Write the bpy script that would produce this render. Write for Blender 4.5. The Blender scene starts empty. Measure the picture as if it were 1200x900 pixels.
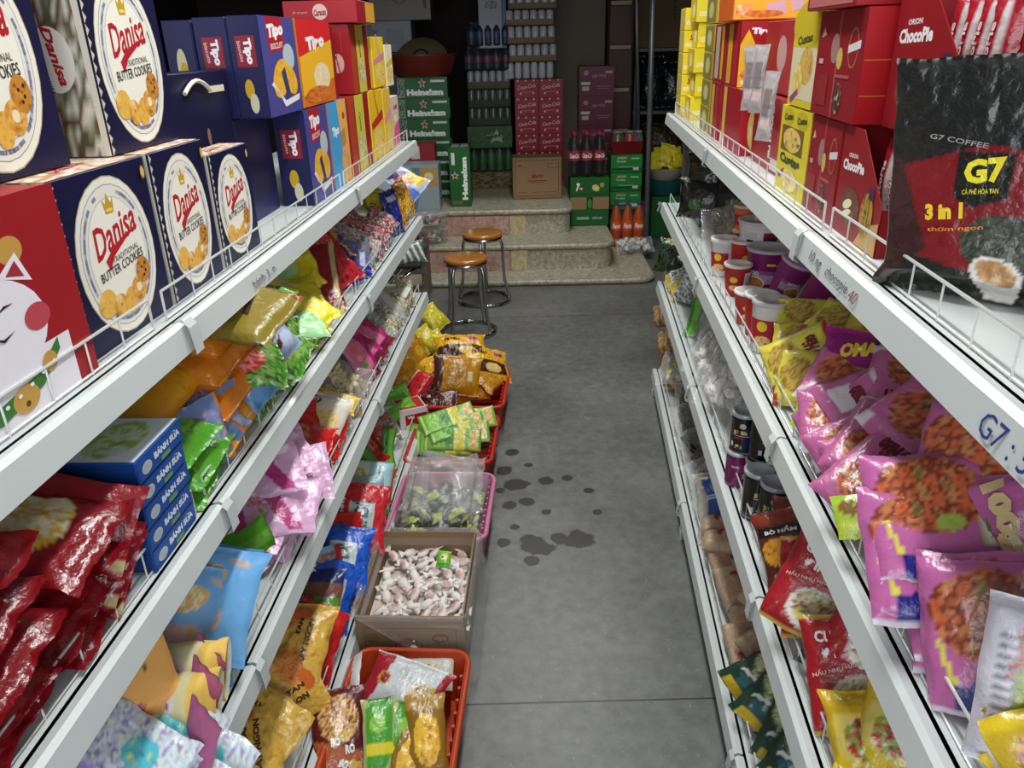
import bpy, bmesh, math, random
from math import sin, cos, pi, radians, sqrt, atan2
from mathutils import Vector, Matrix, noise
sc = bpy.context.scene
C = sc.collection
random.seed(7)
# ------------------------------------------------------------------ camera
H = 1.64
PITCH, ROLL, FPX = radians(24.0), radians(1.5), 900.0
cam = bpy.data.cameras.new('camera'); camo = bpy.data.objects.new('camera', cam); C.objects.link(camo)
fwd = Vector((0, cos(PITCH), -sin(PITCH))); rt = Vector((1, 0, 0)); up = rt.cross(fwd)
rt2 = rt * cos(ROLL) - up * sin(ROLL); up2 = up * cos(ROLL) + rt * sin(ROLL)
rt2 = Vector(rt2); up2 = Vector(up2)
camo.matrix_world = Matrix(((rt2.x, up2.x, -fwd.x, 0), (rt2.y, up2.y, -fwd.y, 0), (rt2.z, up2.z, -fwd.z, H), (0, 0, 0, 1)))
cam.sensor_width = 36.0; cam.lens = 36.0 * FPX / 1200.0; cam.clip_start = 0.02; cam.clip_end = 100
sc.camera = camo
# ------------------------------------------------------------------ exposure, world, lights
vs = sc.view_settings
vs.view_transform = 'Standard'; vs.look = 'None'; vs.gamma = 1.0; vs.use_curve_mapping = False
vs.exposure = 0.3
w = bpy.data.worlds.new('daylight'); sc.world = w; w.use_nodes = True
bg = w.node_tree.nodes['Background']; bg.inputs[0].default_value = (0.86, 0.93, 1.0, 1); bg.inputs[1].default_value = 1.1
def area(name, loc, rot, sx, sy, power, col):
    l = bpy.data.lights.new(name, 'AREA'); l.shape = 'RECTANGLE'; l.size = sx; l.size_y = sy; l.energy = power; l.color = col
    o = bpy.data.objects.new(name, l); C.objects.link(o); o.location = loc; o.rotation_euler = rot
    return o
# daylight through the open shop front behind the camera, and two ceiling tubes over the aisle
area('shopfront_daylight', (-0.5, -2.3, 1.75), (radians(82), 0, radians(4)), 3.6, 2.2, 78, (0.93, 0.97, 1.0))
area('tube_or_fill_light', (0.12, 1.5, 2.93), (0, 0, 0), 0.12, 1.5, 34, (0.97, 1.0, 0.97))
area('tube_or_fill_light', (0.25, 3.7, 2.93), (0, 0, 0), 0.12, 1.5, 22, (0.97, 1.0, 0.97))
area('tube_or_fill_light', (0.1, 5.1, 2.93), (0, 0, 0), 1.2, 0.12, 20, (1.0, 0.97, 0.92))  # fill lamp added to brighten the dim steps, not a known tube
# ------------------------------------------------------------------ helpers
def hx(s):
    s = s.lstrip('#')
    if len(s) == 3: s = ''.join(c * 2 for c in s)
    v = [int(s[i:i + 2], 16) / 255 for i in (0, 2, 4)]
    return tuple((c / 12.92 if c <= .04045 else ((c + .055) / 1.055) ** 2.4) for c in v)
def mixc(a, b, t): return tuple(a[i] * (1 - t) + b[i] * t for i in range(3))
def newmat(name):
    m = bpy.data.materials.new(name); m.use_nodes = True
    nt = m.node_tree; b = nt.nodes['Principled BSDF']
    return m, nt, b
def nd(nt, t, **k):
    n = nt.nodes.new(t)
    for a, v in k.items(): setattr(n, a, v)
    return n
def bump(nt, b, kind, scale, strength, dist=0.002, detail=3, stretch=None):
    tc = nd(nt, 'ShaderNodeTexCoord'); src = tc.outputs['Object']
    if stretch:
        mp = nd(nt, 'ShaderNodeMapping'); mp.inputs['Scale'].default_value = stretch
        nt.links.new(src, mp.inputs[0]); src = mp.outputs[0]
    if kind == 'voronoi':
        n = nd(nt, 'ShaderNodeTexVoronoi', feature='F1'); n.inputs['Scale'].default_value = scale; o = n.outputs['Distance']
    else:
        n = nd(nt, 'ShaderNodeTexNoise'); n.inputs['Scale'].default_value = scale; n.inputs['Detail'].default_value = detail; o = n.outputs[0]
        if kind == 'ridge':
            a = nd(nt, 'ShaderNodeMath', operation='SUBTRACT'); a.inputs[1].default_value = .5; nt.links.new(o, a.inputs[0])
            a2 = nd(nt, 'ShaderNodeMath', operation='ABSOLUTE'); nt.links.new(a.outputs[0], a2.inputs[0]); o = a2.outputs[0]
    nt.links.new(src, n.inputs['Vector'])
    bp = nd(nt, 'ShaderNodeBump'); bp.inputs['Strength'].default_value = strength; bp.inputs['Distance'].default_value = dist
    nt.links.new(o, bp.inputs['Height']); nt.links.new(bp.outputs[0], b.inputs['Normal'])
MATS = {}
def attrmat(name, rough, spec=.5, coat=0, metal=0, bm=None):
    m, nt, b = newmat(name)
    a = nd(nt, 'ShaderNodeAttribute', attribute_name='Col')
    nt.links.new(a.outputs['Color'], b.inputs['Base Color'])
    b.inputs['Roughness'].default_value = rough; b.inputs['Specular IOR Level'].default_value = spec
    b.inputs['Coat Weight'].default_value = coat; b.inputs['Coat Roughness'].default_value = .12; b.inputs['Metallic'].default_value = metal
    if bm: bump(nt, b, *bm)
    MATS[name] = m
    return m
attrmat('foil', .27, .6, .15, 0, ('ridge', 34, .75, .007, 4))
attrmat('metal_foil', .24, .6, .3, .35, ('ridge', 30, .6, .006, 2))
attrmat('soft_film', .42, .4, 0, 0, ('ridge', 26, .5, .006, 3))
attrmat('carton', .4, .25, 0, 0, ('noise', 6, .05, .002))
attrmat('matte', .7, .25, 0, 0, ('noise', 40, .12, .001))
attrmat('plastic', .38, .35)
attrmat('tin', .25, .6, .3)
def solid(name, col, rough=.5, metal=0, spec=.5, bm=None, coat=0, var=0, vscale=8):
    m, nt, b = newmat(name); c = hx(col)
    b.inputs['Base Color'].default_value = (*c, 1); b.inputs['Roughness'].default_value = rough
    b.inputs['Metallic'].default_value = metal; b.inputs['Specular IOR Level'].default_value = spec; b.inputs['Coat Weight'].default_value = coat
    if var:
        tc = nd(nt, 'ShaderNodeTexCoord'); n = nd(nt, 'ShaderNodeTexNoise'); n.inputs['Scale'].default_value = vscale; n.inputs['Detail'].default_value = 6
        nt.links.new(tc.outputs['Object'], n.inputs['Vector'])
        mx = nd(nt, 'ShaderNodeMix', data_type='RGBA'); mx.inputs[6].default_value = (*[x * (1 - var) for x in c], 1); mx.inputs[7].default_value = (*[min(1, x * (1 + var)) for x in c], 1)
        nt.links.new(n.outputs[0], mx.inputs[0]); nt.links.new(mx.outputs[2], b.inputs['Base Color'])
    if bm: bump(nt, b, *bm)
    MATS[name] = m
    return m
solid('white_steel', 'ccd2d2', .32, 0, .5, ('noise', 30, .05, .001), .1, .05, 5)
solid('wire', 'd8dad8', .3, .3)
solid('clip', 'c9ced0', .15, 0, .6)
solid('chrome', 'c8c8c8', .16, 1)
solid('galvanised', '7d7f80', .4, .6, .5, None, 0, .25, 10)
solid('rubber', '222222', .6)
solid('kraft', '8d7357', .75, 0, .2, ('noise', 60, .1, .001), 0, .12, 6)
solid('stool_wood', 'b5702e', .22, 0, .6, None, .6, .25, 4)
solid('black_box', '141416', .5)
solid('wicker', '8f7c58', .8, 0, .2, ('noise', 90, .3, .003), 0, .3, 12)
def clearmat(name, tint, alpha, rough=.08, bm=('ridge', 22, .9, .01, 3), edge=.4):
    m, nt, b = newmat(name)
    b.inputs['Base Color'].default_value = (*hx(tint), 1); b.inputs['Roughness'].default_value = rough; b.inputs['Specular IOR Level'].default_value = 1.0
    b.inputs['Coat Weight'].default_value = 1.0; b.inputs['Coat Roughness'].default_value = .05
    bump(nt, b, *bm)
    tr = nd(nt, 'ShaderNodeBsdfTransparent'); mx = nd(nt, 'ShaderNodeMixShader')
    lw = nd(nt, 'ShaderNodeLayerWeight'); lw.inputs['Blend'].default_value = .35
    mt = nd(nt, 'ShaderNodeMath', operation='MULTIPLY_ADD'); mt.inputs[1].default_value = edge; mt.inputs[2].default_value = alpha
    nt.links.new(lw.outputs['Facing'], mt.inputs[0]); nt.links.new(mt.outputs[0], mx.inputs[0])
    nt.links.new(tr.outputs[0], mx.inputs[1]); nt.links.new(b.outputs[0], mx.inputs[2])
    nt.links.new(mx.outputs[0], nt.nodes['Material Output'].inputs[0])
    MATS[name] = m
    return m
clearmat('clear_film', 'e8eaea', .07)
clearmat('milky_film', 'dcdcd8', .45)
clearmat('shrink_wrap', 'c8ccd0', .02, edge=.15)
clearmat('clear_plastic', 'd8dcd8', .1, .05, ('noise', 5, .05, .001))

class MB:
    """collects geometry with a colour per corner and a material per face"""
    def __init__(s): s.v = []; s.f = []; s.c = []; s.m = []; s.mats = []
    def mi(s, m):
        if m not in s.mats: s.mats.append(m)
        return s.mats.index(m)
    def add(s, vs, fs, col, mat, T=None, cols=None):
        n = len(s.v); k = s.mi(mat)
        s.v += [tuple(T @ Vector(p)) if T is not None else tuple(p) for p in vs]
        for f in fs:
            s.f.append([n + i for i in f]); s.m.append(k)
            s.c.append([cols[i] for i in f] if cols is not None else [col] * len(f))
    def box(s, lo, hi, col, mat, T=None, bev=0):
        x0, y0, z0 = lo; x1, y1, z1 = hi
        if bev <= 0:
            v = [(x0, y0, z0), (x1, y0, z0), (x1, y1, z0), (x0, y1, z0), (x0, y0, z1), (x1, y0, z1), (x1, y1, z1), (x0, y1, z1)]
            f = [(0, 3, 2, 1), (4, 5, 6, 7), (0, 1, 5, 4), (1, 2, 6, 5), (2, 3, 7, 6), (3, 0, 4, 7)]
        else:
            b = bev; v = []; f = []
            X = (x0, x1); Y = (y0, y1); Z = (z0, z1)
            idx = {}
            for i in (0, 1):
                for j in (0, 1):
                    for k in (0, 1):
                        sx, sy, sz = (1 - 2 * i) * b, (1 - 2 * j) * b, (1 - 2 * k) * b
                        idx[i, j, k] = len(v)
                        v += [(X[i], Y[j] + sy, Z[k] + sz), (X[i] + sx, Y[j], Z[k] + sz), (X[i] + sx, Y[j] + sy, Z[k])]
            g = lambda i, j, k, a: idx[i, j, k] + a
            f += [(g(0,0,0,0), g(0,0,1,0), g(0,1,1,0), g(0,1,0,0)), (g(1,0,0,0), g(1,1,0,0), g(1,1,1,0), g(1,0,1,0)),
                  (g(0,0,0,1), g(1,0,0,1), g(1,0,1,1), g(0,0,1,1)), (g(0,1,0,1), g(0,1,1,1), g(1,1,1,1), g(1,1,0,1)),
                  (g(0,0,0,2), g(0,1,0,2), g(1,1,0,2), g(1,0,0,2)), (g(0,0,1,2), g(1,0,1,2), g(1,1,1,2), g(0,1,1,2))]
            for i in (0, 1):
                for j in (0, 1): f.append((g(i,j,0,0), g(i,j,1,0), g(i,j,1,1), g(i,j,0,1)))
                for k in (0, 1): f.append((g(i,0,k,0), g(i,1,k,0), g(i,1,k,2), g(i,0,k,2)))
            for j in (0, 1):
                for k in (0, 1): f.append((g(0,j,k,1), g(1,j,k,1), g(1,j,k,2), g(0,j,k,2)))
            for i in (0, 1):
                for j in (0, 1):
                    for k in (0, 1): f.append((g(i,j,k,0), g(i,j,k,1), g(i,j,k,2)))
        s.add(v, f, col, mat, T)
    def tube(s, pts, r, col, mat, n=8, closed=False, T=None, caps=True):
        pts = [Vector(p) for p in pts]; N = len(pts); vs = []; fs = []
        rr = r if isinstance(r, (list, tuple)) else [r] * N
        prev = None
        for i, p in enumerate(pts):
            if closed: t = pts[(i + 1) % N] - pts[i - 1]
            else: t = pts[min(i + 1, N - 1)] - pts[max(i - 1, 0)]
            if t.length < 1e-9: t = Vector((0, 0, 1))
            t.normalize()
            if prev is None: a = t.orthogonal().normalized()
            else:
                a = prev - t * prev.dot(t)
                a = a.normalized() if a.length > 1e-6 else t.orthogonal().normalized()
            prev = a; b = t.cross(a)
            for k in range(n):
                an = 2 * pi * k / n; vs.append(p + (a * cos(an) + b * sin(an)) * rr[i])
        for i in range(N if closed else N - 1):
            j = (i + 1) % N
            for k in range(n): fs.append((i * n + k, i * n + (k + 1) % n, j * n + (k + 1) % n, j * n + k))
        if not closed and caps: fs += [tuple(range(n))[::-1], tuple((N - 1) * n + k for k in range(n))]
        s.add(vs, fs, col, mat, T)
    def lathe(s, prof, col, mat, n=24, T=None, cols=None, capb=True, capt=True):
        vs = []; fs = []; cl = []
        for i, (r, z) in enumerate(prof):
            for k in range(n): vs.append((r * cos(2 * pi * k / n), r * sin(2 * pi * k / n), z)); cl.append(cols[i] if cols else col)
        for i in range(len(prof) - 1):
            for k in range(n): fs.append((i * n + k, i * n + (k + 1) % n, (i + 1) * n + (k + 1) % n, (i + 1) * n + k))
        if capb: fs.append(tuple(range(n))[::-1])
        if capt: fs.append(tuple((len(prof) - 1) * n + k for k in range(n)))
        s.add(vs, fs, col, mat, T, cl)
    def mesh(s, name, smooth=False):
        me = bpy.data.meshes.new(name); me.from_pydata(s.v, [], s.f)
        ca = me.color_attributes.new('Col', 'FLOAT_COLOR', 'CORNER')
        flat = []
        for c in s.c:
            for q in c: flat += [q[0], q[1], q[2], 1.0]
        ca.data.foreach_set('color', flat)
        for m in s.mats: me.materials.append(MATS[m])
        me.polygons.foreach_set('material_index', s.m)
        if smooth: me.polygons.foreach_set('use_smooth', [True] * len(me.polygons))
        me.update()
        return me
    def build(s, name, parent=None, smooth=False, M=None):
        o = bpy.data.objects.new(name, s.mesh(name, smooth)); C.objects.link(o)
        if parent: o.parent = parent
        if M is not None: o.matrix_local = M if parent else M
        if M is not None and not parent: o.matrix_world = M
        return o
def tag(o, label=None, cat=None, group=None, kind=None):
    if label: o['label'] = label
    if cat: o['category'] = cat
    if group: o['group'] = group
    if kind: o['kind'] = kind
    return o
def empty(name, M, label=None, cat=None, group=None):
    o = bpy.data.objects.new(name, None); C.objects.link(o); o.empty_display_size = .05
    o.matrix_world = M
    return tag(o, label, cat, group)
def copy_tree(o, parent=None):
    c = o.copy(); C.objects.link(c)
    if parent: c.parent = parent; c.matrix_local = o.matrix_local.copy()
    for ch in [x for x in bpy.data.objects if x.parent == o]: copy_tree(ch, c)
    return c
def struct(o): o['kind'] = 'structure'; return o

# ---- a sight line turned into a point on a plane of the place
def ray(x, y): return rt2 * ((x - 600) / FPX) - up2 * ((y - 450) / FPX) + fwd
def at(x, y, Y=None, Z=None, X=None):
    q = ray(x, y); t = (Z - H) / q.z if Z is not None else (Y / q.y if Y is not None else X / q.x)
    return Vector((0, 0, H)) + q * t
class Rack:
    """local frame: s towards the viewer along the aisle, u deeper into the shelf, z up"""
    def __init__(r, x0, y0, yaw, side, tiers):
        y = radians(yaw); r.o = Vector((x0, y0, 0)); r.ds = -Vector((sin(y), cos(y), 0)); r.du = Vector((cos(y), -sin(y), 0)) * side
        r.side = side; r.z = tiers
    def p(r, s, u, z): return r.o + r.ds * s + r.du * u + Vector((0, 0, z))
    def d(r, v): return r.ds * v[0] + r.du * v[1] + Vector((0, 0, v[2]))
    def inv(r, P): q = P - r.o; return Vector((q.dot(r.ds), q.dot(r.du), P.z))
    def on(r, x, y, z): return at(x, y, Z=z)
    def onu(r, x, y, u):
        q = ray(x, y); c = Vector((0, 0, H)); t = (u - (c - r.o).dot(r.du)) / q.dot(r.du); return c + q * t
    def M(r, P, n, upv):
        """matrix at P: local z = n, local y ~ up, both given in rack directions"""
        z = r.d(n).normalized(); y = r.d(upv); y = (y - z * y.dot(z)).normalized(); x = y.cross(z)
        return Matrix(((x.x, y.x, z.x, P.x), (x.y, y.y, z.y, P.y), (x.z, y.z, z.z, P.z), (0, 0, 0, 1)))
RL = Rack(-.379, 3.35, 2.66, -1, {1: 1.272, 2: .957, 3: .612, 4: .14})
RR = Rack(.705, 3.50, 5.44, 1, {1: 1.342, 2: .958, 3: .590, 4: .142})
# ---- lettering
TXT = {}
def glyphs(text, bold=0.0, shear=0.0):
    k = (text, bold, shear)
    if k not in TXT:
        cu = bpy.data.curves.new('t', 'FONT'); cu.body = text; cu.offset = bold; cu.shear = shear; cu.resolution_u = 2; cu.align_x = 'CENTER'
        o = bpy.data.objects.new('t', cu); C.objects.link(o)
        dg = bpy.context.evaluated_depsgraph_get(); me = bpy.data.meshes.new_from_object(o.evaluated_get(dg))
        vs = [tuple(v.co) for v in me.vertices]; fs = [tuple(p.vertices) for p in me.polygons]
        bpy.data.objects.remove(o); bpy.data.curves.remove(cu); bpy.data.meshes.remove(me)
        xs = [v[0] for v in vs] or [0, 1]; ys = [v[1] for v in vs] or [0, 1]
        a, b, c, d = min(xs), max(xs), min(ys), max(ys)
        vs = [((v[0] - a) / max(b - a, 1e-6) - .5, (v[1] - c) / max(d - c, 1e-6) - .5) for v in vs]
        TXT[k] = (vs, fs)
    return TXT[k]
def rot2(x, y, a): return x * cos(a) - y * sin(a), x * sin(a) + y * cos(a)
# ops, in units of the half width / half height of a face:
#  ('r',cx,cy,hw,hh,col[,deg])  ('e',cx,cy,rx,ry,col[,deg])  ('n',cx,cy,rx,ry,[cols],scale[,deg])  ('t',text,cx,cy,w,h,col[,deg,bold,shear])  ('p',[(x,y)..],col)
def hc(c): return hx(c) if isinstance(c, str) else c
def noisecol(cols, x, y, sc_, seed=0):
    v = noise.noise(Vector((x * sc_ + seed * 7.1, y * sc_ - seed * 3.3, seed))) * .5 + .5
    v2 = noise.noise(Vector((x * sc_ * 2.3 + 9, y * sc_ * 2.3, seed + 4))) * .5 + .5
    t = min(.999, max(0, (v * .65 + v2 * .35 - .25) * 2)) * (len(cols) - 1)
    i = int(t); return mixc(cols[i], cols[i + 1], min(1, max(0, (t - i - .3) * 2.5)))
def draw(mb, ops, fn, W, Hh, mat, off=.0003, curved=False, texts_only=False):
    """fn(x,y,lift)->point, x,y in -1..1"""
    a = W / 2; b = Hh / 2
    li = 0
    for oi, op in enumerate(ops):
        if not (oi and op[0] == 'r' and ops[oi - 1][0] == 'r' and op[3] < .03): li += 1
        lift = off * (1 + li * .3); k = op[0]
        if texts_only and k != 't': continue
        if k == 't':
            _, text, cx, cy, w_, h_, col = op[:7]; deg = op[7] if len(op) > 7 else 0; bold = op[8] if len(op) > 8 else .02; sh = op[9] if len(op) > 9 else 0
            vs, fs = glyphs(text, bold, sh); out = []
            for (x, y) in vs:
                # sizes along the text's own axes, in half widths / heights
                ver = abs(sin(radians(deg))) > .7
                X = x * w_ * (b if ver else a); Y = y * h_ * (a if ver else b)
                X, Y = rot2(X, Y, radians(deg)); out.append(fn(cx + X / a, cy + Y / b, lift))
            mb.add(out, fs, hc(col), mat)
        elif k == 'p':
            pts = op[1]; mb.add([fn(x, y, lift) for x, y in pts], [tuple(range(len(pts)))], hc(op[2]), mat)
        elif k in 'renm':
            cx, cy, rx, ry = op[1:5]; deg = 0
            if k in 'nm': cols = [hc(c) for c in op[5]]; sc_ = op[6]; deg = op[7] if len(op) > 7 else 0
            else: col = hc(op[5]); deg = op[6] if len(op) > 6 else 0
            def P(x, y):
                X, Y = rot2(x * rx * a, y * ry * b, radians(deg)); return cx + X / a, cy + Y / b
            if k in 'rm':
                g = 16 if (k == 'm' or curved) else 1
                vs = [fn(*P(-1 + 2 * i / g, -1 + 2 * j / g), lift) for j in range(g + 1) for i in range(g + 1)]
                cl = [noisecol(cols, (-1 + 2 * i / g) * rx * a * 100, (-1 + 2 * j / g) * ry * b * 100, sc_ / 6, li) for j in range(g + 1) for i in range(g + 1)] if k == 'm' else None
                mb.add(vs, [(j * (g + 1) + i, j * (g + 1) + i + 1, (j + 1) * (g + 1) + i + 1, (j + 1) * (g + 1) + i) for j in range(g) for i in range(g)], None if cl else col, mat, None, cl)
            else:
                n = 28; rings = 6 if (k == 'n' or curved) else 1
                q = [(0, 0)] + [(cos(2 * pi * t / n) * r / rings, sin(2 * pi * t / n) * r / rings) for r in range(1, rings + 1) for t in range(n)]
                pp = [P(*z) for z in q]
                fs = [(0, 1 + t, 1 + (t + 1) % n) for t in range(n)]
                for r in range(rings - 1):
                    for t in range(n): fs.append((1 + r * n + t, 1 + (r + 1) * n + t, 1 + (r + 1) * n + (t + 1) % n, 1 + r * n + (t + 1) % n))
                cl = [noisecol(cols, z[0] * rx * a * 100, z[1] * ry * b * 100, sc_ / 6, li) for z in q] if k == 'n' else None
                mb.add([fn(x, y, lift) for x, y in pp], fs, None if cl else col, mat, None, cl)
def opcol(ops, x, y, base, a, b):
    c = base
    for li, op in enumerate(ops):
        k = op[0]
        if k in 'renm':
            cx, cy, rx, ry = op[1:5]
            deg = (op[7] if len(op) > 7 else 0) if k in 'nm' else (op[6] if len(op) > 6 else 0)
            X, Y = rot2((x - cx) * a, (y - cy) * b, -radians(deg)); X /= rx * a; Y /= ry * b
            ins = (abs(X) <= 1 and abs(Y) <= 1) if k in 'rm' else X * X + Y * Y <= 1
            if ins: c = noisecol([hc(q) for q in op[5]], X * rx * a * 100, Y * ry * b * 100, op[6] / 6, li) if k in 'nm' else hc(op[5])
        elif k == 'p':
            pts = op[1]; ins = False; j = len(pts) - 1
            for i in range(len(pts)):
                if (pts[i][1] > y) != (pts[j][1] > y) and x < (pts[j][0] - pts[i][0]) * (y - pts[i][1]) / (pts[j][1] - pts[i][1]) + pts[i][0]: ins = not ins
                j = i
            if ins: c = hc(op[2])
    return c
# ---- cartons: width x (X), height y (Z up), depth d (Y, front is -Y); origin at the bottom centre
def carton(mb, W, D, Ht, base, faces={}, mat='carton', z0=0, bev=.0012, bulge=0):
    mb.box((-W / 2, -D / 2, z0), (W / 2, D / 2, z0 + Ht), hc(base), mat, None, bev)
    fr = {'front': (W, Ht, lambda x, y, l: (x * W / 2, -D / 2 - l, z0 + Ht / 2 + y * Ht / 2)),
          'back': (W, Ht, lambda x, y, l: (-x * W / 2, D / 2 + l, z0 + Ht / 2 + y * Ht / 2)),
          'right': (D, Ht, lambda x, y, l: (W / 2 + l, x * D / 2, z0 + Ht / 2 + y * Ht / 2)),
          'left': (D, Ht, lambda x, y, l: (-W / 2 - l, -x * D / 2, z0 + Ht / 2 + y * Ht / 2)),
          'top': (W, D, lambda x, y, l: (x * W / 2, y * D / 2, z0 + Ht + l))}
    for k, ops in faces.items():
        a, b, fn = fr[k]; draw(mb, ops, fn, a, b, mat)
# ---- film packets: width along X, height along Y, front +Z, origin at the centre
def pouch_fn(W, Hh, T, kind, seed, bend=0, crum=1.0, twist=0, fin=.07, bendx=0):
    ex = {'pillow': 2.0, 'block': 5.0, 'stand': 2.0, 'flat': 2.5}[kind]
    a = W / 2; b = Hh / 2
    def fn(x, y, lift=0, side=1):
        yy = max(-1, min(1, y / (1 - fin)))
        if kind == 'stand': pr = max(0, min(1, (1 - yy) / 1.9)) ** .6 * (1 if yy > -.8 else max(0.25, (yy + 1) / .2))
        elif kind == 'block': pr = max(0, 1 - abs(yy) ** 8) ** .5
        else: pr = max(0, 1 - abs(yy) ** 2.6) ** .75
        th = T / 2 * pr * max(0, 1 - abs(x) ** ex) ** (.5 if kind != 'block' else .4)
        th += .0007 * (1 - x * x)
        X = x * a * (1 - .10 * pr * (0 if kind == 'block' else 1)); Y = y * b
        if abs(y) > 1 - fin: Z0 = .0012 * sin(x * 60)
        else: Z0 = 0
        n1 = noise.noise(Vector((X * 22 + seed * 3.7, Y * 22, seed * 1.3))); n2 = noise.noise(Vector((X * 60 + seed, Y * 40, seed * 2.1)))
        edge = .35 + .65 * max(abs(x), abs(y))
        w_ = crum * (n1 * .0045 + (abs(n2) - .2) * .0035) * edge * min(1, T / .03 + .35)
        X += crum * .0032 * noise.noise(Vector((Y * 25, seed, 3.3))) * abs(x); Y += crum * .0032 * noise.noise(Vector((X * 25, seed, 7.7))) * abs(y)
        Z = Z0 + side * (th + lift) + w_ * .9 + bend * (y * y) * b + bendx * (x * x) * a + twist * x * y * b
        return (X, Y, Z)
    return fn
def pouch_mb(W, Hh, T, base, ops=(), kind='pillow', seed=1, mat='foil', bend=0, crum=1.0, twist=0, fin=.07, back=None, bops=(), cell=.005, clear=False, bendx=0):
    mb = MB(); fn = pouch_fn(W, Hh, T, kind, seed, bend, crum, twist, fin, bendx)
    nx = max(8, min(80, int(W / cell))); ny = max(8, min(84, int(Hh / cell)))
    base = hc(base); back = hc(back) if back else base
    for side, bc, oo in ((1, base, ops), (-1, back, bops)):
        vs = []; cl = []
        for j in range(ny + 1):
            for i in range(nx + 1):
                x = -1 + 2 * i / nx; y = -1 + 2 * j / ny
                vs.append(fn(x, y, 0.0, side) if 0 < i < nx else fn(x, y, 0, 1)); cl.append(opcol(oo, x * (1 if side > 0 else -1), y, bc, W / 2, Hh / 2))
        fs = [(j * (nx + 1) + i, j * (nx + 1) + i + 1, (j + 1) * (nx + 1) + i + 1, (j + 1) * (nx + 1) + i) for j in range(ny) for i in range(nx)]
        if side < 0: fs = [f[::-1] for f in fs]
        mb.add(vs, fs, None, mat, None, cl)
    draw(mb, list(ops), lambda x, y, l: fn(x, y, l, 1), W, Hh, mat, off=.0012, texts_only=True)
    if bops: draw(mb, list(bops), lambda x, y, l: fn(-x, y, l, -1), W, Hh, mat, off=.0012, texts_only=True)
    return mb
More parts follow.
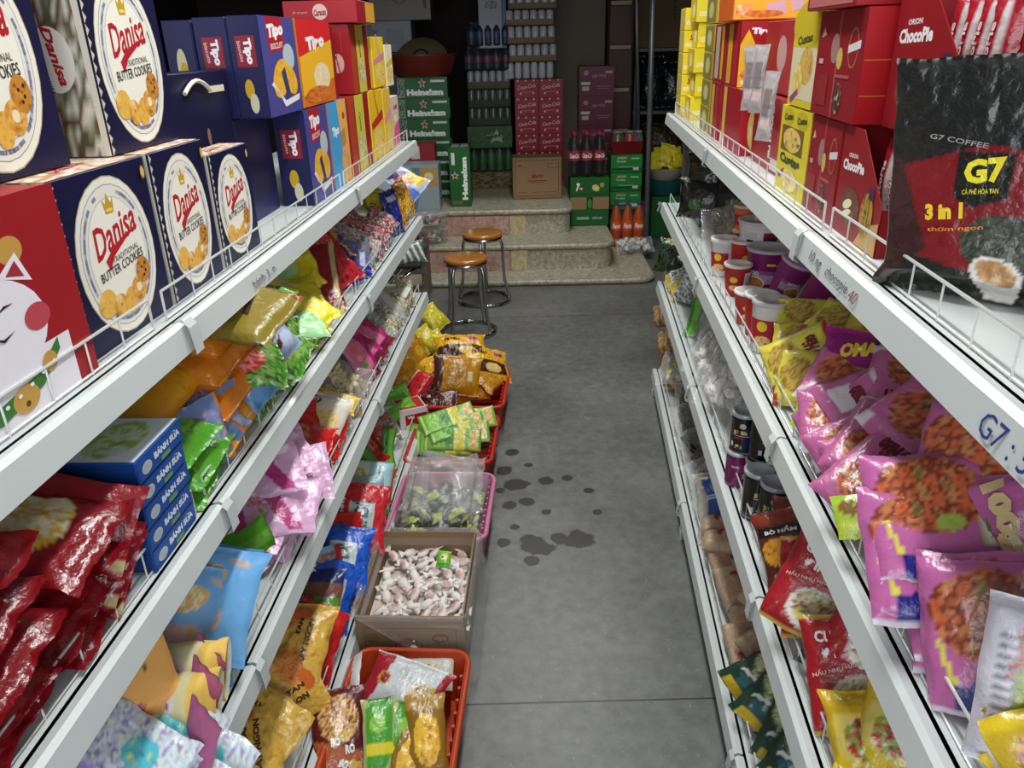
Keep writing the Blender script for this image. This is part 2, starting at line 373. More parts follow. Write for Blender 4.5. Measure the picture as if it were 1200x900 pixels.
# ------------------------------------------------------------------ the room
def floor_mat():
    m, nt, b = newmat('concrete_floor'); L = nt.links.new
    tc = nd(nt, 'ShaderNodeTexCoord'); pos = tc.outputs['Object']
    def nz(scale, det=6, rough=.6):
        n = nd(nt, 'ShaderNodeTexNoise'); n.inputs['Scale'].default_value = scale; n.inputs['Detail'].default_value = det; n.inputs['Roughness'].default_value = rough; L(pos, n.inputs['Vector']); return n
    n1 = nz(1.6); n2 = nz(22, 4)
    cr = nd(nt, 'ShaderNodeValToRGB'); cr.color_ramp.elements[0].position = .3; cr.color_ramp.elements[0].color = (.092, .094, .091, 1)
    cr.color_ramp.elements[1].position = .72; cr.color_ramp.elements[1].color = (.185, .188, .18, 1); L(n1.outputs[0], cr.inputs[0])
    mx = nd(nt, 'ShaderNodeMix', data_type='RGBA', blend_type='OVERLAY'); mx.inputs[0].default_value = .55; L(cr.outputs[0], mx.inputs[6]); L(n2.outputs[0], mx.inputs[7])
    col = mx.outputs[2]
    n3 = nz(60, 3); spk = nd(nt, 'ShaderNodeMath', operation='GREATER_THAN'); spk.inputs[1].default_value = .66; L(n3.outputs[0], spk.inputs[0])
    m0 = nd(nt, 'ShaderNodeMix', data_type='RGBA'); m0.inputs[7].default_value = (.23, .23, .22, 1); L(col, m0.inputs[6])
    q = nd(nt, 'ShaderNodeMath', operation='MULTIPLY'); q.inputs[1].default_value = .6; L(spk.outputs[0], q.inputs[0]); L(q.outputs[0], m0.inputs[0]); col = m0.outputs[2]
    # wet drips and stains with their own outlines
    wob = nz(15, 4); wet = None
    for (x, y, r) in STAINS:
        vm = nd(nt, 'ShaderNodeVectorMath', operation='DISTANCE'); vm.inputs[1].default_value = (x, y, 0); L(pos, vm.inputs[0])
        ad = nd(nt, 'ShaderNodeMath', operation='MULTIPLY_ADD'); ad.inputs[1].default_value = -r * 1.6; L(wob.outputs[0], ad.inputs[0]); L(vm.outputs['Value'], ad.inputs[2])
        mr = nd(nt, 'ShaderNodeMapRange'); mr.inputs['From Min'].default_value = r * .28; mr.inputs['From Max'].default_value = r * .1 ; mr.inputs['To Min'].default_value = 0; mr.inputs['To Max'].default_value = 1
        L(ad.outputs[0], mr.inputs['Value'])
        if wet is None: wet = mr.outputs[0]
        else:
            mm = nd(nt, 'ShaderNodeMath', operation='MAXIMUM'); L(wet, mm.inputs[0]); L(mr.outputs[0], mm.inputs[1]); wet = mm.outputs[0]
    m2 = nd(nt, 'ShaderNodeMix', data_type='RGBA'); L(wet, m2.inputs[0]); L(col, m2.inputs[6]); m2.inputs[7].default_value = (.02, .019, .017, 1); col = m2.outputs[2]
    # the saw-cut joints
    sep = nd(nt, 'ShaderNodeSeparateXYZ'); L(pos, sep.inputs[0])
    for (ax, v) in JOINTS:
        s1 = nd(nt, 'ShaderNodeMath', operation='SUBTRACT'); s1.inputs[1].default_value = v; L(sep.outputs[ax], s1.inputs[0])
        a1 = nd(nt, 'ShaderNodeMath', operation='ABSOLUTE'); L(s1.outputs[0], a1.inputs[0])
        l1 = nd(nt, 'ShaderNodeMath', operation='LESS_THAN'); l1.inputs[1].default_value = .003; L(a1.outputs[0], l1.inputs[0])
        m3 = nd(nt, 'ShaderNodeMix', data_type='RGBA'); L(l1.outputs[0], m3.inputs[0]); L(col, m3.inputs[6]); m3.inputs[7].default_value = (.025, .025, .025, 1); col = m3.outputs[2]
    L(col, b.inputs['Base Color'])
    rr = nd(nt, 'ShaderNodeMapRange'); rr.inputs['To Min'].default_value = .28; rr.inputs['To Max'].default_value = .52; L(n1.outputs[0], rr.inputs['Value']); L(rr.outputs[0], b.inputs['Roughness'])
    bp = nd(nt, 'ShaderNodeBump'); bp.inputs['Strength'].default_value = .12; bp.inputs['Distance'].default_value = .004; L(n2.outputs[0], bp.inputs['Height']); L(bp.outputs[0], b.inputs['Normal'])
    MATS['floor'] = m
STAINS = []
for (px, py, r) in ((606, 568, .05), (590, 552, .035), (640, 563, .03), (618, 588, .03), (630, 640, .055), (678, 633, .055), (655, 631, .035), (620, 632, .03), (597, 592, .028), (622, 657, .028), (603, 618, .02), (590, 636, .025), (640, 600, .02), (665, 560, .022), (600, 530, .03), (700, 600, .018), (586, 575, .02), (690, 575, .02), (620, 545, .02)):
    P = at(px, py, Z=0); STAINS.append((P.x, P.y, r))
JOINTS = ((1, at(690, 822, Z=0).y), (1, at(690, 822, Z=0).y + 3.2))
floor_mat()
def granite(name, c1, c2, sc_):
    m, nt, b = newmat(name); tc = nd(nt, 'ShaderNodeTexCoord')
    n = nd(nt, 'ShaderNodeTexNoise'); n.inputs['Scale'].default_value = sc_; n.inputs['Detail'].default_value = 8; n.inputs['Roughness'].default_value = .8
    nt.links.new(tc.outputs['Object'], n.inputs['Vector']); cr = nd(nt, 'ShaderNodeValToRGB')
    cr.color_ramp.elements[0].position = .35; cr.color_ramp.elements[0].color = (*hx(c1), 1); cr.color_ramp.elements[1].position = .65; cr.color_ramp.elements[1].color = (*hx(c2), 1)
    nt.links.new(n.outputs[0], cr.inputs[0]); nt.links.new(cr.outputs[0], b.inputs['Base Color']); b.inputs['Roughness'].default_value = .38
    MATS[name] = m
granite('granite_grey', '767263', 'c8c2ad', 34); granite('granite_pink', '8a6a60', 'd2aa9a', 34); granite('granite_tan', '988560', 'd6c496', 34)
solid('wall_paint', '6e655a', .8, 0, .3, None, 0, .15, 2)
solid('dark_wall', '2b2320', .8, 0, .3, None, 0, .3, 2)
solid('ceiling_paint', 'b9b7b0', .8)
W0 = (0, 0, 0)
m = MB(); m.box((-3.0, -2.6, -.1), (3.0, 8.4, 0), W0, 'floor'); struct(m.build('floor'))
m = MB(); m.box((-3.0, -2.6, 3.1), (3.0, 8.4, 3.2), W0, 'ceiling_paint'); struct(m.build('ceiling'))
m = MB(); m.box((2.95, -2.6, 0), (3.1, 8.4, 3.1), W0, 'dark_wall'); struct(m.build('wall_right'))
m = MB(); m.box((-3.1, -2.6, 0), (-2.95, 8.4, 3.1), W0, 'dark_wall'); struct(m.build('wall_left'))
# back wall with a barred window at the left
wx0, wx1 = at(168, 10, Y=8.3).x, at(219, 10, Y=8.3).x; wz0, wz1 = at(200, 27, Y=8.3).z, 2.9
m = MB()
m.box((-3.0, 8.3, 0), (3.0, 8.42, wz0), W0, 'dark_wall'); m.box((-3.0, 8.3, wz1), (3.0, 8.42, 3.1), W0, 'dark_wall')
m.box((-3.0, 8.3, wz0), (wx0, 8.42, wz1), W0, 'dark_wall'); m.box((wx1, 8.3, wz0), (3.0, 8.42, wz1), W0, 'dark_wall')
struct(m.build('wall_back'))
win = bpy.data.objects.new('window_1', None); C.objects.link(win); struct(win)
m = MB()
for a, b_ in (((wx0, wz0), (wx0 + .05, wz1)), ((wx1 - .05, wz0), (wx1, wz1)), ((wx0, wz0), (wx1, wz0 + .05)), ((wx0, wz1 - .05), (wx1, wz1)), (((wx0 + wx1) / 2 - .02, wz0), ((wx0 + wx1) / 2 + .02, wz1))):
    m.box((a[0], 8.32, a[1]), (b_[0], 8.37, b_[1]), W0, 'black_box')
m.build('window_frame', win)
m = MB()
for k in range(1, 12): m.box((wx0, 8.34, wz0 + k * .16), (wx1, 8.352, wz0 + k * .16 + .012), W0, 'black_box')
m.build('window_bars', win)
solid('leaf_green', '6f9a4c', .6, 0, .3, None, 0, .35, 6)
m = MB()
for k in range(900):
    P = Vector((random.uniform(-4.6, -2.4), 10 + random.uniform(-.5, .5), random.uniform(.6, 3.4))); a = random.uniform(.05, .12)
    q = [Vector((random.gauss(0, 1), random.gauss(0, 1), random.gauss(0, 1))).normalized() * a for _ in range(2)]
    m.add([P - q[0], P + q[1] * .5, P + q[0], P - q[1] * .5], [(0, 1, 2, 3)], W0, 'leaf_green')
m.tube([(-3.5, 10, -.1), (-3.5, 10, 1.5), (-3.4, 10, 3)], [.08, .06, .03], W0, 'kraft')
tag(m.build('garden_shrub'), 'green leafy shrub outside the barred window', 'shrub')
# side wall pieces behind the stacks: pale plastered pillar, brown panel cabinet
m = MB(); x0 = at(652, 60, Y=7.6).x; x1 = at(706, 60, Y=7.6).x; m.box((x0 - .35, 7.6, 0), (x1 + .02, 8.3, 3.1), W0, 'wall_paint'); struct(m.build('wall_pillar'))
m = MB(); m.box((-3, 5.55, 2.12), (3, 5.7, 3.1), W0, 'dark_wall'); struct(m.build('shade_beam'))  # unseen beam added to keep tube light off the upper back storage
# raised floor at the back, three bull-nosed granite steps
def step(name, pts, z0, z1, mat, nose=.022):
    """slab with a rounded nosing along its outline; pts: outline from left to right, closed far behind"""
    m = MB(); n = len(pts)
    back = [(pts[-1][0], 8.29), (pts[0][0], 8.29)]
    ring = pts + back
    m.add([(x, y, z1) for x, y in ring], [tuple(range(len(ring)))], W0, mat)
    # riser set back under the nosing
    vs = []; fs = []
    for (x, y) in pts: vs += [(x, y + .015, z0), (x, y + .015, z1 - nose)]
    for i in range(n - 1): fs.append((2 * i, 2 * i + 2, 2 * i + 3, 2 * i + 1))
    m.add(vs, fs, W0, mat)
    m.tube([(x, y + .008, z1 - nose) for x, y in pts], nose, W0, 'granite_grey', n=12)
    m.tube([(x, y + .012, z1 - nose * 2.1) for x, y in pts], .007, W0, 'wicker', n=6)
    o = m.build(name); struct(o); return o
def arc(cx, cy, r, a0, a1, n=10): return [(cx + r * cos(radians(a0 + (a1 - a0) * i / n)), cy + r * sin(radians(a0 + (a1 - a0) * i / n))) for i in range(n + 1)]
yA, yB, yC = at(640, 328, Z=.05).y, at(640, 286, Z=.25).y, at(620, 245, Z=.45).y
xA, xB, xC = at(762, 317, Z=.05).x, at(716, 278, Z=.25).x, at(668, 240, Z=.45).x
step('trim_1', [(-1.6, yA + .05), (xA - .12, yA)] + arc(xA - .12, yA + .12, .12, -90, 0) + [(xA + .02, yA + .9)], 0, .05, 'granite_grey')
step('trim_2', [(-1.6, yB + .04), (xB - .12, yB)] + arc(xB - .12, yB + .12, .12, -90, 0) + [(xB + .02, 7.25), (1.3, 7.3)], .0, .25, 'granite_grey')
step('trim_3', [(-1.6, yC + .04), (xC - .10, yC)] + arc(xC - .10, yC + .10, .10, -90, 0) + [(xC + .02, yC + .9)], .0, .45, 'granite_grey')
# coloured granite facing panels on the risers
m = MB()
for (xa, xb, mt) in ((-1.5, at(596, 270, Y=yC).x, 'granite_pink'), (at(598, 270, Y=yC).x, at(616, 270, Y=yC).x, 'granite_tan')):
    m.box((xa, yC + .004, .252), (xb, yC + .02, .40), W0, mt); m.box((xa, yB + .004, .052), (xb, yB + .02, .205), W0, mt)
struct(m.build('trim_4'))
# ------------------------------------------------------------------ shelving
MODS = [-0.005, 1.145, 2.275, 3.40, 4.53]
def shelving(R, name, label, ends, mods):
    root = empty(name, Matrix.Translation(R.o), label, 'shelving')
    def put(mb, nm, sm=False, par=root):
        o = mb.build(nm, None, sm); o.parent = par; o.matrix_parent_inverse = par.matrix_world.inverted(); return o
    def slab(m, s0, s1, u0, u1, z0, z1, mat='white_steel'):
        q = [R.p(s, u, z) for z in (z0, z1) for s, u in ((s0, u0), (s1, u0), (s1, u1), (s0, u1))]
        f = [(0, 1, 2, 3), (7, 6, 5, 4), (0, 4, 5, 1), (1, 5, 6, 2), (2, 6, 7, 3), (3, 7, 4, 0)]
        m.add(q, f if R.side > 0 else [t[::-1] for t in f], W0, mat)
    for a, b in zip(mods, mods[1:]):
        for t, z in R.z.items():
            dep = .40 if t < 4 else .44
            m = MB(); slab(m, a, b, .012, dep, z - .022, z); slab(m, a, b, .012, .02, z - .036, z); slab(m, a, b, dep - .006, dep, z, z + .02)
            put(m, 'shelf')
            # price rail: slanted channel with lips
            m = MB(); prof = [(.014, z + .001), (.002, z + .004), (-.006, z - .001), (-.012, z - .040), (-.006, z - .044), (.012, z - .042)]
            n = len(prof); g = .0035; vs = [R.p(s, u, zz) for s in (a + g, b - g) for u, zz in prof]
            m.add(vs, [(i, (i + 1) % n, n + (i + 1) % n, n + i) for i in range(n)] + [tuple(range(n)), tuple(range(2 * n - 1, n - 1, -1))], W0, 'white_steel')
            put(m, 'price_rail')
            # wire fence
            m = MB(); zt = z + .046; u = .028
            m.tube([R.p(a + .03, u, z + .001), R.p(a + .03, u, zt), R.p(b - .012, u, zt), R.p(b - .012, u, z + .001)], .0021, W0, 'wire', 6)
            k = a + .03 + .082
            while k < b - .04: m.tube([R.p(k, u, z + .001), R.p(k, u, zt)], .0014, W0, 'wire', 5); k += .082
            m.tube([R.p(a + .03, u, z + .004), R.p(b - .012, u, z + .004)], .0016, W0, 'wire', 5)
            put(m, 'wire_fence')
    for k in mods[1:-1]:
        for t, z in R.z.items():
            m = MB(); prof = [(-.008, z + .007), (-.016, z - .003), (-.02, z - .044), (-.008, z - .049)]
            vs = [R.p(s, u, zz) for s in (k - .014, k + .014) for u, zz in prof]
            m.add(vs, [(i, i + 1, 4 + i + 1, 4 + i) for i in range(3)], W0, 'clip'); put(m, 'rail_clip')
    for k in mods:
        m = MB(); slab(m, k - .02, k + .02, .40, .44, 0, R.z[1] + .02); put(m, 'upright')
        m = MB(); slab(m, k - .02, k + .02, -.002 if R.side > 0 else .01, .42, 0, .028); slab(m, k - .02, k + .02, .0, .03, .0, R.z[4] - .046); put(m, 'base_foot')
        for t in (1, 2, 3):
            m = MB(); z = R.z[t]
            q = [R.p(k + ds, u, zz) for ds in (-.0015, .0015) for u, zz in ((.40, z - .10), (.40, z - .022), (.03, z - .022), (.03, z - .035))]
            m.add(q, [(0, 1, 2, 3), (7, 6, 5, 4), (0, 4, 5, 1), (2, 6, 7, 3), (3, 7, 4, 0)], W0, 'white_steel'); put(m, 'bracket')
    m = MB(); slab(m, mods[0], mods[-1], .44, .446, .03, R.z[1] + .02); put(m, 'back_panel')
    m = MB(); slab(m, mods[0] + .02, mods[-1], .035, .04, .0, R.z[4] - .03); put(m, 'kick_plate')
    return root
rackL = shelving(RL, 'shelving_unit', 'long white steel gondola shelving along the left side of the aisle', 0, MODS)
rackR = shelving(RR, 'shelving_unit', 'long white steel gondola shelving along the right side of the aisle', 0, [-.005, 1.21, 2.26, 3.40, 4.55])
def rail_text(R, parent, text, s, t, length, hgt, deg=0, col='2a3a7a'):
    z = R.z[t]; m = MB(); sg = 1 if R.side > 0 else -1
    def fn(x, y, l):
        k = (y + 1) / 2; return R.p(s + sg * x * length / 2, -.0125 + (k) * .006 - .0006 - l, z - .021 + y * hgt / 2)
    draw(m, [('t', text, 0, 0, 2, 2, col, deg, 0)], fn, length, hgt, 'matte', .0004)
    o = m.build('price_writing'); o.parent = parent; o.matrix_parent_inverse = parent.matrix_world.inverted()
def s_of(R, px, py, t): return R.inv(R.on(px, py, R.z[t])).x
rail_text(RR, rackR, 'G7 : 59', s_of(RR, 1192, 488, 1) + .015, 1, .10, .022)
rail_text(RR, rackR, 'chocopie', s_of(RR, 990, 312, 1), 1, .10, .018, 0, '555c66'); rail_text(RR, rackR, '40', s_of(RR, 1018, 330, 1), 1, .03, .016, 0, '8a5c56')
rail_text(RR, rackR, '10 ng', s_of(RR, 965, 290, 1), 1, .06, .02, 0, '555c66')
rail_text(RL, rackL, 'bánh 3. n', s_of(RL, 300, 310, 1), 1, .12, .014, 0, '60656a')
# ------------------------------------------------------------------ cartons on the top shelves
def boxM(R, s, u, z, yaw=0, roll=0):
    y = R.du.copy(); x = y.cross(Vector((0, 0, 1)))
    m = Matrix(((x.x, y.x, 0, 0), (x.y, y.y, 0, 0), (0, 0, 1, 0), (0, 0, 0, 1)))
    P = R.p(s, u, z); m.translation = P
    return m @ Matrix.Rotation(radians(yaw), 4, 'Z') @ Matrix.Rotation(radians(roll), 4, 'Y')
def rbox(R, t, s0, s1, u0, D, Ht, base, faces, name, label, cat, group=None, z=0, yaw=0, mat='carton', roll=0, zabs=None):
    """carton between s0 and s1 (aisle face at u0)"""
    m = MB(); carton(m, abs(s1 - s0) - .002, D, Ht - .001, base, faces, mat)
    o = m.build(name); o.matrix_world = boxM(R, (s0 + s1) / 2, u0 + D / 2, (R.z[t] + z if zabs is None else zabs) + .0008, yaw, roll)
    return tag(o, label, cat, group)
COOK = ['b06a20', 'd9993f', 'e8b65c', 'c07a28']
def cookies(cx, cy, k=1.0, ky=1.0):
    return [('n', cx - .42 * k, cy - .00 * ky, .19 * k, .19 * ky, ['c98a30', 'e8b450', 'f0c468'], 5), ('n', cx - .17 * k, cy - .12 * ky, .15 * k, .17 * ky, COOK, 5),
            ('n', cx - .19 * k, cy - .02 * ky, .07 * k, .07 * ky, ['f0cf90', 'e8b65c'], 5), ('n', cx + .08 * k, cy - .13 * ky, .14 * k, .19 * ky, ['c98a30', 'e8b450', 'd99c3c'], 5, -15),
            ('n', cx + .30 * k, cy - .02 * ky, .17 * k, .18 * ky, COOK, 5), ('e', cx + .30 * k, cy - .01 * ky, .06 * k, .065 * ky, 'efe2c0'),
            ('n', cx + .47 * k, cy + .2 * ky, .16 * k, .19 * ky, ['8a4f1c', 'c98535', 'd9993f'], 9), ('e', cx + .44 * k, cy + .24 * ky, .02, .02, '3a1c0c'), ('e', cx + .52 * k, cy + .17 * ky, .02, .02, '3a1c0c'), ('e', cx + .47 * k, cy + .12 * ky, .018, .018, '3a1c0c'), ('e', cx + .53 * k, cy + .28 * ky, .018, .018, '3a1c0c')]
def crown(cx, cy, w, h):
    return [('p', [(cx - w * .7, cy - h), (cx + w * .7, cy - h), (cx + w, cy + h * .5), (cx + w * .45, cy - h * .05), (cx, cy + h), (cx - w * .45, cy - h * .05), (cx - w, cy + h * .5)], 'c9a02c'),
            ('e', cx, cy - h * .65, w * .6, h * .16, 'f0d878')]
def danisa_front():
    o = [('e', .0, -.02, .83, .93, 'b7ad94'), ('e', .0, -.02, .815, .915, 'f1ecdd'), ('e', .0, -.02, .74, .835, '8f90a8'), ('e', .0, -.02, .73, .825, 'ebe6da')]
    # the lettered ribbon round the oval
    for k in range(64):
        a = 2 * pi * k / 64
        if abs(sin(a) - 1) < .06 or k % 16 in (5, 6): continue
        o.append(('r', cos(a) * .665, -.02 + sin(a) * .755, .022, .045, '8487a6' if k % 3 else 'b4b4c6', math.degrees(a)))
    o += [('e', .0, -.02, .60, .69, 'a8a8b8'), ('e', .0, -.02, .593, .683, 'f4efe2')]
    o += crown(0, .6, .12, .12)
    o += [('t', 'Danisa', .0, .27, .98, .36, 'b8202c', 11, .018, .35), ('p', [(-.30, -.02), (-.10, .10), (.2, .19), (.52, .24), (.2, .13), (-.10, .0), (-.25, -.15)], 'b8202c'),
          ('t', 'TRADITIONAL', .14, -.02, .6, .07, '4a4640', 5, .0), ('t', 'BUTTER COOKIES', .02, -.14, .98, .11, '2a2826', 5, .01)]
    o += cookies(-.04, -.48, .98, .85)
    return o
def zig(side=-1, n=16, c='cfc6b4'):
    o = []
    for k in range(n):
        y0 = -1 + 2 * k / n; y1 = y0 + 2 / n
        o.append(('p', [(side, y0), (side * .93, (y0 + y1) / 2), (side, y1)] if side < 0 else [(side, y0), (side, y1), (side * .93, (y0 + y1) / 2)], c))
    return o
NAVY = '10123c'
def floral(vert=True):
    o = [('m', 0, 0, 1, 1, ['33402a', '8b8f72', 'd8d2c2', '5c5a40', '6c3f34', 'e4ded2', '46563a'], 9)]
    o += [('r', .9, 0, .1, 1, 'd9d1c0')]
    o += [('e', -.1, .02, .62, .34, 'e9e4d8'), ('t', 'Danisa', -.02, .06, .62, .30, 'b8202c', -82, .04, .3)] + [('t', 'BUTTER COOKIES', -.42, -.02, .62, .12, '2a2826', -82, .02)]
    return o
# two rows of navy cookie cartons
DG = 'navy cookie cartons with white ovals'
def danisa(s0, s1, u0, D, Ht, z, label, seal=True):
    f = danisa_front() + zig(-1)
    if seal: f += [('e', .86, .82, .05, .08, 'b98f2e'), ('e', .86, .82, .035, .055, 'dcc068')]
    return rbox(RL, 1, s0, s1, u0, D, Ht, NAVY, {'front': f, 'left': floral(), 'top': [('m', 0, 0, .98, .93, ['d8cdb8', 'c9926a', 'efe8da', 'b9a98c'], 6), ('t', 'Danisa', 0, 0, .8, .5, 'b8202c', 8, .03, .3)]}, 'cookie_carton', label, 'box', DG, z)
danisa(2.19, 2.432, .05, .10, .230, 0, 'navy cookie carton with white oval, bottom row, beside the carton with the waving cat')
danisa(1.982, 2.182, .05, .11, .230, 0, 'navy cookie carton with white oval, middle one of the bottom row')
danisa(1.778, 1.972, .05, .055, .200, 0, 'shorter navy cookie carton with white oval, bottom row, farthest from the viewer')
danisa(1.985, 2.212, .083, .095, .252, .2312, 'large navy cookie carton with white oval and flowered side, upper row, right of the two')
danisa(2.285, 2.53, .10, .12, .27, .2312, 'large navy cookie carton cut off by the left edge of the photo, upper row')
# carton with a waving cat, far left
cat_ops = [('r', 0, .62, 1, .4, 'a01c24'), ('e', .25, .55, .16, .13, 'c99a4a'), ('e', -.5, .75, .16, .13, 'c99a4a'), ('e', -.3, -.12, .78, .52, 'efeaf2'), ('r', -.2, -.75, .9, .35, 'efeaf2'),
           ('p', [(.02, .35), (.42, .22), (.30, .52)], 'efeaf2'), ('p', [(.12, .34), (.34, .28), (.27, .45)], 'a8303a'), ('p', [(-.95, .2), (-.6, .36), (-.85, .55)], 'efeaf2'),
           ('e', .36, -.12, .17, .13, 'c04a54'), ('e', -.28, -.08, .06, .03, 'a01c24'), ('p', [(-.12, .05), (.0, .11), (.12, .10), (.0, .085)], '3a2020'), ('p', [(-.7, .05), (-.58, .11), (-.46, .10), (-.58, .085)], '3a2020'),
           ('p', [(-.28, -.1), (-.1, -.2), (.05, -.14), (-.1, -.17)], '3a2020'), ('p', [(-.28, -.1), (-.46, -.2), (-.6, -.14), (-.46, -.17)], '3a2020'),
           ('p', [(-1, -.55), (-.4, -.72), (.2, -.62), (.52, -.40), (.52, -.52), (.2, -.76), (-.4, -.88), (-1, -.7)], '3f7a34'), ('e', -.05, -.78, .17, .13, 'c99a4a'), ('e', -.05, -.83, .03, .03, '5a3a1c'), ('e', .35, -.58, .10, .10, 'c99a4a')]
for k in range(8): cat_ops.append(('e', -.8 + k * .17, -.66 - .09 * sin(k * .5 + .4), .025, .02, 'f2f2f2'))
rbox(RL, 1, 2.45, 2.72, .03, .09, .232, 'a01c24', {'front': [('r', 0, 0, 1, 1, 'a01c24')] + cat_ops, 'left': [('r', 0, 0, 1, 1, 'd8d4dc')]}, 'gift_carton', 'red and white carton printed with a smiling lucky cat, far left of the top shelf', 'box')
# navy paper carrier bag with a cord handle
m = MB(); carton(m, .325, .07, .33, '14153a', {'front': [('p', [(-1, -1), (-.1, -1), (.55, -.62), (.98, .1), (.98, -.98), (-.1, -1)], '14153a'), ('p', [(.12, -.99), (.99, -.99), (.99, -.1), (.6, -.5)], 'd9c02c'), ('t', 'Danisa', .15, -.02, .45, .22, 'b8202c', 14, .04, .35), ('e', .18, .28, .05, .1, '8a6a5a'), ('r', .2, -.28, .14, .1, '2b2c50')],
    'left': [('r', 0, 0, .9, .98, '0d0e2c')]}, 'carton', 0, .002)
bag = m.build('gift_bag'); bag.matrix_world = boxM(RL, 1.805, .155, RL.z[1] + .001)
tag(bag, 'navy paper gift bag with white cord handle behind the small cookie cartons', 'bag')
m = MB(); m.tube([(-.06 + .12 * k / 8, -.037 - .004, .295 - .0 + .02 * sin(pi * k / 8)) for k in range(9)], .004, hx('e8e4da'), 'plastic', 8)
m.build('cord_handle', bag)
m = MB(); m.box((.06, -.0365, .290), (.14, -.0355, .302), hx('e6dfc8'), 'plastic'); m.build('handle_slot', bag)
# ---- blue-violet wafer cartons
def tipo_front(bg='4b4a92'):
    return [('p', [(-.62, .99), (.28, .99), (.28, .34), (-.62, .28)], 'b01f2a'), ('t', 'Tipo', -.15, .70, .9, .34, 'f6f4f4', 4, .07, .1), ('t', 'BISCUIT', -.15, .42, .7, .12, 'e8d8d0', 3, .02),
            ('e', .45, .18, .34, .28, 'b9c4c9'), ('n', -.15, -.25, .5, .36, ['d99a22', 'f0b83a', 'e0a42c'], 3, 20), ('n', .4, -.3, .4, .3, ['d99a22', 'f0b83a', 'e0a42c'], 3, -20), ('r', .1, -.35, .12, .3, '37406a', 20),
            ('p', [(-.75, -.35), (-.6, -.3), (-.1, -.85), (.8, -.75), (.85, -.62), (-.05, -.72)], 'eceae6')]
def tipo_side(): return [('r', 0, .32, .62, .3, '8f2436'), ('t', 'Tipo', .12, .32, .5, .62, 'efeff2', -85, .06), ('t', 'biscuits', -.35, .32, .4, .22, 'e0b8b8', -85, .02), ('e', -.1, -.42, .3, .2, 'c9a22a'), ('e', .1, -.7, .28, .2, 'cfcaa8')]
TG = 'violet wafer cartons'
def tipo(s0, s1, u0, z, Ht, D, label): return rbox(RL, 1, s0, s1, u0, D, Ht, '22234e', {'front': [('r', 0, 0, 1, 1, '4b4a92')] + tipo_front(), 'left': tipo_side() if u0 < .15 else [('e', 0, .1, .35, .35, 'c9c49a'), ('e', .1, -.1, .3, .28, 'c9a22a')]}, 'wafer_carton', label, 'box', TG, z)
tipo(1.375, 1.62, .045, .231, .20, .066, 'violet wafer carton in the upper row, front one of the row going back')
tipo(1.375, 1.62, .113, .231, .198, .068, 'violet wafer carton in the upper row, second from the aisle')
tipo(1.375, 1.62, .186, .231, .194, .06, 'violet wafer carton in the upper row, farthest from the aisle, yellow cookie on its end')
tipo(1.175, 1.385, .045, 0, .229, .078, 'violet wafer carton standing at the bottom row, left of the sky blue carton')
rbox(RL, 1, 1.395, 1.62, .13, .1, .229, '2c2d5e', {'left': [('e', 0, -.2, .3, .25, 'b9b49a')]}, 'wafer_carton', 'dark violet carton of the bottom row, under the upper wafer cartons', 'box', TG, 0)
rbox(RL, 1, .955, 1.165, .045, .078, .229, '2f86c4', {'front': [('r', -.3, 0, .7, 1, '4aa3d9'), ('p', [(.0, -1), (.2, 0), (.0, 1), (1, 1), (1, -1)], 'e9b45a'), ('t', 'Tipo', -.35, .3, .7, .28, 'f4f8fa', 4, .07), ('r', .42, .1, .25, .2, 'c98a48', 10), ('n', .4, -.5, .45, .3, ['a86a38', 'e0b070', 'd08a50'], 4), ('e', .62, .62, .14, .08, 'c03030')],
    'left': [('r', 0, 0, 1, 1, 'd96a28')]}, 'wafer_carton', 'sky blue and cream wafer carton in the bottom row', 'box')
rbox(RL, 1, 1.045, 1.36, .045, .07, .20, 'e0731e', {'front': [('r', 0, .55, 1, .45, 'd8262a'), ('p', [(-1, .15), (1, .55), (1, -.4), (-1, -.75)], 'f2b62c'), ('t', 'Tipo', .0, .45, 1.1, .4, 'f6f4f4', 4, .08), ('n', .2, -.35, .5, .35, ['f4e6cc', 'efd8a8', 'f8f0e0'], 4), ('n', -.1, -.75, .8, .2, ['c85a28', 'e08a38'], 5)],
    'left': [('r', 0, 0, 1, 1, 'e08a28')], 'top': [('r', 0, 0, 1, 1, 'e06020')]}, 'wafer_carton', 'orange and red wafer carton standing in the upper row beside the violet ones', 'box', None, .231)
RG = 'dark red gift cartons'
def redface(): return [('e', -.1, -.1, .5, .28, 'd9a8a0'), ('t', 'Caracas', -.1, -.1, .75, .2, '8f1c28', -80, .04, .3), ('r', .3, .5, .02, .3, 'c04a4a')]
def redbox(s0, s1, u0, z, Ht, D, label): 
    W_ = abs(s1 - s0)
    return rbox(RL, 1, s0, s1, u0, D, Ht, '9c1c26', {'front': [('r', -.72, 0, .27, 1, 'b5452c'), ('r', 0.05, 0, .42, 1, 'd9c84a'), ('t', 'Caracas', .05, .3, .5, .18, '4a6a3a', -85, .04), ('n', .05, -.4, .34, .4, ['e6dca0', 'b9a83a', 'e8e4c8', '5a7a40'], 5)], 'left': redface()}, 'gift_carton', label, 'box', RG, z)
redbox(.56, .82, .045, .231, .198, .075, 'dark red gift carton with a yellow picture strip, upright in the upper row')
rbox(RL, 1, .95, 1.03, .06, .10, .192, '8f1a24', {'left': redface()}, 'gift_carton', 'dark red gift carton in the gap right of the orange wafer carton', 'box', RG, .231)
redbox(.64, .93, .045, 0, .229, .08, 'dark red gift carton with a yellow picture strip, standing in the bottom row')
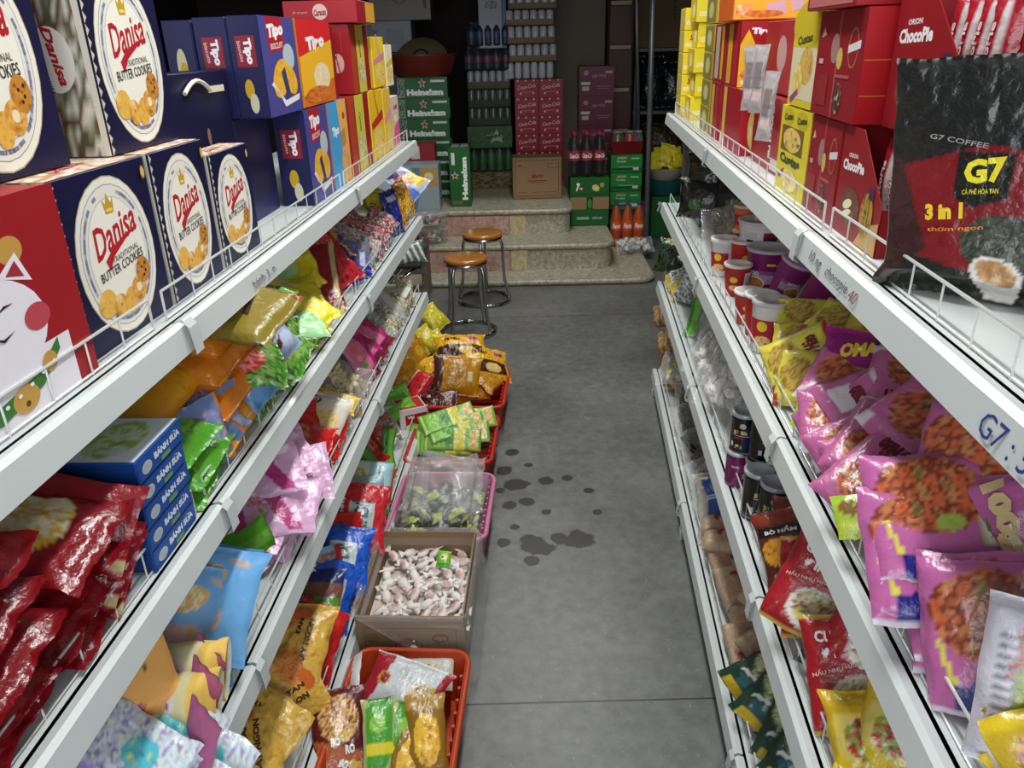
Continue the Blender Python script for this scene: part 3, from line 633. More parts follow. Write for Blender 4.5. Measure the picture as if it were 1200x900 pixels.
rbox(RL, 1, .56, .83, .012, .22, .062, 'a01c28', {'left': [('e', .0, .0, .2, .7, 'd9b8b0'), ('t', 'Caracas', .0, -.05, .34, .6, '8f1c28', 5, .04, .3), ('t', 'gift my good', -.55, -.05, .4, .3, 'd88a8a', 0, .01)], 'front': [('r', .4, 0, .5, .9, 'd9a23a')]}, 'gift_carton', 'dark red gift carton lying flat on top of the upright cartons', 'box', RG, .4315)
YG = 'yellow biscuit cartons at the far end'
def yel(s0, s1, z, Ht, bg, acc, label, txt='Custas'):
    return rbox(RL, 1, s0, s1, .045, .07, Ht, bg, {'front': [('r', 0, .0, .9, .97, bg), ('t', txt, .0, .6, 1.2, .2, acc, -60, .05, .2), ('n', 0, -.45, .8, .4, ['e8a838', 'f4d878', 'd98a2c'], 4), ('p', [(-.9, .1), (.9, .4), (.9, .1), (-.9, -.1)], acc)],
        'left': [('r', 0, 0, .9, .95, 'c8a83a'), ('r', 0, .3, .6, .1, 'e8e0b0')]}, 'biscuit_carton', label, 'box', YG, z)
yel(.29, .50, .231, .165, 'f2cf2e', 'e08aa8', 'yellow and pink biscuit carton, upper row next to the dark red one')
yel(.13, .27, .225, .145, 'f0ead0', 'e8c020', 'white and yellow biscuit carton, last of the upper row')
yel(.40, .62, 0, .228, 'efc42a', 'c9302c', 'yellow biscuit carton with red letters, bottom row')
yel(.24, .38, 0, .224, 'f4c640', 'e89ab0', 'yellow biscuit carton with pink stripe, bottom row')
rbox(RL, 1, .05, .22, .05, .085, .185, 'e2c9b8', {'front': [('p', [(-.95, -.95), (.95, -.95), (.95, .0), (-.3, -.2)], 'd9608a'), ('t', 'Cosy', .2, .55, .9, .25, 'a02c4a', 5, .05), ('e', 0, .1, .4, .15, 'f0ead8')], 'left': [('r', 0, .2, .8, .6, 'd8cba0'), ('p', [(-.9, -.95), (.9, -.95), (.9, -.3)], 'd9608a')] + [('r', 0, .7 - .1 * k, .6, .015, '8a7a50') for k in range(9)]}, 'biscuit_carton', 'cream and pink biscuit carton at the far tip of the top shelf', 'box', None, 0)
# ------------------------------------------------------------------ right rack, top shelf
def sol_ops(full=True): return [('r', 0, 0, 1, 1, 'f0d62a'), ('t', 'Solite', .0, .35, 1.1, .55, 'a8202c', 0, .04, .2), ('r', -.6, -.35, .28, .2, 'f4eaa0'), ('p', [(.1, -.99), (.99, -.99), (.99, -.2)], 'e8b83a'), ('t', 'strawberry', .2, -.1, .8, .12, 'b8862c', 5, .01)]
SG = 'yellow sponge cake cartons stacked at the far end'
nm_ = ['lowest', 'second lowest', 'middle', 'second highest', 'topmost']
for k in range(5):
    rbox(RR, 1, .17 + .01 * (k % 2), .335 + .012 * ((k * 7) % 3), .048 + .012 * (k % 2), .175, .086, 'e3c826', {'right': sol_ops(), 'front': [('r', 0, 0, .96, .9, 'd8bc30'), ('e', .1, 0, .4, .6, 'efe9b8')]}, 'cake_carton', 'yellow cake carton with red letters, %s in the stack by the shelf end' % nm_[k], 'box', SG, .087 * k)
for k in range(5):
    rbox(RR, 1, .0, .16, .03, .1, .08, 'd8c03a', {'front': [('r', 0, 0, .9, .8, 'c8b86a')], 'right': sol_ops()}, 'cake_carton', 'pale yellow cake carton, %s in the farthest stack of all' % nm_[k], 'box', SG, .081 * k)
for k in range(5):
    rbox(RR, 1, .60, .80, .05, .10, .083, 'a8963a', {'front': [('r', 0, 0, .9, .85, '8f8440'), ('e', 0, 0, .5, .6, 'cfc98a')], 'right': [('r', 0, 0, .9, .85, 'c9b84a'), ('e', 0, 0, .4, .5, '5a5a2c')]}, 'cake_carton', 'olive yellow cake carton with a window, %s of its stack' % nm_[k], 'box', None, .084 * k)
def redtipo(x): return [('r', 0, 0, 1, 1, 'a81824'), ('p', [(-1, -1), (-.1, -1), (-.2, -.2), (-.75, .75), (-1, .3)], 'e8b426'), ('t', 'Tipo', -.3, .68, .7, .24, 'f2f0f4', 0, .08), ('n', -.6, -.62, .34, .16, ['d06a3a', 'e89a5a'], 4), ('n', -.5, -.85, .4, .12, ['efe6d0', 'd8cdb8'], 4), ('n', .45, -.15, .27, .6, ['d9c060', 'e8dca0', 'c8a040'], 4), ('r', .05, .0, .12, .6, 'd8c0a8')] + [('r', .1 + .3 * k, .82, .06, .14, 'cfc6a8') for k in range(3)]
GR = 'red biscuit cartons standing on the top right shelf'
rbox(RR, 1, .82, 1.0, .05, .15, .168, '9a1a26', {'front': [('r', -.5, 0, .3, .9, 'c9b04a'), ('r', .4, 0, .3, .9, 'b03040')], 'right': [('r', 0, 0, .9, .9, 'b8a03a'), ('e', 0, 0, .5, .7, 'd8cfae')]}, 'biscuit_carton', 'red and gold biscuit carton, bottom row, right after the olive yellow stack', 'box', GR, 0)
rbox(RR, 1, .82, 1.02, .05, .15, .165, 'a01c28', {'front': [('r', -.3, 0, .35, .9, 'b9b4a0'), ('r', .6, 0, .2, .9, 'd8b02c')], 'right': [('r', 0, 0, .95, .95, 'a8963a'), ('r', -.3, .3, .3, .3, 'd0d0d0')]}, 'biscuit_carton', 'red and silver biscuit carton, upper row, right after the olive yellow stack', 'box', GR, .169)
rbox(RR, 1, 1.03, 1.26, .05, .155, .165, 'a01824', {'right': redtipo(1), 'front': [('r', -.3, 0, .3, .95, 'd8aa2c'), ('r', .5, 0, .3, .95, 'b82030')]}, 'biscuit_carton', 'red biscuit carton with a yellow swoosh, upper row under the big orange carton', 'box', GR, .169)
rbox(RR, 1, 1.03, 1.36, .05, .15, .168, 'a31a26', {'right': [('r', 0, 0, 1, 1, 'a81824'), ('n', -.5, -.15, .24, .7, ['e8dca0', 'd9c060', 'b89038'], 4), ('n', .4, -.15, .24, .7, ['e8dca0', 'd9c060', 'b89038'], 4)] + [('r', -.7 + .28 * k, .84, .07, .13, 'c8bf9c') for k in range(6)], 'top': [('r', 0, 0, 1, 1, 'd06a70')], 'front': [('r', -.6, 0, .15, .95, 'd8b850')]}, 'biscuit_carton', 'red biscuit carton with two oval biscuits, bottom row under the one with the swoosh', 'box', GR, 0)
rbox(RR, 1, 1.40, 1.78, .075, .11, .166, '9c1420', {'front': [('t', 'CHOCO PIE', .1, .1, 1.5, .14, 'f0e8e8', -88, .06), ('r', .5, -.2, .35, .4, 'b03a40'), ('r', .5, -.75, .3, .16, 'dccccc')], 'right': [('r', 0, 0, 1, 1, 'a31722')]}, 'biscuit_carton', 'plain deep red pie carton with upright white lettering, bottom row', 'box', GR, 0)
rbox(RR, 1, 1.36, 1.82, .095, .1, .16, 'a01a26', {'front': [('r', .2, 0, .6, .95, 'a82a34'), ('e', -.2, .1, .2, .5, 'c89a9a')]}, 'biscuit_carton', 'red biscuit carton behind the silver packets, upper row', 'box', GR, .169)
# silver sachets tucked upright between the cartons
for i, (s, u, z) in enumerate(((1.45, .045, .20), (1.56, .045, .205), (1.66, .05, .15))):
    o = pouch_mb(.036, .15, .014, 'a39c9c', [('r', 0, .1, .5, .4, '7d7476'), ('r', 0, -.5, .6, .1, 'c8b0b0')], 'pillow', 40 + i, 'foil').build('biscuit_sachet', None, True)
    o.matrix_world = RR.M(RR.p(s, u, RR.z[1] + z), (.75, -.6, .05), (.1 * i - .1, 0, 1)); tag(o, ['silver biscuit sachet tucked upright before the red cartons, farthest of three', 'silver biscuit sachet tucked upright before the red cartons, middle of three', 'silver biscuit sachet before the red cartons, hanging lowest of three'][i], 'packet', 'silver biscuit sachets')
# big orange carton on top
rbox(RR, 1, .98, 1.22, .03, .205, .12, 'd8641e', {'right': [('r', 0, 0, .97, .95, 'f0ac28'), ('t', 'Tipo', .25, .28, .85, .75, 'f6f2f6', 0, .10, .1), ('e', -.72, .12, .14, .16, 'c8302c'), ('n', -.7, -.6, .24, .3, ['c8603a', 'e89a5a', 'f0e0c8'], 4), ('r', .1, -.55, .25, .28, 'd8a8b8', 8), ('r', .62, -.35, .16, .28, 'd8a8b8', 14), ('n', -.2, -.75, .5, .15, ['c85a28', 'e08a38'], 5)]}, 'biscuit_carton', 'large orange and yellow wafer carton on top of the red biscuit cartons', 'box', None, .3355)
# yellow custard cake cartons facing the aisle
def custas(b=False):
    if b: return [('r', 0, 0, 1, 1, 'd8c42c'), ('e', 0, .95, 1.1, .55, 'c9b42a'), ('t', 'Custas', -.1, .62, 1.1, .22, '3a4a2c', 5, .05), ('r', 0, -.2, .95, .62, 'd8cfae'), ('n', .2, .0, .5, .45, ['b98a3a', 'd9b060', 'a8742c'], 4), ('n', -.35, -.35, .35, .4, ['d9b24a', 'f0d88a'], 4), ('r', -.5, -.75, .3, .08, '8a4a78', 20)]
    return [('r', 0, 0, 1, 1, 'dccb30'), ('r', -.1, .25, .75, .3, '7a6030'), ('n', -.1, .25, .6, .28, ['c89a3a', 'e8c870', '4a3018'], 5), ('e', -.45, .76, .38, .2, 'c9b42a'), ('e', .45, .76, .38, .2, 'c9b42a'), ('t', 'Custas', -.45, .76, .6, .16, '3a4a2c', 5, .05), ('t', 'Custas', .45, .76, .6, .16, '3a4a2c', 5, .05), ('t', 'Custas', -.1, -.22, 1.4, .24, '3a4a2c', 0, .06), ('n', 0, -.68, .55, .26, ['d9b24a', 'f4e0a0', 'c89030'], 4), ('r', -.6, -.6, .2, .06, '8a4a78', 20)]
rbox(RR, 1, 1.80, 2.03, .05, .14, .166, 'd3c02c', {'front': custas(), 'right': [('r', 0, 0, 1, 1, 'c9b42c')]}, 'cake_carton', 'yellow custard cake carton facing the aisle, bottom row', 'box', None, 0)
rbox(RR, 1, 1.83, 2.02, .05, .14, .15, 'd3c02c', {'front': custas(True), 'right': [('r', 0, 0, 1, 1, 'c9b42c'), ('e', 0, .5, .3, .2, 'e8e0a0')]}, 'cake_carton', 'yellow custard cake carton facing the aisle, upper row', 'box', None, .168)
# red pie cartons
def pie_side(): return [('r', 0, 0, 1, 1, '8c1a26'), ('r', -.02, 0, .03, 1, 'b04a48'), ('p', [(-.75, .7), (-.62, .55), (-.85, .5)], 'd8a890'), ('e', -.15, .3, .18, .28, 'a07878'), ('e', .1, .12, .12, .2, 'c8b058'), ('e', .62, .32, .2, .36, 'b86a4a'), ('e', .62, .32, .17, .32, '8c1a26'), ('r', .66, .34, .24, .07, 'd8d0d0', 8), ('n', .2, -.62, .2, .3, ['2c1a18', '5a3a34', 'c8b09a'], 8), ('r', .3, -.2, .3, .03, 'a85a5a'), ('r', -.55, -.5, .25, .3, '8f2a2a'), ('r', -.72, .05, .1, .05, 'c8a0a0')]
def pie_front(): return [('r', 0, 0, 1, 1, '8f1822'), ('p', [(-1, -1), (-1, -.75), (.1, -.55), (1, .1), (1, -1)], 'a8813a'), ('t', 'ORION', -.25, .62, .5, .09, 'e8e0e0', 2, .03), ('t', 'ChocoPie', -.1, .44, 1.2, .24, 'f0ecec', 3, .05), ('t', 'Best Quality', -.05, .26, .6, .06, 'b8862c', 3, .01), ('n', -.05, -.45, .5, .38, ['4a2a1c', '6a4030', '8a5a44'], 4), ('e', -.2, -.42, .22, .1, 'efe6c0', 15), ('e', -.15, -.55, .24, .06, 'efe6c0', 15), ('r', .7, .3, .14, .12, '3a2a4a'), ('n', .7, .1, .2, .2, ['8a7a3a', 'c8b058', '4a3a1c'], 5)]
PG = 'red chocolate pie cartons'
rbox(RR, 1, 2.035, 2.215, .05, .12, .166, '8f1822', {'front': pie_side(), 'right': [('r', 0, 0, 1, 1, '961a22')]}, 'pie_carton', 'red pie carton showing its long side, bottom row beside the yellow carton', 'box', PG, 0)
rbox(RR, 1, 2.025, 2.27, .045, .13, .165, '8f1822', {'front': pie_side(), 'right': [('r', 0, 0, 1, 1, 'a8141c'), ('r', 0, .12, .96, .008, 'c87a3a'), ('r', 0, -.5, .96, .008, 'c87a3a'), ('p', [(.1, .13), (.14, .13), (.98, .95), (.94, .95)], 'c87a3a'), ('p', [(.1, .11), (.14, .11), (.98, -.35), (.94, -.35)], 'c87a3a'), ('t', '20', -.2, -.78, .3, .14, 'e8d8d8', 0, .04), ('r', .3, -.78, .28, .02, 'd8b0b0'), ('r', .25, -.86, .22, .02, 'd8b0b0')]}, 'pie_carton', 'bright red pie carton with gold lines on its end, upper row', 'box', PG, .168)
def display(name, label, s0, s1, u0, z, Ht, D, nb):
    """open-fronted display carton, cut away diagonally, with wrapped bars standing in it"""
    W_ = s1 - s0; m = MB(); h2 = Ht * .42
    # local: X along s away/toward, built in rack directions
    z0 = RR.z[1] + z
    P = lambda s, u, zz: RR.p(s, u, z0 + zz) - RR.p(s0, u0, z0)
    th = .0016
    col = hx('8f1822')
    pts = [(s0, 0.001), (s1, 0.001), (s1, h2), (s0 + W_ * .42, Ht), (s0, Ht)]
    f = [P(s, u0, q) for s, q in pts]; b = [P(s, u0 + th, q) for s, q in pts]; n = 5
    m.add(f + b, [(4, 3, 2, 1, 0), (5, 6, 7, 8, 9)] + [(i, (i + 1) % n, n + (i + 1) % n, n + i) for i in range(n)], col, 'carton')
    def fn(x, y, l):
        s = s0 + W_ * (1 + x) / 2; return P(s, u0 - l, Ht * (1 + y) / 2)
    ops = [o for o in pie_front() if not (o[0] == 'r' and o[3] == 1)]
    draw(m, [('t', 'ORION', -.45, .5, .4, .08, 'e8e0e0', 2, .03), ('t', 'ChocoPie', -.38, .32, .95, .2, 'f0ecec', 2, .05), ('n', -.3, -.42, .42, .36, ['4a2a1c', '6a4030', '8a5a44'], 4), ('e', -.42, -.38, .2, .09, 'efe6c0', 15), ('e', -.4, -.54, .2, .06, 'efe6c0', 15), ('p', [(.1, -.98), (.98, -.98), (.98, -.4), (.4, -.6)], 'c8a060'), ('n', .45, -.4, .25, .4, ['2a2018', 'b8902c', '4a3a1c'], 6), ('r', .55, .0, .1, .1, '3a2a4a')], fn, W_, Ht, 'carton')
    for (sa, sb, ua, ub, hh) in ((s0, s0 + th, u0, u0 + D, Ht), (s1 - th, s1, u0, u0 + D, h2), (s0, s1, u0 + D - th, u0 + D, Ht)):
        q = [P(s, u, zz) for zz in (0.001, hh) for s, u in ((sa, ua), (sb, ua), (sb, ub), (sa, ub))]
        m.add(q, [(0, 1, 2, 3), (7, 6, 5, 4), (0, 4, 5, 1), (1, 5, 6, 2), (2, 6, 7, 3), (3, 7, 4, 0)], col, 'carton')
    q = [P(s, u, .001) for s, u in ((s0, u0), (s1, u0), (s1, u0 + D), (s0, u0 + D))]; m.add(q, [(0, 1, 2, 3)], col, 'carton')
    o = m.build(name); o.matrix_world = Matrix.Translation(RR.p(s0, u0, z0)); tag(o, label, 'box', PG)
    for k in range(nb):
        s = s0 + W_ * (.36 + .6 * (k + .5) / nb)
        p = pouch_mb(Ht * .86, .045, .030, 'a01a28', [('r', .1, -.25, .8, .16, 'c8bcbc'), ('t', 'ChocoPie', 0, .35, 1.2, .4, 'd8c8c8', 0, .03)], 'pillow', 60 + k, 'foil').build('wrapped_pie', None, True)
        p.matrix_world = RR.M(RR.p(s, u0 + D * .42, z0 + Ht * .50), (.35, -1, 0), (-1, -.35, 0)); tag(p, 'red wrapped pie standing %s from the left inside the %s' % (['first', 'second', 'third', 'fourth'][k], 'upper display carton' if z > .1 else 'lower display carton'), 'packet', 'wrapped pies in the display cartons')
display('display_carton', 'red open-fronted pie display carton, lower row, cut away diagonally', 2.225, 2.43, .05, 0, .166, .12, 3)
display('display_carton', 'red open-fronted pie display carton, upper row, behind the black coffee bag', 2.29, 2.53, .08, .168, .19, .12, 4)
rbox(RR, 1, 2.44, 2.57, .09, .10, .16, '8f1822', {'front': pie_front()}, 'pie_carton', 'red pie carton facing the aisle, bottom row, half covered by the coffee bag', 'box', PG, 0)
rbox(RR, 1, 1.98, 2.25, .03, .24, .1, '941620', {'right': [('t', 'ChocoPie', .05, -.3, 1.3, .7, 'f0ecec', 0, .06), ('r', .0, -.85, .35, .04, 'c89a3a')], 'front': [('r', 0, 0, .9, .9, 'b06a68')]}, 'pie_carton', 'large red pie carton lying on top, cut by the upper edge of the photo', 'box', PG, .334)
# black and red coffee carrier bag leaning on the cartons
W_, H_ = .26, .27
ops = [('r', 0, -.25, 1, .8, '7a0f18'), ('p', [(-1, 1), (1, 1), (1, .45), (.2, .30), (-.2, .32), (-1, .1)], '1c1d1c'), ('p', [(-.9, .2), (-.55, -.55), (-1, -1), (-1, .2)], '3a1c1c'),
       ('p', [(-.36, .26), (.10, .26), (.10, -.08), (-.2, -.18), (-.36, -.10)], '15150f'), ('t', 'G7', -.13, .13, .34, .2, 'e8d82a', 8, .05), ('t', 'CÀ PHÊ HÒA TAN', -.14, -.03, .3, .05, 'd8c82a', 6, .02),
       ('t', '3 in 1', -.42, -.22, .34, .14, 'e8c82a', 8, .06), ('t', 'thơm ngon', -.3, -.36, .5, .05, 'd8802a', 8, .02), ('p', [(-1, -1), (1, -1), (1, -.65), (.5, -.55), (-.1, -.72), (-.7, -.62)], '20221c'),
       ('n', .1, -.45, .34, .24, ['262a22', '4a5040', '2e3428', '6a7068'], 6), ('n', .55, -.4, .2, .3, ['2a3040', 'c0c8d0', '40485a', '202430'], 6), ('e', .12, -.72, .24, .15, 'e4e0dc', -20), ('n', .12, -.70, .19, .105, ['a87a48', 'd8b078'], 4, -20),
       ('p', [(-.08, -.78), (.33, -.82), (.26, -.99), (.02, -.99)], 'dcd8d4'), ('e', .22, .66, .16, .085, '080404'), ('t', 'G7 COFFEE', -.38, .36, .5, .04, '9a9494', -8, .01)]
o = pouch_mb(W_, H_, .07, '2a1214', ops, 'stand', 5, 'foil', cell=.0033, fin=.03, crum=.8).build('coffee_bag', None, True)
o.matrix_world = RR.M(RR.p(2.625, .105, RR.z[1] + H_ / 2 + .004), (.8, -.62, -.05), (-.05, .0, 1)); tag(o, 'black and dark red coffee bag with a die-cut handle and a cup picture', 'bag')
# clear sleeve hanging down beside it
o = pouch_mb(.30, .34, .05, 'c0c0c0', [], 'pillow', 9, 'clear_film').build('clear_bag', None, True)
o.matrix_world = RR.M(RR.p(2.86, .25, RR.z[1] + .40), (.8, -.62, .25), (0, 0, 1)); tag(o, 'empty clear plastic bag over the coffee bag at the right edge', 'bag')
o = pouch_mb(.26, .30, .06, '6a1018', [('r', 0, .1, .8, .5, '8a1620'), ('r', .0, -.5, .9, .3, '1c1816')], 'stand', 11, 'foil').build('coffee_bag', None, True)
o.matrix_world = RR.M(RR.p(2.97, .2, RR.z[1] + .152), (.8, -.62, 0), (0, 0, 1)); tag(o, 'second dark red coffee bag at the right edge of the photo, nearer the viewer', 'bag')
# ------------------------------------------------------------------ film packets, bags and clear bags
PK = {}; PKM = {}
def defpk(key, oname, cat, W_, H_, T_, base, ops=(), kind='pillow', nv=3, **kw): PK[key] = (oname, cat, W_, H_, T_, base, list(ops), kind, nv, kw)
def pkmesh(key, v):
    oname, cat, W_, H_, T_, base, ops, kind, nv, kw = PK[key]; v = v % nv
    if (key, v) not in PKM:
        mb = pouch_mb(W_, H_, T_, base, ops, kind, seed=len(PKM) * 3 + v + 1, **kw); PKM[key, v] = mb.mesh(oname, True)
    return PKM[key, v]
PKC = [0]; FREEO = set(); FREE = ('plum', 'whiteclr')
def pk(R, P, n, upv, key, label, group=None, v=None, cat=None):
    PKC[0] += 1
    o = bpy.data.objects.new(PK[key][0], pkmesh(key, PKC[0] if v is None else v)); C.objects.link(o)
    o.matrix_world = R.M(P, n, upv) if R else basis(P, n, upv)
    if key in FREE: FREEO.add(o.name)
    return tag(o, label, cat or PK[key][1], group)
def basis(P, n, upv):
    z = Vector(n).normalized(); y = Vector(upv); y = (y - z * y.dot(z)).normalized(); x = y.cross(z)
    return Matrix(((x.x, y.x, z.x, P.x), (x.y, y.y, z.y, P.y), (x.z, y.z, z.z, P.z), (0, 0, 0, 1)))
def lump(mb, p, r, col, mat, rnd, flat=1.0):
    """small irregular piece"""
    t = (1 + sqrt(5)) / 2
    vs = [(-1, t, 0), (1, t, 0), (-1, -t, 0), (1, -t, 0), (0, -1, t), (0, 1, t), (0, -1, -t), (0, 1, -t), (t, 0, -1), (t, 0, 1), (-t, 0, -1), (-t, 0, 1)]
    fs = [(0, 11, 5), (0, 5, 1), (0, 1, 7), (0, 7, 10), (0, 10, 11), (1, 5, 9), (5, 11, 4), (11, 10, 2), (10, 7, 6), (7, 1, 8), (3, 9, 4), (3, 4, 2), (3, 2, 6), (3, 6, 8), (3, 8, 9), (4, 9, 5), (2, 4, 11), (6, 2, 10), (8, 6, 7), (9, 8, 1)]
    M3 = Matrix.Rotation(rnd.uniform(0, 6.3), 3, 'X') @ Matrix.Rotation(rnd.uniform(0, 6.3), 3, 'Z')
    sx, sy, sz = rnd.uniform(.7, 1.3), rnd.uniform(.7, 1.3), rnd.uniform(.5, 1) * flat
    mb.add([M3 @ Vector((x * sx, y * sy, z * sz)) * (r / 1.9 * rnd.uniform(.85, 1.15)) + Vector(p) for x, y, z in vs], fs, col, mat)
CBM = {}
def clear_bag(R, P, n, upv, W_, H_, T_, cols, label, name='clear_bag', cat='bag', npc=70, r=.012, flat=.6, group=None, film='clear_film', seed=1, kind='stuff', mat='soft_film', fill=.72, content='filling', neck=True, ykind='pillow'):
    key = (W_, H_, T_, tuple(cols), npc, r, film, seed)
    if key not in CBM:
        rnd = random.Random(seed); fn = pouch_fn(W_, H_, T_, ykind, seed, 0, 1.6)
        m = MB()
        for i in range(npc):
            x, y = rnd.uniform(-fill, fill), rnd.uniform(-.85, fill)
            zz = rnd.uniform(-.75, .85); a = fn(x, y, -.3 * r, 1); b = fn(x, y, -.3 * r, -1); zc = b[2] + (a[2] - b[2]) * (zz * .5 + .5)
            lump(m, (a[0], a[1], zc), r * rnd.uniform(.8, 1.3), hc(rnd.choice(cols)), mat, rnd, flat)
        CBM[key] = (m.mesh(content), pouch_mb(W_, H_, T_ * 1.06, 'ffffff', [], ykind, seed, film, crum=1.6, cell=.009).mesh('film', True))
    e = empty(name, R.M(P, n, upv) if R else basis(P, n, upv), label, cat, group)
    a = bpy.data.objects.new(content, CBM[key][0]); C.objects.link(a); a.parent = e; tag(a, kind=kind)
    b = bpy.data.objects.new('film', CBM[key][1]); C.objects.link(b); b.parent = e
    return e
L2z, L3z, L4z = RL.z[2], RL.z[3], RL.z[4]
def onL(px, py, t, h): return RL.on(px, py, RL.z[t] + h)
# ================= left rack, second shelf
RED = '7e0d18'
defpk('redfoil', 'biscuit_bag', 'bag', .165, .27, .052, RED, [('r', 0, .2, .8, .55, '8f1420'), ('n', -.1, .25, .7, .42, ['f2dc9a', 'f6efc8', 'e8b83a', 'f4e6b0'], 3), ('r', .82, -.2, .06, .55, 'c9b48a'), ('r', .6, -.7, .3, .05, 'c8c0b8')], 'pillow', 4, back='6a0a14', crum=2.2, fin=.08, cell=.0055, mat='foil')
ordn = ['lowest', 'second', 'third', 'fourth', 'topmost', 'sixth']
for c, (s0, n) in enumerate(((2.585, 4), (2.745, 5), (2.90, 5), (3.05, 4))):
    for k in range(n):
        z = L2z + .026 + k * .044
        pk(RL, RL.p(s0 + random.uniform(-.015, .015), .125 + .02 * ((k * 3) % 3) + random.uniform(-.015, .02), z), (.22 + random.uniform(-.08, .08), -.12 + random.uniform(-.1, .1), 1), (random.uniform(-.22, .22), -1, -.16 + random.uniform(-.08, .08)), 'redfoil',
           'dark red foil biscuit bag, %s in the %s pile of the near end' % (['lowest', 'second from below', 'third from below', 'fourth from below', 'topmost'][k] if k < n - 1 else 'topmost', ['first', 'second', 'third', 'nearest'][c]), 'dark red foil biscuit bags')
# tall red packs wedged beside the blue cartons
defpk('redthin', 'biscuit_bag', 'bag', .12, .24, .03, '86111c', [('r', .75, 0, .16, 1, 'b9a878')], 'pillow', 2, crum=1.5)
for i, (s, z) in enumerate(((2.52, .05), (2.53, .10), (2.525, .15))):
    pk(RL, RL.p(s, .11, L2z + z), (.75, -.2, .6), (.05, -1, -.2), 'redthin', ['dark red bag with gold edge wedged beside the blue cartons, lowest', 'dark red bag with gold edge wedged beside the blue cartons, middle', 'dark red bag with gold edge wedged beside the blue cartons, highest'][i], 'thin dark red bags')
for k in range(5):
    rbox(RL, 2, 2.315 + .004 * (k % 2), 2.455 + .004 * (k % 2), .022 - .002 * k, .135, .036, '1c4a94', {'front': [('r', 0, 0, .97, .9, '1d4f9e'), ('e', -.62, -.15, .2, .5, 'c9c4b4'), ('e', -.62, -.15, .15, .36, 'a8b8c8'), ('t', 'BÁNH SỮA', .28, .15, 1.15, .75, 'dfe6ee', 0, .06), ('r', .15, -.65, .2, .2, '6a9a6a')], 'left': [('r', 0, 0, .97, .9, '163c7c')],
        'top': [('r', 0, 0, .96, .96, 'dce9f2'), ('n', 0, -.1, .85, .6, ['6aa03c', '9ac85a', 'd8e8c8', 'b8d8f0'], 3), ('r', .6, .75, .22, .12, 'd86a6a')]}, 'milk_biscuit_carton', 'blue carton with white lettering, %s of the stack of five' % ['lowest', 'second from below', 'middle', 'second from the top', 'topmost'][k], 'box', 'blue biscuit cartons', .0362 * k)
# green bags beyond them
defpk('greenbag', 'snack_bag', 'bag', .15, .24, .05, '4f9a24', [('m', 0, .1, .9, .6, ['2f7a1c', '6ac02c', '8ad83a', '3f8a24'], 4), ('n', .1, .1, .5, .3, ['e8d890', 'd8b860'], 4)], 'pillow', 3, crum=2)
for i, (s, u, z) in enumerate(((2.235, .13, .03), (2.215, .12, .072), (2.24, .14, .114))):
    pk(RL, RL.p(s, u, L2z + z), (.2, -.25, 1), (.1 * i - .1, -1, -.2), 'greenbag', 'green snack bag behind the blue cartons, ' + ['lowest', 'middle', 'topmost'][i], 'green snack bags')
# orange biscuit packs stacked with patterned gusset ends
defpk('orange', 'biscuit_pack', 'packet', .20, .30, .075, 'd9801c', [('r', 0, 0, .96, .9, 'd67c18'), ('t', 'THÀNH PHẦN: BỘT MÌ, ĐƯỜNG', 0, .2, 1.2, .05, 'b06414', 90, 0), ('t', 'SẢN XUẤT TẠI VIỆT NAM', .3, .2, 1.2, .05, 'b06414', 90, 0), ('t', 'BẢO QUẢN NƠI KHÔ RÁO', -.3, .2, 1.2, .05, 'b06414', 90, 0)], 'block', 3, crum=.6, fin=.06)
defpk('orangegg', 'biscuit_pack', 'packet', .19, .30, .06, 'e89a1c', [('r', 0, .0, .97, .95, 'efa826'), ('e', .1, .25, .3, .17, 'f2d8d0'), ('e', .1, .25, .2, .12, 'e87818'), ('r', -.1, -.38, 1, .05, '1c2ca8'), ('n', .1, -.62, .7, .16, ['4a8a2c', 'd8c83a', 'e8a080', '6aa83c'], 5), ('r', 0, -.93, 1, .09, '6a6a98')], 'block', 2, crum=.6, fin=.05)
for i, (s, u, z, k) in enumerate(((2.06, .17, .04, 'orangegg'), (2.03, .17, .105, 'orange'), (2.02, .17, .170, 'orange'), (1.985, .17, .235, 'orange'))):
    pk(RL, RL.p(s, u, L2z + z), (.12, -.06, 1), (.02 + .03 * i, -1, -.04), k, ['yellow orange egg biscuit pack at the bottom of the orange stack', 'orange biscuit pack, second from the bottom of the stack', 'orange biscuit pack, third in the stack', 'orange biscuit pack on top of the stack'][i], 'orange biscuit packs', v=i)
pk(RL, RL.p(2.19, .22, L2z + .155), (.2, -.1, 1), (.05, -1, -.1), 'orangegg', 'yellow biscuit pack with an egg picture lying over the green bags', 'orange biscuit packs', v=1)
BLUEG = [('r', 0, 0, 1, 1, '6f86b8'), ('n', .1, .1, .7, .6, ['7a90c8', 'a8b0d8', 'b07aa0', '8aa8d8'], 7), ('m', -.1, -.7, .8, .25, ['4a9ab0', '5a88b8', '3a6a90'], 4), ('r', .9, 0, .1, 1, 'd8823a'), ('n', .2, .25, .4, .4, ['c05a80', '8a98d0', 'c8c8e8'], 12)]
defpk('bluegus', 'wafer_pack', 'packet', .085, .13, .035, '6f86b8', BLUEG, 'pillow', 3, crum=1.2, back='9a5a24')
BAR = [('r', 0, 0, 1, 1, 'a8b8d8'), ('r', -.35, .35, .3, .14, '5a3020', 35), ('r', -.2, .0, .3, .12, '5a3020', 35), ('r', -.05, -.35, .3, .12, '5a3020', 35), ('r', .55, .45, .2, .2, '2a3a9a'), ('t', 'LG', .55, .45, .3, .2, 'e8e8f4', 0, .05), ('e', .4, -.4, .4, .3, 'c8d4ec')]
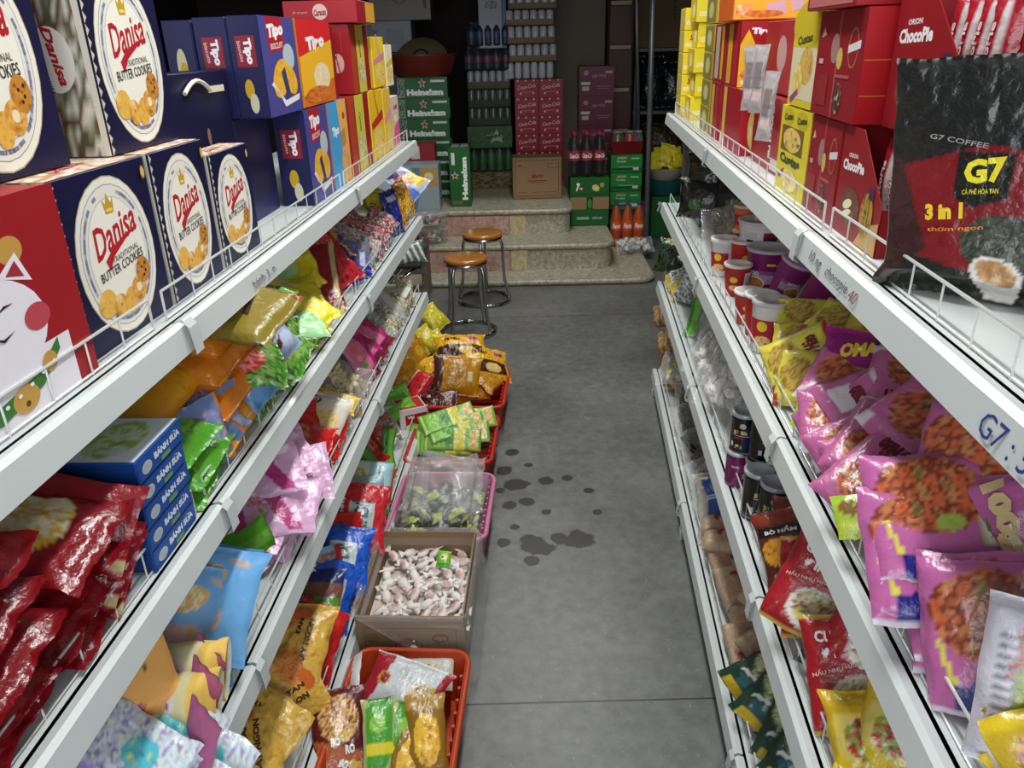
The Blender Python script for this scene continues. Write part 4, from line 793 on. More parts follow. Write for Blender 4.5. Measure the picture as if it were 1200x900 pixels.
defpk('barend', 'wafer_pack', 'packet', .09, .12, .045, 'a8b8d8', BAR, 'pillow', 3, crum=1.2, back='8a7a30')
def LP(px, py, t, h): return onL(px, py, t, h)
BG = 'blue and violet wafer packs with printed gusset ends'
for i, (px, py, h, k, n, upv, lab) in enumerate(((243, 516, .06, 'bluegus', (.55, -.8, .1), (.1, 0, 1), 'blue and violet wafer pack standing at the shelf edge before the orange stack'),
        (262, 500, .05, 'bluegus', (.4, -.9, .0), (-.15, 0, 1), 'dull blue wafer pack tucked behind the one at the shelf edge'),
        (318, 440, .11, 'bluegus', (.6, -.6, .5), (.3, .5, 1), 'blue wafer pack with orange edge lying on the upper part of the heap'),
        (340, 512, .05, 'bluegus', (.6, -.7, .4), (.4, .4, 1), 'blue wafer pack with orange edge at the foot of the heap by the rail'),
        (292, 366, .21, 'barend', (.65, -.7, .25), (.3, .3, 1), 'pale blue wafer pack showing chocolate bars, on the orange stack'),
        (316, 392, .16, 'barend', (.6, -.7, .3), (.3, .3, 1), 'pale blue wafer pack showing chocolate bars, second down the heap'),
        (300, 495, .06, 'barend', (.5, -.7, .4), (.3, .4, 1), 'pale blue wafer pack showing chocolate bars, at the middle of the heap'))):
    pk(RL, LP(px, py, 2, h), n, upv, k, lab, BG)
defpk('gold', 'wafer_pack', 'packet', .16, .28, .04, '7a6a24', [('r', 0, 0, .98, .95, '857428'), ('t', 'WAFER', .0, .0, 1.2, .7, '3a2a14', -90, .06), ('r', -.9, 0, .1, 1, '8a4a20'), ('r', .85, -.2, .15, .25, '1c3a9a')], 'block', 1, crum=1)
pk(RL, LP(250, 362, 2, .255), (.25, -.1, 1), (.15, -1, -.05), 'gold', 'olive gold wafer pack lying on the heap under the top shelf')
pk(RL, LP(285, 345, 2, .235), (.1, -.1, 1), (.25, -1, -.0), 'greenbag', 'green and brown snack bag behind the olive gold wafer pack', v=2)
# heap of green strawberry candy bags
CAND = [('m', 0, 0, 1, 1, ['1f5a20', '3f8a2c', '7aa844', '1c4a24', 'a8b890'], 4), ('n', 0, .1, .5, .45, ['d84a4a', 'e88a80', 'c02c34', 'f0b8a8'], 7), ('e', .5, -.6, .2, .2, '3a7ac0')]
defpk('straw', 'candy_bag', 'bag', .13, .15, .04, '3f9a2c', CAND, 'pillow', 3, crum=2.4)
for i, (px, py, h, n, upv) in enumerate(((338, 408, .10, (.4, -.4, .8), (.2, -1, .2)), (372, 430, .05, (.5, -.3, .8), (-.4, -1, 0)), (325, 440, .09, (.5, -.5, .7), (.5, -.7, .2)), (385, 455, .05, (.3, -.5, .8), (.1, -1, -.1)), (362, 470, .04, (.5, -.5, .7), (.7, -.7, -.1)), (400, 418, .04, (.1, -.4, 1), (-.7, -.7, -.2)))):
    pk(RL, LP(px, py, 2, h), n, upv, 'straw', ['green strawberry candy bag at the top of the green heap', 'green strawberry candy bag at the centre of the green heap', 'green strawberry candy bag beside the blue wafer packs', 'green strawberry candy bag hanging over the rail clip', 'green strawberry candy bag at the foot of the heap', 'green leafy candy bag poking over the fence'][i], 'green candy bags')
defpk('yelcr', 'snack_bag', 'bag', .13, .17, .035, 'e0cf1c', [('r', 0, .6, .9, .2, 'f0e23a'), ('e', .1, -.2, .4, .3, 'ead830')], 'pillow', 3, crum=3, fin=.12)
for i, (px, py, h, n, upv) in enumerate(((385, 362, .09, (.4, -.3, 1), (.5, -1, .1)), (408, 372, .06, (.2, -.6, .8), (.2, -1, 0)), (355, 350, .07, (.6, -.2, 1), (.9, -.5, .1)), (350, 322, .10, (.7, -.4, .6), (0, .2, 1)), (395, 395, .03, (.3, -.4, 1), (.6, -.8, -.2)))):
    pk(RL, LP(px, py, 2, h), n, upv, 'yelcr', ['crumpled yellow bag in the middle of the yellow heap', 'crumpled yellow bag resting on the wire fence', 'crumpled yellow bag at the left of the yellow heap', 'yellow bag standing upright behind the yellow heap', 'lowest crumpled yellow bag by the fence'][i], 'crumpled yellow bags')
defpk('mint', 'snack_bag', 'bag', .10, .17, .03, 'a8e0a0', [('r', -.5, 0, .3, 1, '8fd890')], 'pillow', 2, crum=2)
pk(RL, LP(328, 318, 2, .12), (.7, -.4, .4), (0, .1, 1), 'mint', 'mint green bag standing beside the upright yellow one')
pk(RL, LP(296, 318, 2, .14), (.4, -.4, .8), (.4, -.4, .3), 'yelcr', 'yellow and pale green bag under the top shelf rail', v=1)
clear_bag(RL, LP(285, 335, 2, .15), (.4, -.4, .9), (.3, -.6, .2), .2, .2, .06, ['c9dcb8', 'dfe8d8', '9ac86a'], 'clear bag of pale green sweets under the top shelf rail', npc=30, r=.018, seed=3)
# dark jelly and sweets further on
clear_bag(RL, LP(352, 312, 2, .09), (.4, -.4, .9), (.4, -.8, .2), .24, .24, .09, ['2c3414', '3f4a1c', '4a4424', '1c2410'], 'clear bag of dark olive dried fruit in the middle of the shelf', npc=120, r=.014, seed=4)
clear_bag(RL, LP(330, 285, 2, .13), (.4, -.4, .9), (.6, -.6, .2), .22, .22, .08, ['3a2c20', '5a3c30', '2a2420', '6a5040'], 'clear bag of brown dried fruit behind the olive one', npc=90, r=.014, seed=5)
clear_bag(RL, LP(370, 262, 2, .12), (.4, -.4, .9), (.3, -.8, .2), .22, .2, .08, ['7a1c24', '4a2420', 'a8303a', '5a3a34', 'c85030'], 'clear bag of dark red sweets under the far half of the top shelf', npc=80, r=.015, seed=6)
clear_bag(RL, LP(405, 290, 2, .09), (.5, -.5, .7), (.3, -.8, .3), .18, .2, .07, ['3a3438', '7a6a60', '2c2830', 'c0b8b0'], 'clear bag of grey and brown sweets beside the dark red ones', npc=70, r=.013, seed=7)
RW = [('m', 0, 0, 1, 1, ['8c141c', 'b8202c', '6a0f18'], 3), ('e', 0, .35, .75, .35, 'e8ece4'), ('e', -.1, .45, .6, .25, 'c8243a'), ('n', .4, .4, .35, .25, ['e8603a', 'd83a4a', 'f0a080'], 5), ('e', .1, .2, .3, .12, '9ab8a0')]
defpk('redwhite', 'candy_bag', 'bag', .17, .22, .045, '8c141c', RW, 'pillow', 2, crum=1.6)
pk(RL, LP(408, 316, 2, .07), (.6, -.45, .6), (-.2, .55, .8), 'redwhite', 'dark red candy bag with a white arc above the yellow heap', v=0)
pk(RL, LP(420, 345, 2, .03), (.6, -.2, .8), (-.9, .3, .3), 'redthin', 'plain dark red bag under the one with the white arc', v=1)
defpk('navyc', 'candy_bag', 'bag', .13, .17, .04, '1e2390', [('m', 0, 0, 1, 1, ['1a1f80', '3038a8', '141860', '8088d0'], 6), ('r', 0, .6, .6, .12, 'c8ccf0')], 'pillow', 3, crum=2.2)
for i, (px, py, h, n, upv) in enumerate(((432, 300, .07, (.5, -.5, .7), (.3, -.6, .5)), (441, 322, .03, (.4, -.6, .6), (.5, -.8, .1)), (460, 252, .08, (.3, -.9, .2), (0, -.1, 1)))):
    pk(RL, LP(px, py, 2, h), n, upv, 'navyc', ['glossy royal blue candy bag in the far heap', 'royal blue candy bag against the fence', 'narrow royal blue pack hanging at the far end'][i], 'royal blue candy bags')
MIX = [('m', 0, 0, 1, 1, ['e8e4e0', 'c02c3a', '4a4a50', 'd8d0c8', '8a8a90'], 7), ('r', .6, 0, .12, .9, 'd85a68')]
defpk('mixed', 'candy_bag', 'bag', .13, .17, .045, 'd8d4d0', MIX, 'pillow', 3, crum=2)
defpk('goldc', 'candy_bag', 'bag', .11, .15, .045, 'c8921c', [('m', 0, 0, 1, 1, ['d8a020', 'a86a1c', 'e8c03a', 'b02c24', 'e8dcc8'], 9)], 'pillow', 3, crum=2.4)
for i, (px, py, h, n, upv, k, lab) in enumerate(((428, 268, .10, (.5, -.5, .7), (.2, -.8, .4), 'mixed', 'white and red candy bag in the far heap, upper one'), (452, 290, .05, (.5, -.6, .5), (.5, -.5, .5), 'mixed', 'white and red candy bag beside the royal blue one'), (462, 312, .02, (.3, -.7, .7), (.4, -.8, 0), 'mixed', 'small red and white candy bag touching the fence'),
        (403, 252, .12, (.4, -.5, .8), (.5, -.6, .3), 'mixed', 'white candy bag with a pink string right below the top rail'), (436, 232, .13, (.4, -.6, .7), (.6, -.4, .4), 'goldc', 'green and gold candy bag with a pink tie under the top rail'), (446, 246, .10, (.4, -.7, .6), (.2, -.5, .8), 'yelcr', 'small plain yellow bag at the far end of the second shelf'),
        (476, 250, .06, (.3, -.9, .3), (0, -.2, 1), 'goldc', 'gold and red candy bag at the tip of the second shelf'), (484, 232, .09, (.3, -.9, .3), (.2, -.2, 1), 'goldc', 'gold wrapped sweets above the shelf tip'), (488, 262, .03, (.3, -.9, .3), (-.2, -.2, 1), 'goldc', 'gold and red sweets lowest at the shelf tip'))):
    pk(RL, LP(px, py, 2, h), n, upv, k, lab, 'small mixed candy bags at the far end')
defpk('purp', 'snack_bag', 'bag', .24, .20, .05, 'b8c4e0', [('p', [(-1, -.1), (.0, .05), (.2, -1), (-1, -1)], '5a7ac8'), ('p', [(-.4, 1), (.1, 1), (.9, -.1), (.5, -.4), (-.2, .5)], '4a1878'), ('p', [(-.1, .3), (.3, .1), (.4, -.5), (0, -.3)], 'e8542c'), ('p', [(.3, .1), (1, -.1), (1, -.9), (.3, -.7)], 'e8c020'), ('p', [(.2, 1), (1, 1), (1, .5), (.6, .6)], 'e0c82a')], 'pillow', 1, crum=1.2)
pk(RL, LP(474, 218, 2, .12), (.6, -.3, .8), (-.2, .9, .4), 'purp', 'white, purple, orange and yellow snack bag at the far tip of the second shelf')
for i, (px, py, h, n, upv, k, lab) in enumerate(((352, 392, .10, (.5, -.4, .8), (.1, -1, .3), 'straw', 'green strawberry candy bag right below the yellow heap'), (318, 425, .13, (.6, -.3, .7), (-.3, -1, .2), 'straw', 'green strawberry candy bag deepest behind the heap'), (405, 440, .03, (.4, -.6, .7), (.5, -.8, .1), 'straw', 'green strawberry candy bag pressed against the wire fence'),
        (390, 415, .06, (.3, -.5, .8), (.8, -.5, .1), 'mixed', 'white and red candy bag lying on the green heap'), (372, 385, .07, (.4, -.4, .9), (-.6, -.8, .1), 'mint', 'flat pale mint bag between the yellow and green heaps'),
        (385, 285, .12, (.4, -.4, .9), (.6, -.6, .3), 'goldc', 'gold and brown candy bag before the dark fruit bags'), (415, 262, .11, (.4, -.5, .8), (.1, -.9, .3), 'redfoilm', 'small dark red foil bag under the far top rail'), (452, 265, .08, (.4, -.6, .7), (.6, -.4, .4), 'mixed', 'white and grey candy bag among the far end sweets'))):
    if k == 'redfoilm': defpk(k, 'candy_bag', 'bag', .10, .14, .035, '7a1420', [('r', 0, .5, .8, .15, 'c8a890')], 'pillow', 1, crum=2)
    pk(RL, LP(px, py, 2, h), n, upv, k, lab)
# ================= left rack, third shelf
defpk('whiteclr', 'sweets_pack', 'packet', .17, .28, .035, 'c8d0e0', [('m', 0, 0, 1, 1, ['e8ecf4', 'b8c0dc', 'd8e4e0', '9a8ac8', 'e8f0b0'], 5), ('r', .9, 0, .1, 1, 'b8d81c'), ('n', .4, .3, .3, .3, ['7a5ab8', 'a890d8', 'e0dcf0'], 6), ('n', -.4, .5, .3, .2, ['2c9ab0', '5ac0d0', 'e8e040'], 5)], 'pillow', 3, crum=2, mat='foil')
for i, (s, u, z, n, upv) in enumerate(((150, 850, .09, (.5, .05, 1), (.5, -.9, -.1)), (110, 880, .10, (.5, .0, 1), (.5, -.9, -.1)), (185, 872, .05, (.6, -.1, .8), (.6, -.8, -.1)), (165, 905, .05, (.5, -.1, .8), (.6, -.8, -.1)), (135, 825, .09, (.4, .0, 1), (.3, -.9, .1)))):
    pk(RL, LP(s, u, 3, z), n, upv, 'whiteclr', ['shiny white sweets pack with lime edge, upper one at the near end', 'shiny white sweets pack with lime edge, nearest the viewer on top', 'shiny white sweets pack with lime edge, lower one by the rail', 'shiny white sweets pack with lime edge, lowest and nearest', 'shiny white sweets pack with blue print under the orange pouch'][i], 'white sweets packs with lime edges')
defpk('orpouch', 'paper_pouch', 'bag', .09, .16, .03, 'e0a45a', [('e', -.2, .6, .15, .1, 'd89aa8'), ('r', .1, -.1, .04, .12, '5a4a3a', 20), ('e', -.5, -.75, .2, .08, 'b05a6a')], 'stand', 2, mat='matte', crum=.8)
pk(RL, LP(166, 778, 3, .17), (.75, -.25, .6), (-.2, .35, 1), 'orpouch', 'pale orange paper pouch standing among the beige pouches', v=0)
defpk('beige', 'paper_pouch', 'bag', .10, .16, .075, 'd8cfa0', [('n', 0, .1, .55, .4, ['e0cdd4', 'ead6d8'], 2), ('r', 0, -.8, 1, .25, 'e8c060'), ('e', -.15, .15, .1, .07, '6a5a8a'), ('e', .2, .05, .1, .07, '6a5a8a'), ('e', -.05, -.1, .07, .05, '6a5a8a'), ('e', .25, .28, .08, .06, '6a5a8a'), ('e', -.3, .3, .06, .05, '6a5a8a'), ('p', [(-1, .4), (-.3, 1), (-1, 1)], 'c0d080')], 'stand', 2, mat='matte', crum=.8, back='cfc8b8')
pk(RL, LP(212, 788, 3, .11), (.72, .1, .7), (.2, 1, .1), 'beige', 'cream paper pouch with violet dots, upper one of two', 'cream paper pouches', v=0)
pk(RL, LP(208, 826, 3, .10), (.72, .1, .7), (.25, 1, .1), 'beige', 'cream paper pouch with violet dots, lower one by the pink pouches', 'cream paper pouches', v=1)
defpk('plum', 'paper_pouch', 'bag', .08, .17, .02, 'a8587a', [('r', 0, 0, .9, .96, 'b4608a')], 'flat', 2, mat='soft_film', crum=.8, back='b8b4b0')
for i, (s, u, z, n, upv) in enumerate(((2.45, .015, .075, (.8, .55, .25), (-.35, -.5, .8)), (2.52, -.01, .065, (.8, .55, .25), (-.35, -.5, .8)), (2.40, .03, .07, (.8, .55, .25), (-.35, -.5, .8)))):
    pk(RL, RL.p(s, u, L3z + z), n, upv, 'plum', ['flat mauve pouch leaning out to the rail, middle one', 'flat mauve pouch leaning out to the rail, nearest the viewer', 'flat mauve pouch leaning out to the rail, behind the other two'][i], 'mauve flat pouches')
SKY = [('r', 0, 0, 1, 1, '6aa8dc'), ('n', -.05, .45, .42, .22, ['e8c080', 'd8a860', 'f0dcb0', 'c8c060'], 4, 8), ('e', -.0, -.25, .48, .3, 'c8a8a0'), ('n', -.0, -.25, .44, .27, ['e8b868', 'b8a8b8', 'd89858', '8ab8e0'], 5), ('e', .55, .75, .22, .07, 'b8a8a0', -10), ('p', [(-1, .2), (-.8, .6), (-.6, .2), (-.75, -.2)], '3a3ac8'), ('r', -.75, -.5, .16, .1, '5a5ad8')]
defpk('sky', 'snack_pouch', 'bag', .20, .20, .04, '6aa8dc', SKY, 'flat', 2, mat='soft_film', crum=1.0, back='8ab0cc', cell=.005)
pk(RL, LP(250, 706, 3, .13), (.72, -.1, .72), (-.66, -.1, .6), 'sky', 'light blue snack pouch with food pictures lying on top of the heap', v=0)
for i, (s, u, z) in enumerate(((262, 760, .06), (286, 740, .04))):
    pk(RL, LP(s, u, 3, z), (.7, -.35, .45), (-.3, -.25, 1), 'sky', ['light blue pouch tucked under the top one', 'lowest light blue pouch beside the fence'][i], 'light blue pouches', v=1)
defpk('lime', 'snack_bag', 'bag', .07, .17, .025, '6abf2c', [('r', .3, 0, .3, 1, '8fd84a')], 'pillow', 3, crum=1.5, bend=.5)
pk(RL, LP(284, 640, 3, .12), (.8, .1, .5), (-.3, -1, .4), 'lime', 'curled lime green wrapper between the blue pouch and pink packs')
clear_bag(RL, LP(238, 655, 3, .10), (.3, -.1, 1), (.1, -1, 0), .16, .2, .05, ['c8ccb8', 'b8c4a0', 'e0e0d8'], 'clear bag of pale sweets behind the light blue pouch', npc=40, r=.014, seed=8)
PINK = [('r', 0, 0, 1, 1, 'd8a8cc'), ('p', [(-1, -1), (1, -1), (1, -.55), (-1, -.2)], 'e4cce4'), ('p', [(-.9, .1), (.9, .55), (.9, .8), (-.9, .4)], 'b8347c'), ('n', .0, .0, .5, .3, ['e8c8b8', 'd898a8', 'b86a7a', 'f0e0d8'], 6), ('e', -.5, .75, .2, .14, 'f0e4f0')]
defpk('pinkp', 'sweets_pack', 'packet', .15, .25, .028, 'd8b0d0', PINK, 'flat', 4, crum=1.6, fin=.1)
for i, (px, py, h, n, upv) in enumerate(((262, 572, .15, (.4, -.2, 1), (.1, -1, .1)), (285, 560, .17, (.6, -.1, .8), (-.3, -1, .35)), (272, 605, .10, (.4, -.1, 1), (.1, -1, .0)), (308, 585, .11, (.5, -.1, .9), (.2, -1, .2)), (322, 620, .07, (.4, -.2, 1), (.5, -.9, .1)), (345, 590, .08, (.6, -.3, .8), (-.1, -1, .5)), (350, 622, .04, (.5, -.3, .8), (.3, -1, .2)), (330, 560, .10, (.6, -.2, .8), (.0, -1, .4)))):
    pk(RL, LP(px, py, 3, h), n, upv, 'pinkp', ['pink sweets pack at the back of the pink heap', 'pink sweets pack with a raised crimped end, highest of the heap', 'pink sweets pack near the lime wrapper', 'pink sweets pack in the middle of the heap', 'pink sweets pack reaching down towards the rail', 'long pink sweets pack leaning on the fence', 'lowest pink sweets pack, over the fence', 'pink sweets pack beside the red bags'][i], 'pink sweets packs')
REDB = [('m', 0, 0, 1, 1, ['b81418', 'd01c1c', '980e14'], 3), ('n', -.2, .1, .4, .3, ['e8c890', 'c86a4a', 'b01c20'], 4)]
defpk('redbag', 'sweets_bag', 'bag', .14, .19, .05, 'b81418', REDB, 'pillow', 3, crum=2.4)
for i, (px, py, h, n, upv) in enumerate(((345, 515, .10, (.5, -.3, .8), (.3, -1, .2)), (362, 548, .06, (.4, -.4, .8), (.6, -.7, .1)), (392, 515, .05, (.5, -.4, .8), (.1, -1, .0)), (378, 535, .04, (.5, -.5, .6), (.6, -.9, 0)))):
    pk(RL, LP(px, py, 3, h), n, upv, 'redbag', ['bright red bag with a food picture at the back of the red group', 'bright red bag nearest the pink packs', 'bright red bag beside the noodle pack', 'bright red bag resting on the fence'][i], 'bright red bags')
clear_bag(RL, LP(400, 452, 3, .09), (.5, -.3, .8), (.35, -1, .15), .22, .30, .08, ['e8dca4', 'f0e4b4', 'd4c68c', 'dccf9c'], 'large clear pack of golden puffed snacks on the third shelf', 'puffed_snack_pack', 'bag', npc=200, r=.012, seed=9, content='snacks')
defpk('yelab', 'label_card', 'packet', .17, .06, .012, 'e0b41c', [('r', .2, 0, .45, .75, 'd8ccb8'), ('t', 'HẠN SỬ DỤNG', .2, .3, .7, .3, '7a4a5a', 0, 0), ('t', 'NGÀY SX', .2, -.2, .5, .25, '7a6a6a', 0, 0)], 'flat', 1, crum=.6)
pk(RL, LP(386, 468, 3, .105), (.6, -.2, .8), (-.8, -.2, .5), 'yelab', 'yellow paper band with a printed sticker across the puffed snack pack')
defpk('ricep', 'noodle_pack', 'packet', .15, .2, .04, 'd8cfc0', [('r', 0, -.6, 1, .42, 'b81c20'), ('n', .1, .1, .7, .35, ['d8b050', 'e8d090', 'c89838'], 8), ('e', .3, -.45, .4, .25, 'e8e4dc'), ('e', -.5, .7, .35, .16, '3a4a44'), ('t', 'KED', -.5, .7, .5, .16, 'e8e8e8', 0, .04)], 'pillow', 1, crum=1)
pk(RL, LP(372, 497, 3, .09), (.5, -.3, .8), (-.5, -.2, .6), 'ricep', 'white and red noodle pack with a golden noodle picture')
defpk('brownst', 'cone_snack_pack', 'packet', .07, .18, .04, 'a8845c', [('m', 0, 0, 1, 1, ['b89468', '8a6a44', 'c8a880'], 4), ('e', .2, .7, .15, .1, '3a2a20')], 'pillow', 2, crum=1.5)
for i, (px, py, h) in enumerate(((420, 395, .08), (429, 405, .06), (409, 482, .03))):
    pk(RL, LP(px, py, 3, h), (.4, -.6, .5), (.5, -.5, .6), 'brownst', ['brown snack pack with a dark eye spot beside the pink bag', 'second brown snack pack leaning at the pink bag', 'brown snack pack against the fence near the puffed snacks'][i], 'brown snack packs')
defpk('hotpink', 'candy_bag', 'bag', .12, .16, .045, 'd8709c', [('p', [(.2, 1), (1, 1), (1, -1), (.6, -1)], 'b81c6a'), ('e', -.4, .5, .22, .14, 'e86a3a'), ('e', -.4, .1, .22, .12, 'f0a090'), ('e', -.3, -.3, .25, .14, '3a9a2c'), ('r', 0, -.8, 1, .2, '7a1a3c')], 'pillow', 2, crum=1.8)
for i, (px, py, h, n, upv) in enumerate(((442, 395, .09, (.6, -.4, .7), (-.2, .8, .4)), (436, 420, .04, (.6, -.3, .7), (-.2, .8, .5)), (452, 440, .02, (.4, -.8, .4), (.3, -.5, .7)))):
    pk(RL, LP(px, py, 3, h), n, upv, 'hotpink', ['pink candy bag with orange and green fruit, top of its heap', 'dark pink candy bag under the fruity one', 'narrow magenta bag hanging over the rail'][i], 'pink candy bags')
clear_bag(RL, LP(458, 392, 3, .06), (.5, -.5, .7), (.5, -.7, .4), .17, .26, .07, ['d8dce0', 'f0f4f8', '8a9098', 'b0b4bc'], 'clear bag of silver tinsel wrapped sweets', npc=160, r=.011, flat=.2, seed=10, mat='metal_foil')
clear_bag(RL, LP(437, 366, 3, .09), (.5, -.5, .7), (.5, -.7, .4), .16, .16, .06, ['a8acb0', 'c8ccd0', '787c80'], 'crumpled clear bag behind the silver sweets', npc=40, r=.012, seed=11, mat='metal_foil')
clear_bag(RL, LP(468, 362, 3, .07), (.4, -.7, .6), (.3, -.4, .9), .10, .20, .06, ['d8d8d0', 'e8e8e0'], 'tall clear bag of white puffed rice at the far end of the third shelf', npc=80, r=.012, seed=12, film='milky_film')
m = MB(); m.box((-.08, -.06, 0), (.08, .06, .055), hx('d8d8cc'), 'matte', None, .012); m.box((-.085, -.065, .055), (.085, .065, .085), hx('e4e4d8'), 'matte', None, .012)
o = m.build('foam_food_box'); o.matrix_world = boxM(RL, .22, .10, L3z + .002); tag(o, 'white foam food box with a lid at the far tip of the third shelf', 'box')
defpk('sweetie', 'candy_bag', 'bag', .10, .14, .04, 'c8b8c0', [('m', 0, 0, 1, 1, ['e8e4e4', 'b03a4a', '4a8a3a', 'd8d8d8', 'e8a02c', '6a3a6a'], 8)], 'pillow', 4, crum=2.2)
for i, (px, py, h) in enumerate(((480, 355, .06), (492, 345, .05), (485, 372, .02), (472, 395, .01))):
    pk(RL, LP(px, py, 3, h), (.3, -.7, .6), (.4 - .3 * i, -.5, .6), 'sweetie', ['colourful candy bag beside the white foam box', 'orange and violet candy bag at the tip of the third shelf', 'white and green candy bag on the fence at the far end', 'small candy bag low against the fence by the silver sweets'][i], 'colourful candy bags')
for i, (px, py, h, n, upv, k, lab) in enumerate(((300, 545, .17, (.5, -.2, .9), (-.5, -1, .3), 'pinkp', 'pink sweets pack at the upper rear of the pink heap'), (318, 600, .12, (.5, -.3, .8), (-.4, -1, .1), 'pinkp', 'pink sweets pack crossing the middle of the heap'), (245, 600, .13, (.3, -.1, 1), (.0, -1, .1), 'pinkp', 'pink sweets pack reaching deepest into the shelf'),
        (332, 500, .12, (.5, -.3, .8), (-.3, -1, .2), 'redbag', 'bright red bag under the second shelf rail'), (412, 500, .04, (.5, -.5, .6), (.4, -.8, .2), 'sweetie', 'colourful candy bag at the fence beside the red bags'), (428, 455, .03, (.5, -.5, .6), (.4, -.8, .2), 'brownst', 'brown snack pack at the fence near the pink bags'), (455, 415, .04, (.5, -.5, .6), (.1, -.8, .4), 'sweetie', 'colourful candy bag between the pink bags and the silver sweets'))):
    pk(RL, LP(px, py, 3, h), n, upv, k, lab)
# ================= left rack, bottom shelf
GOLDB = [('m', 0, 0, 1, 1, ['c89a38', 'd8ac4a', 'b88628'], 3), ('n', -.4, .6, .5, .3, ['c05a20', 'e09048', 'd87830'], 5), ('t', 'GIÒN TAN', .15, .18, .9, .16, '4a2a14', 90, .04), ('t', 'BAY NGON', .45, .18, .9, .16, '4a2a14', 90, .04), ('e', -.25, -.42, .42, .27, '6a1a20'), ('t', 'GẠO MẬT', -.35, -.42, .4, .2, 'e8d8c0', 90, .04), ('t', 'ONG', -.1, -.42, .3, .2, 'e8d8c0', 90, .04), ('e', .1, .75, .3, .16, 'c86428')]
defpk('goldbag', 'rice_cracker_bag', 'bag', .19, .25, .075, 'c89a38', GOLDB, 'pillow', 3, crum=2, cell=.005)
for i, (s, u, z, n, upv) in enumerate(((1.88, .10, .13, (.55, -.1, .9), (-.8, -.05, .3)), (2.00, .0, .10, (.6, -.45, .7), (-.5, -.8, .3)), (2.06, .14, .10, (.6, .15, .8), (-.5, .7, .2)), (2.16, .03, .06, (.5, -.2, .8), (-.8, .3, .2)))):
    pk(RL, RL.p(s, u, L4z + z), n, upv, 'goldbag', ['gold rice cracker bag with a maroon seal, farthest and largest in view', 'gold rice cracker bag leaning out towards the orange basket', 'gold rice cracker bag behind, nearest the shelf back', 'lowest gold rice cracker bag at the edge of the photo'][i], 'gold rice cracker bags')
pk(RL, RL.p(1.80, .01, L4z + .09), (.5, -.5, .6), (-.5, -.3, .6), 'redbag', 'dark red bag behind the gold rice cracker bags', v=1)
ICHI = lambda c, c2: [('m', 0, 0, 1, 1, [c, c2, c], 3), ('r', .1, -.0, .46, .42, 'd0d8d8'), ('r', .1, .0, .43, .39, '3a5a6a'), ('r', .1, .0, .41, .37, 'b8c8c8'), ('t', 'ICHI', .1, .0, .68, .52, '32525c', -90, .03), ('t', 'BÁNH GẠO', -.62, .05, 1.2, .2, 'e8ece8', -90, .06), ('t', 'NƯỚNG', -.86, .05, .9, .16, 'e8ece8', -90, .05)]
defpk('ichir', 'rice_cracker_bag', 'bag', .19, .22, .05, 'b0141e', ICHI('b0141e', 'c42430'), 'pillow', 1, crum=2, cell=.0048)
defpk('ichib', 'rice_cracker_bag', 'bag', .19, .20, .05, '0f3a9c', ICHI('0f3a9c', '1c5ac8'), 'pillow', 1, crum=2, cell=.0048)
pk(RL, RL.p(1.30, .05, L4z + .14), (.6, -.25, .75), (-.75, .0, .5), 'ichir', 'red rice cracker bag with a silver lettered badge')
pk(RL, RL.p(1.50, .07, L4z + .13), (.6, -.2, .8), (-.75, .0, .5), 'ichib', 'royal blue rice cracker bag with a silver lettered badge')
for i, (px, py, h) in enumerate(((418, 655, .05), (408, 705, .03), (425, 690, .01))):
    pk(RL, LP(px, py, 4, h), (.5, -.7, .4), (.3 * i - .3, -.2, 1), 'redbag', ['shiny red bag hanging beside the candy carton, upper one', 'shiny red bag hanging beside the candy carton, nearest', 'shiny red bag folded low against the candy carton'][i], 'red bags by the candy carton')
defpk('choco', 'snack_bag', 'bag', .18, .20, .045, '1e2a6a', [('r', .0, .3, 1, .3, '7a4a3a'), ('n', -.3, -.2, .5, .4, ['2a2024', '4a3a3c', '8a8a98', '1c1c30'], 5), ('r', .55, -.35, .42, .5, '5a9a2c'), ('e', .6, -.2, .22, .24, 'e8f0e8'), ('e', .6, -.2, .18, .2, '2a4a34'), ('r', 0, -.9, 1, .1, '14208a')], 'pillow', 2, crum=1.5)
pk(RL, RL.p(1.68, .07, L4z + .11), (.6, -.1, .8), (-.7, .0, .5), 'choco', 'dark brown and green snack bag under the blue cracker bag', v=0)
pk(RL, RL.p(1.62, -.005, L4z + .07), (.5, -.5, .6), (-.6, -.2, .6), 'ichib', 'royal blue bag turned on its side below the brown and green one')
defpk('skyb', 'snack_bag', 'bag', .08, .18, .03, '8ab8d8', [('m', 0, .2, 1, .6, ['8a5a4a', 'a87060', '8ab8d8'], 4)], 'pillow', 2, crum=1.5)
pk(RL, RL.p(1.58, -.015, L4z + .12), (.5, -.7, .5), (-.3, .2, 1), 'skyb', 'pale blue and brown snack bag poking out by the blue cracker bag')
ALM = [('r', 0, 0, 1, 1, 'a8ccd8'), ('r', -.3, .1, .5, .72, 'c8a04a'), ('r', -.3, .1, .46, .68, 'd0e8c8'), ('n', -.3, .05, .42, .55, ['e8d49a', 'd8b868', 'f0e4b8', 'c8a050'], 5), ('t', 'hạnh nhân', .55, .2, 1.0, .14, 'a8a04a', 90, .02), ('r', .7, -.65, .12, .12, '4a7a8a'), ('r', .7, -.65, .09, .09, 'a8ccd8')]
defpk('almond', 'biscuit_box_bag', 'packet', .19, .17, .06, 'a8ccd8', ALM, 'block', 1, crum=.7, fin=.05, cell=.005)
pk(RL, RL.p(1.05, .045, L4z + .11), (.65, -.15, .8), (-.8, -.05, .6), 'almond', 'pale blue biscuit packet with an almond biscuit picture')
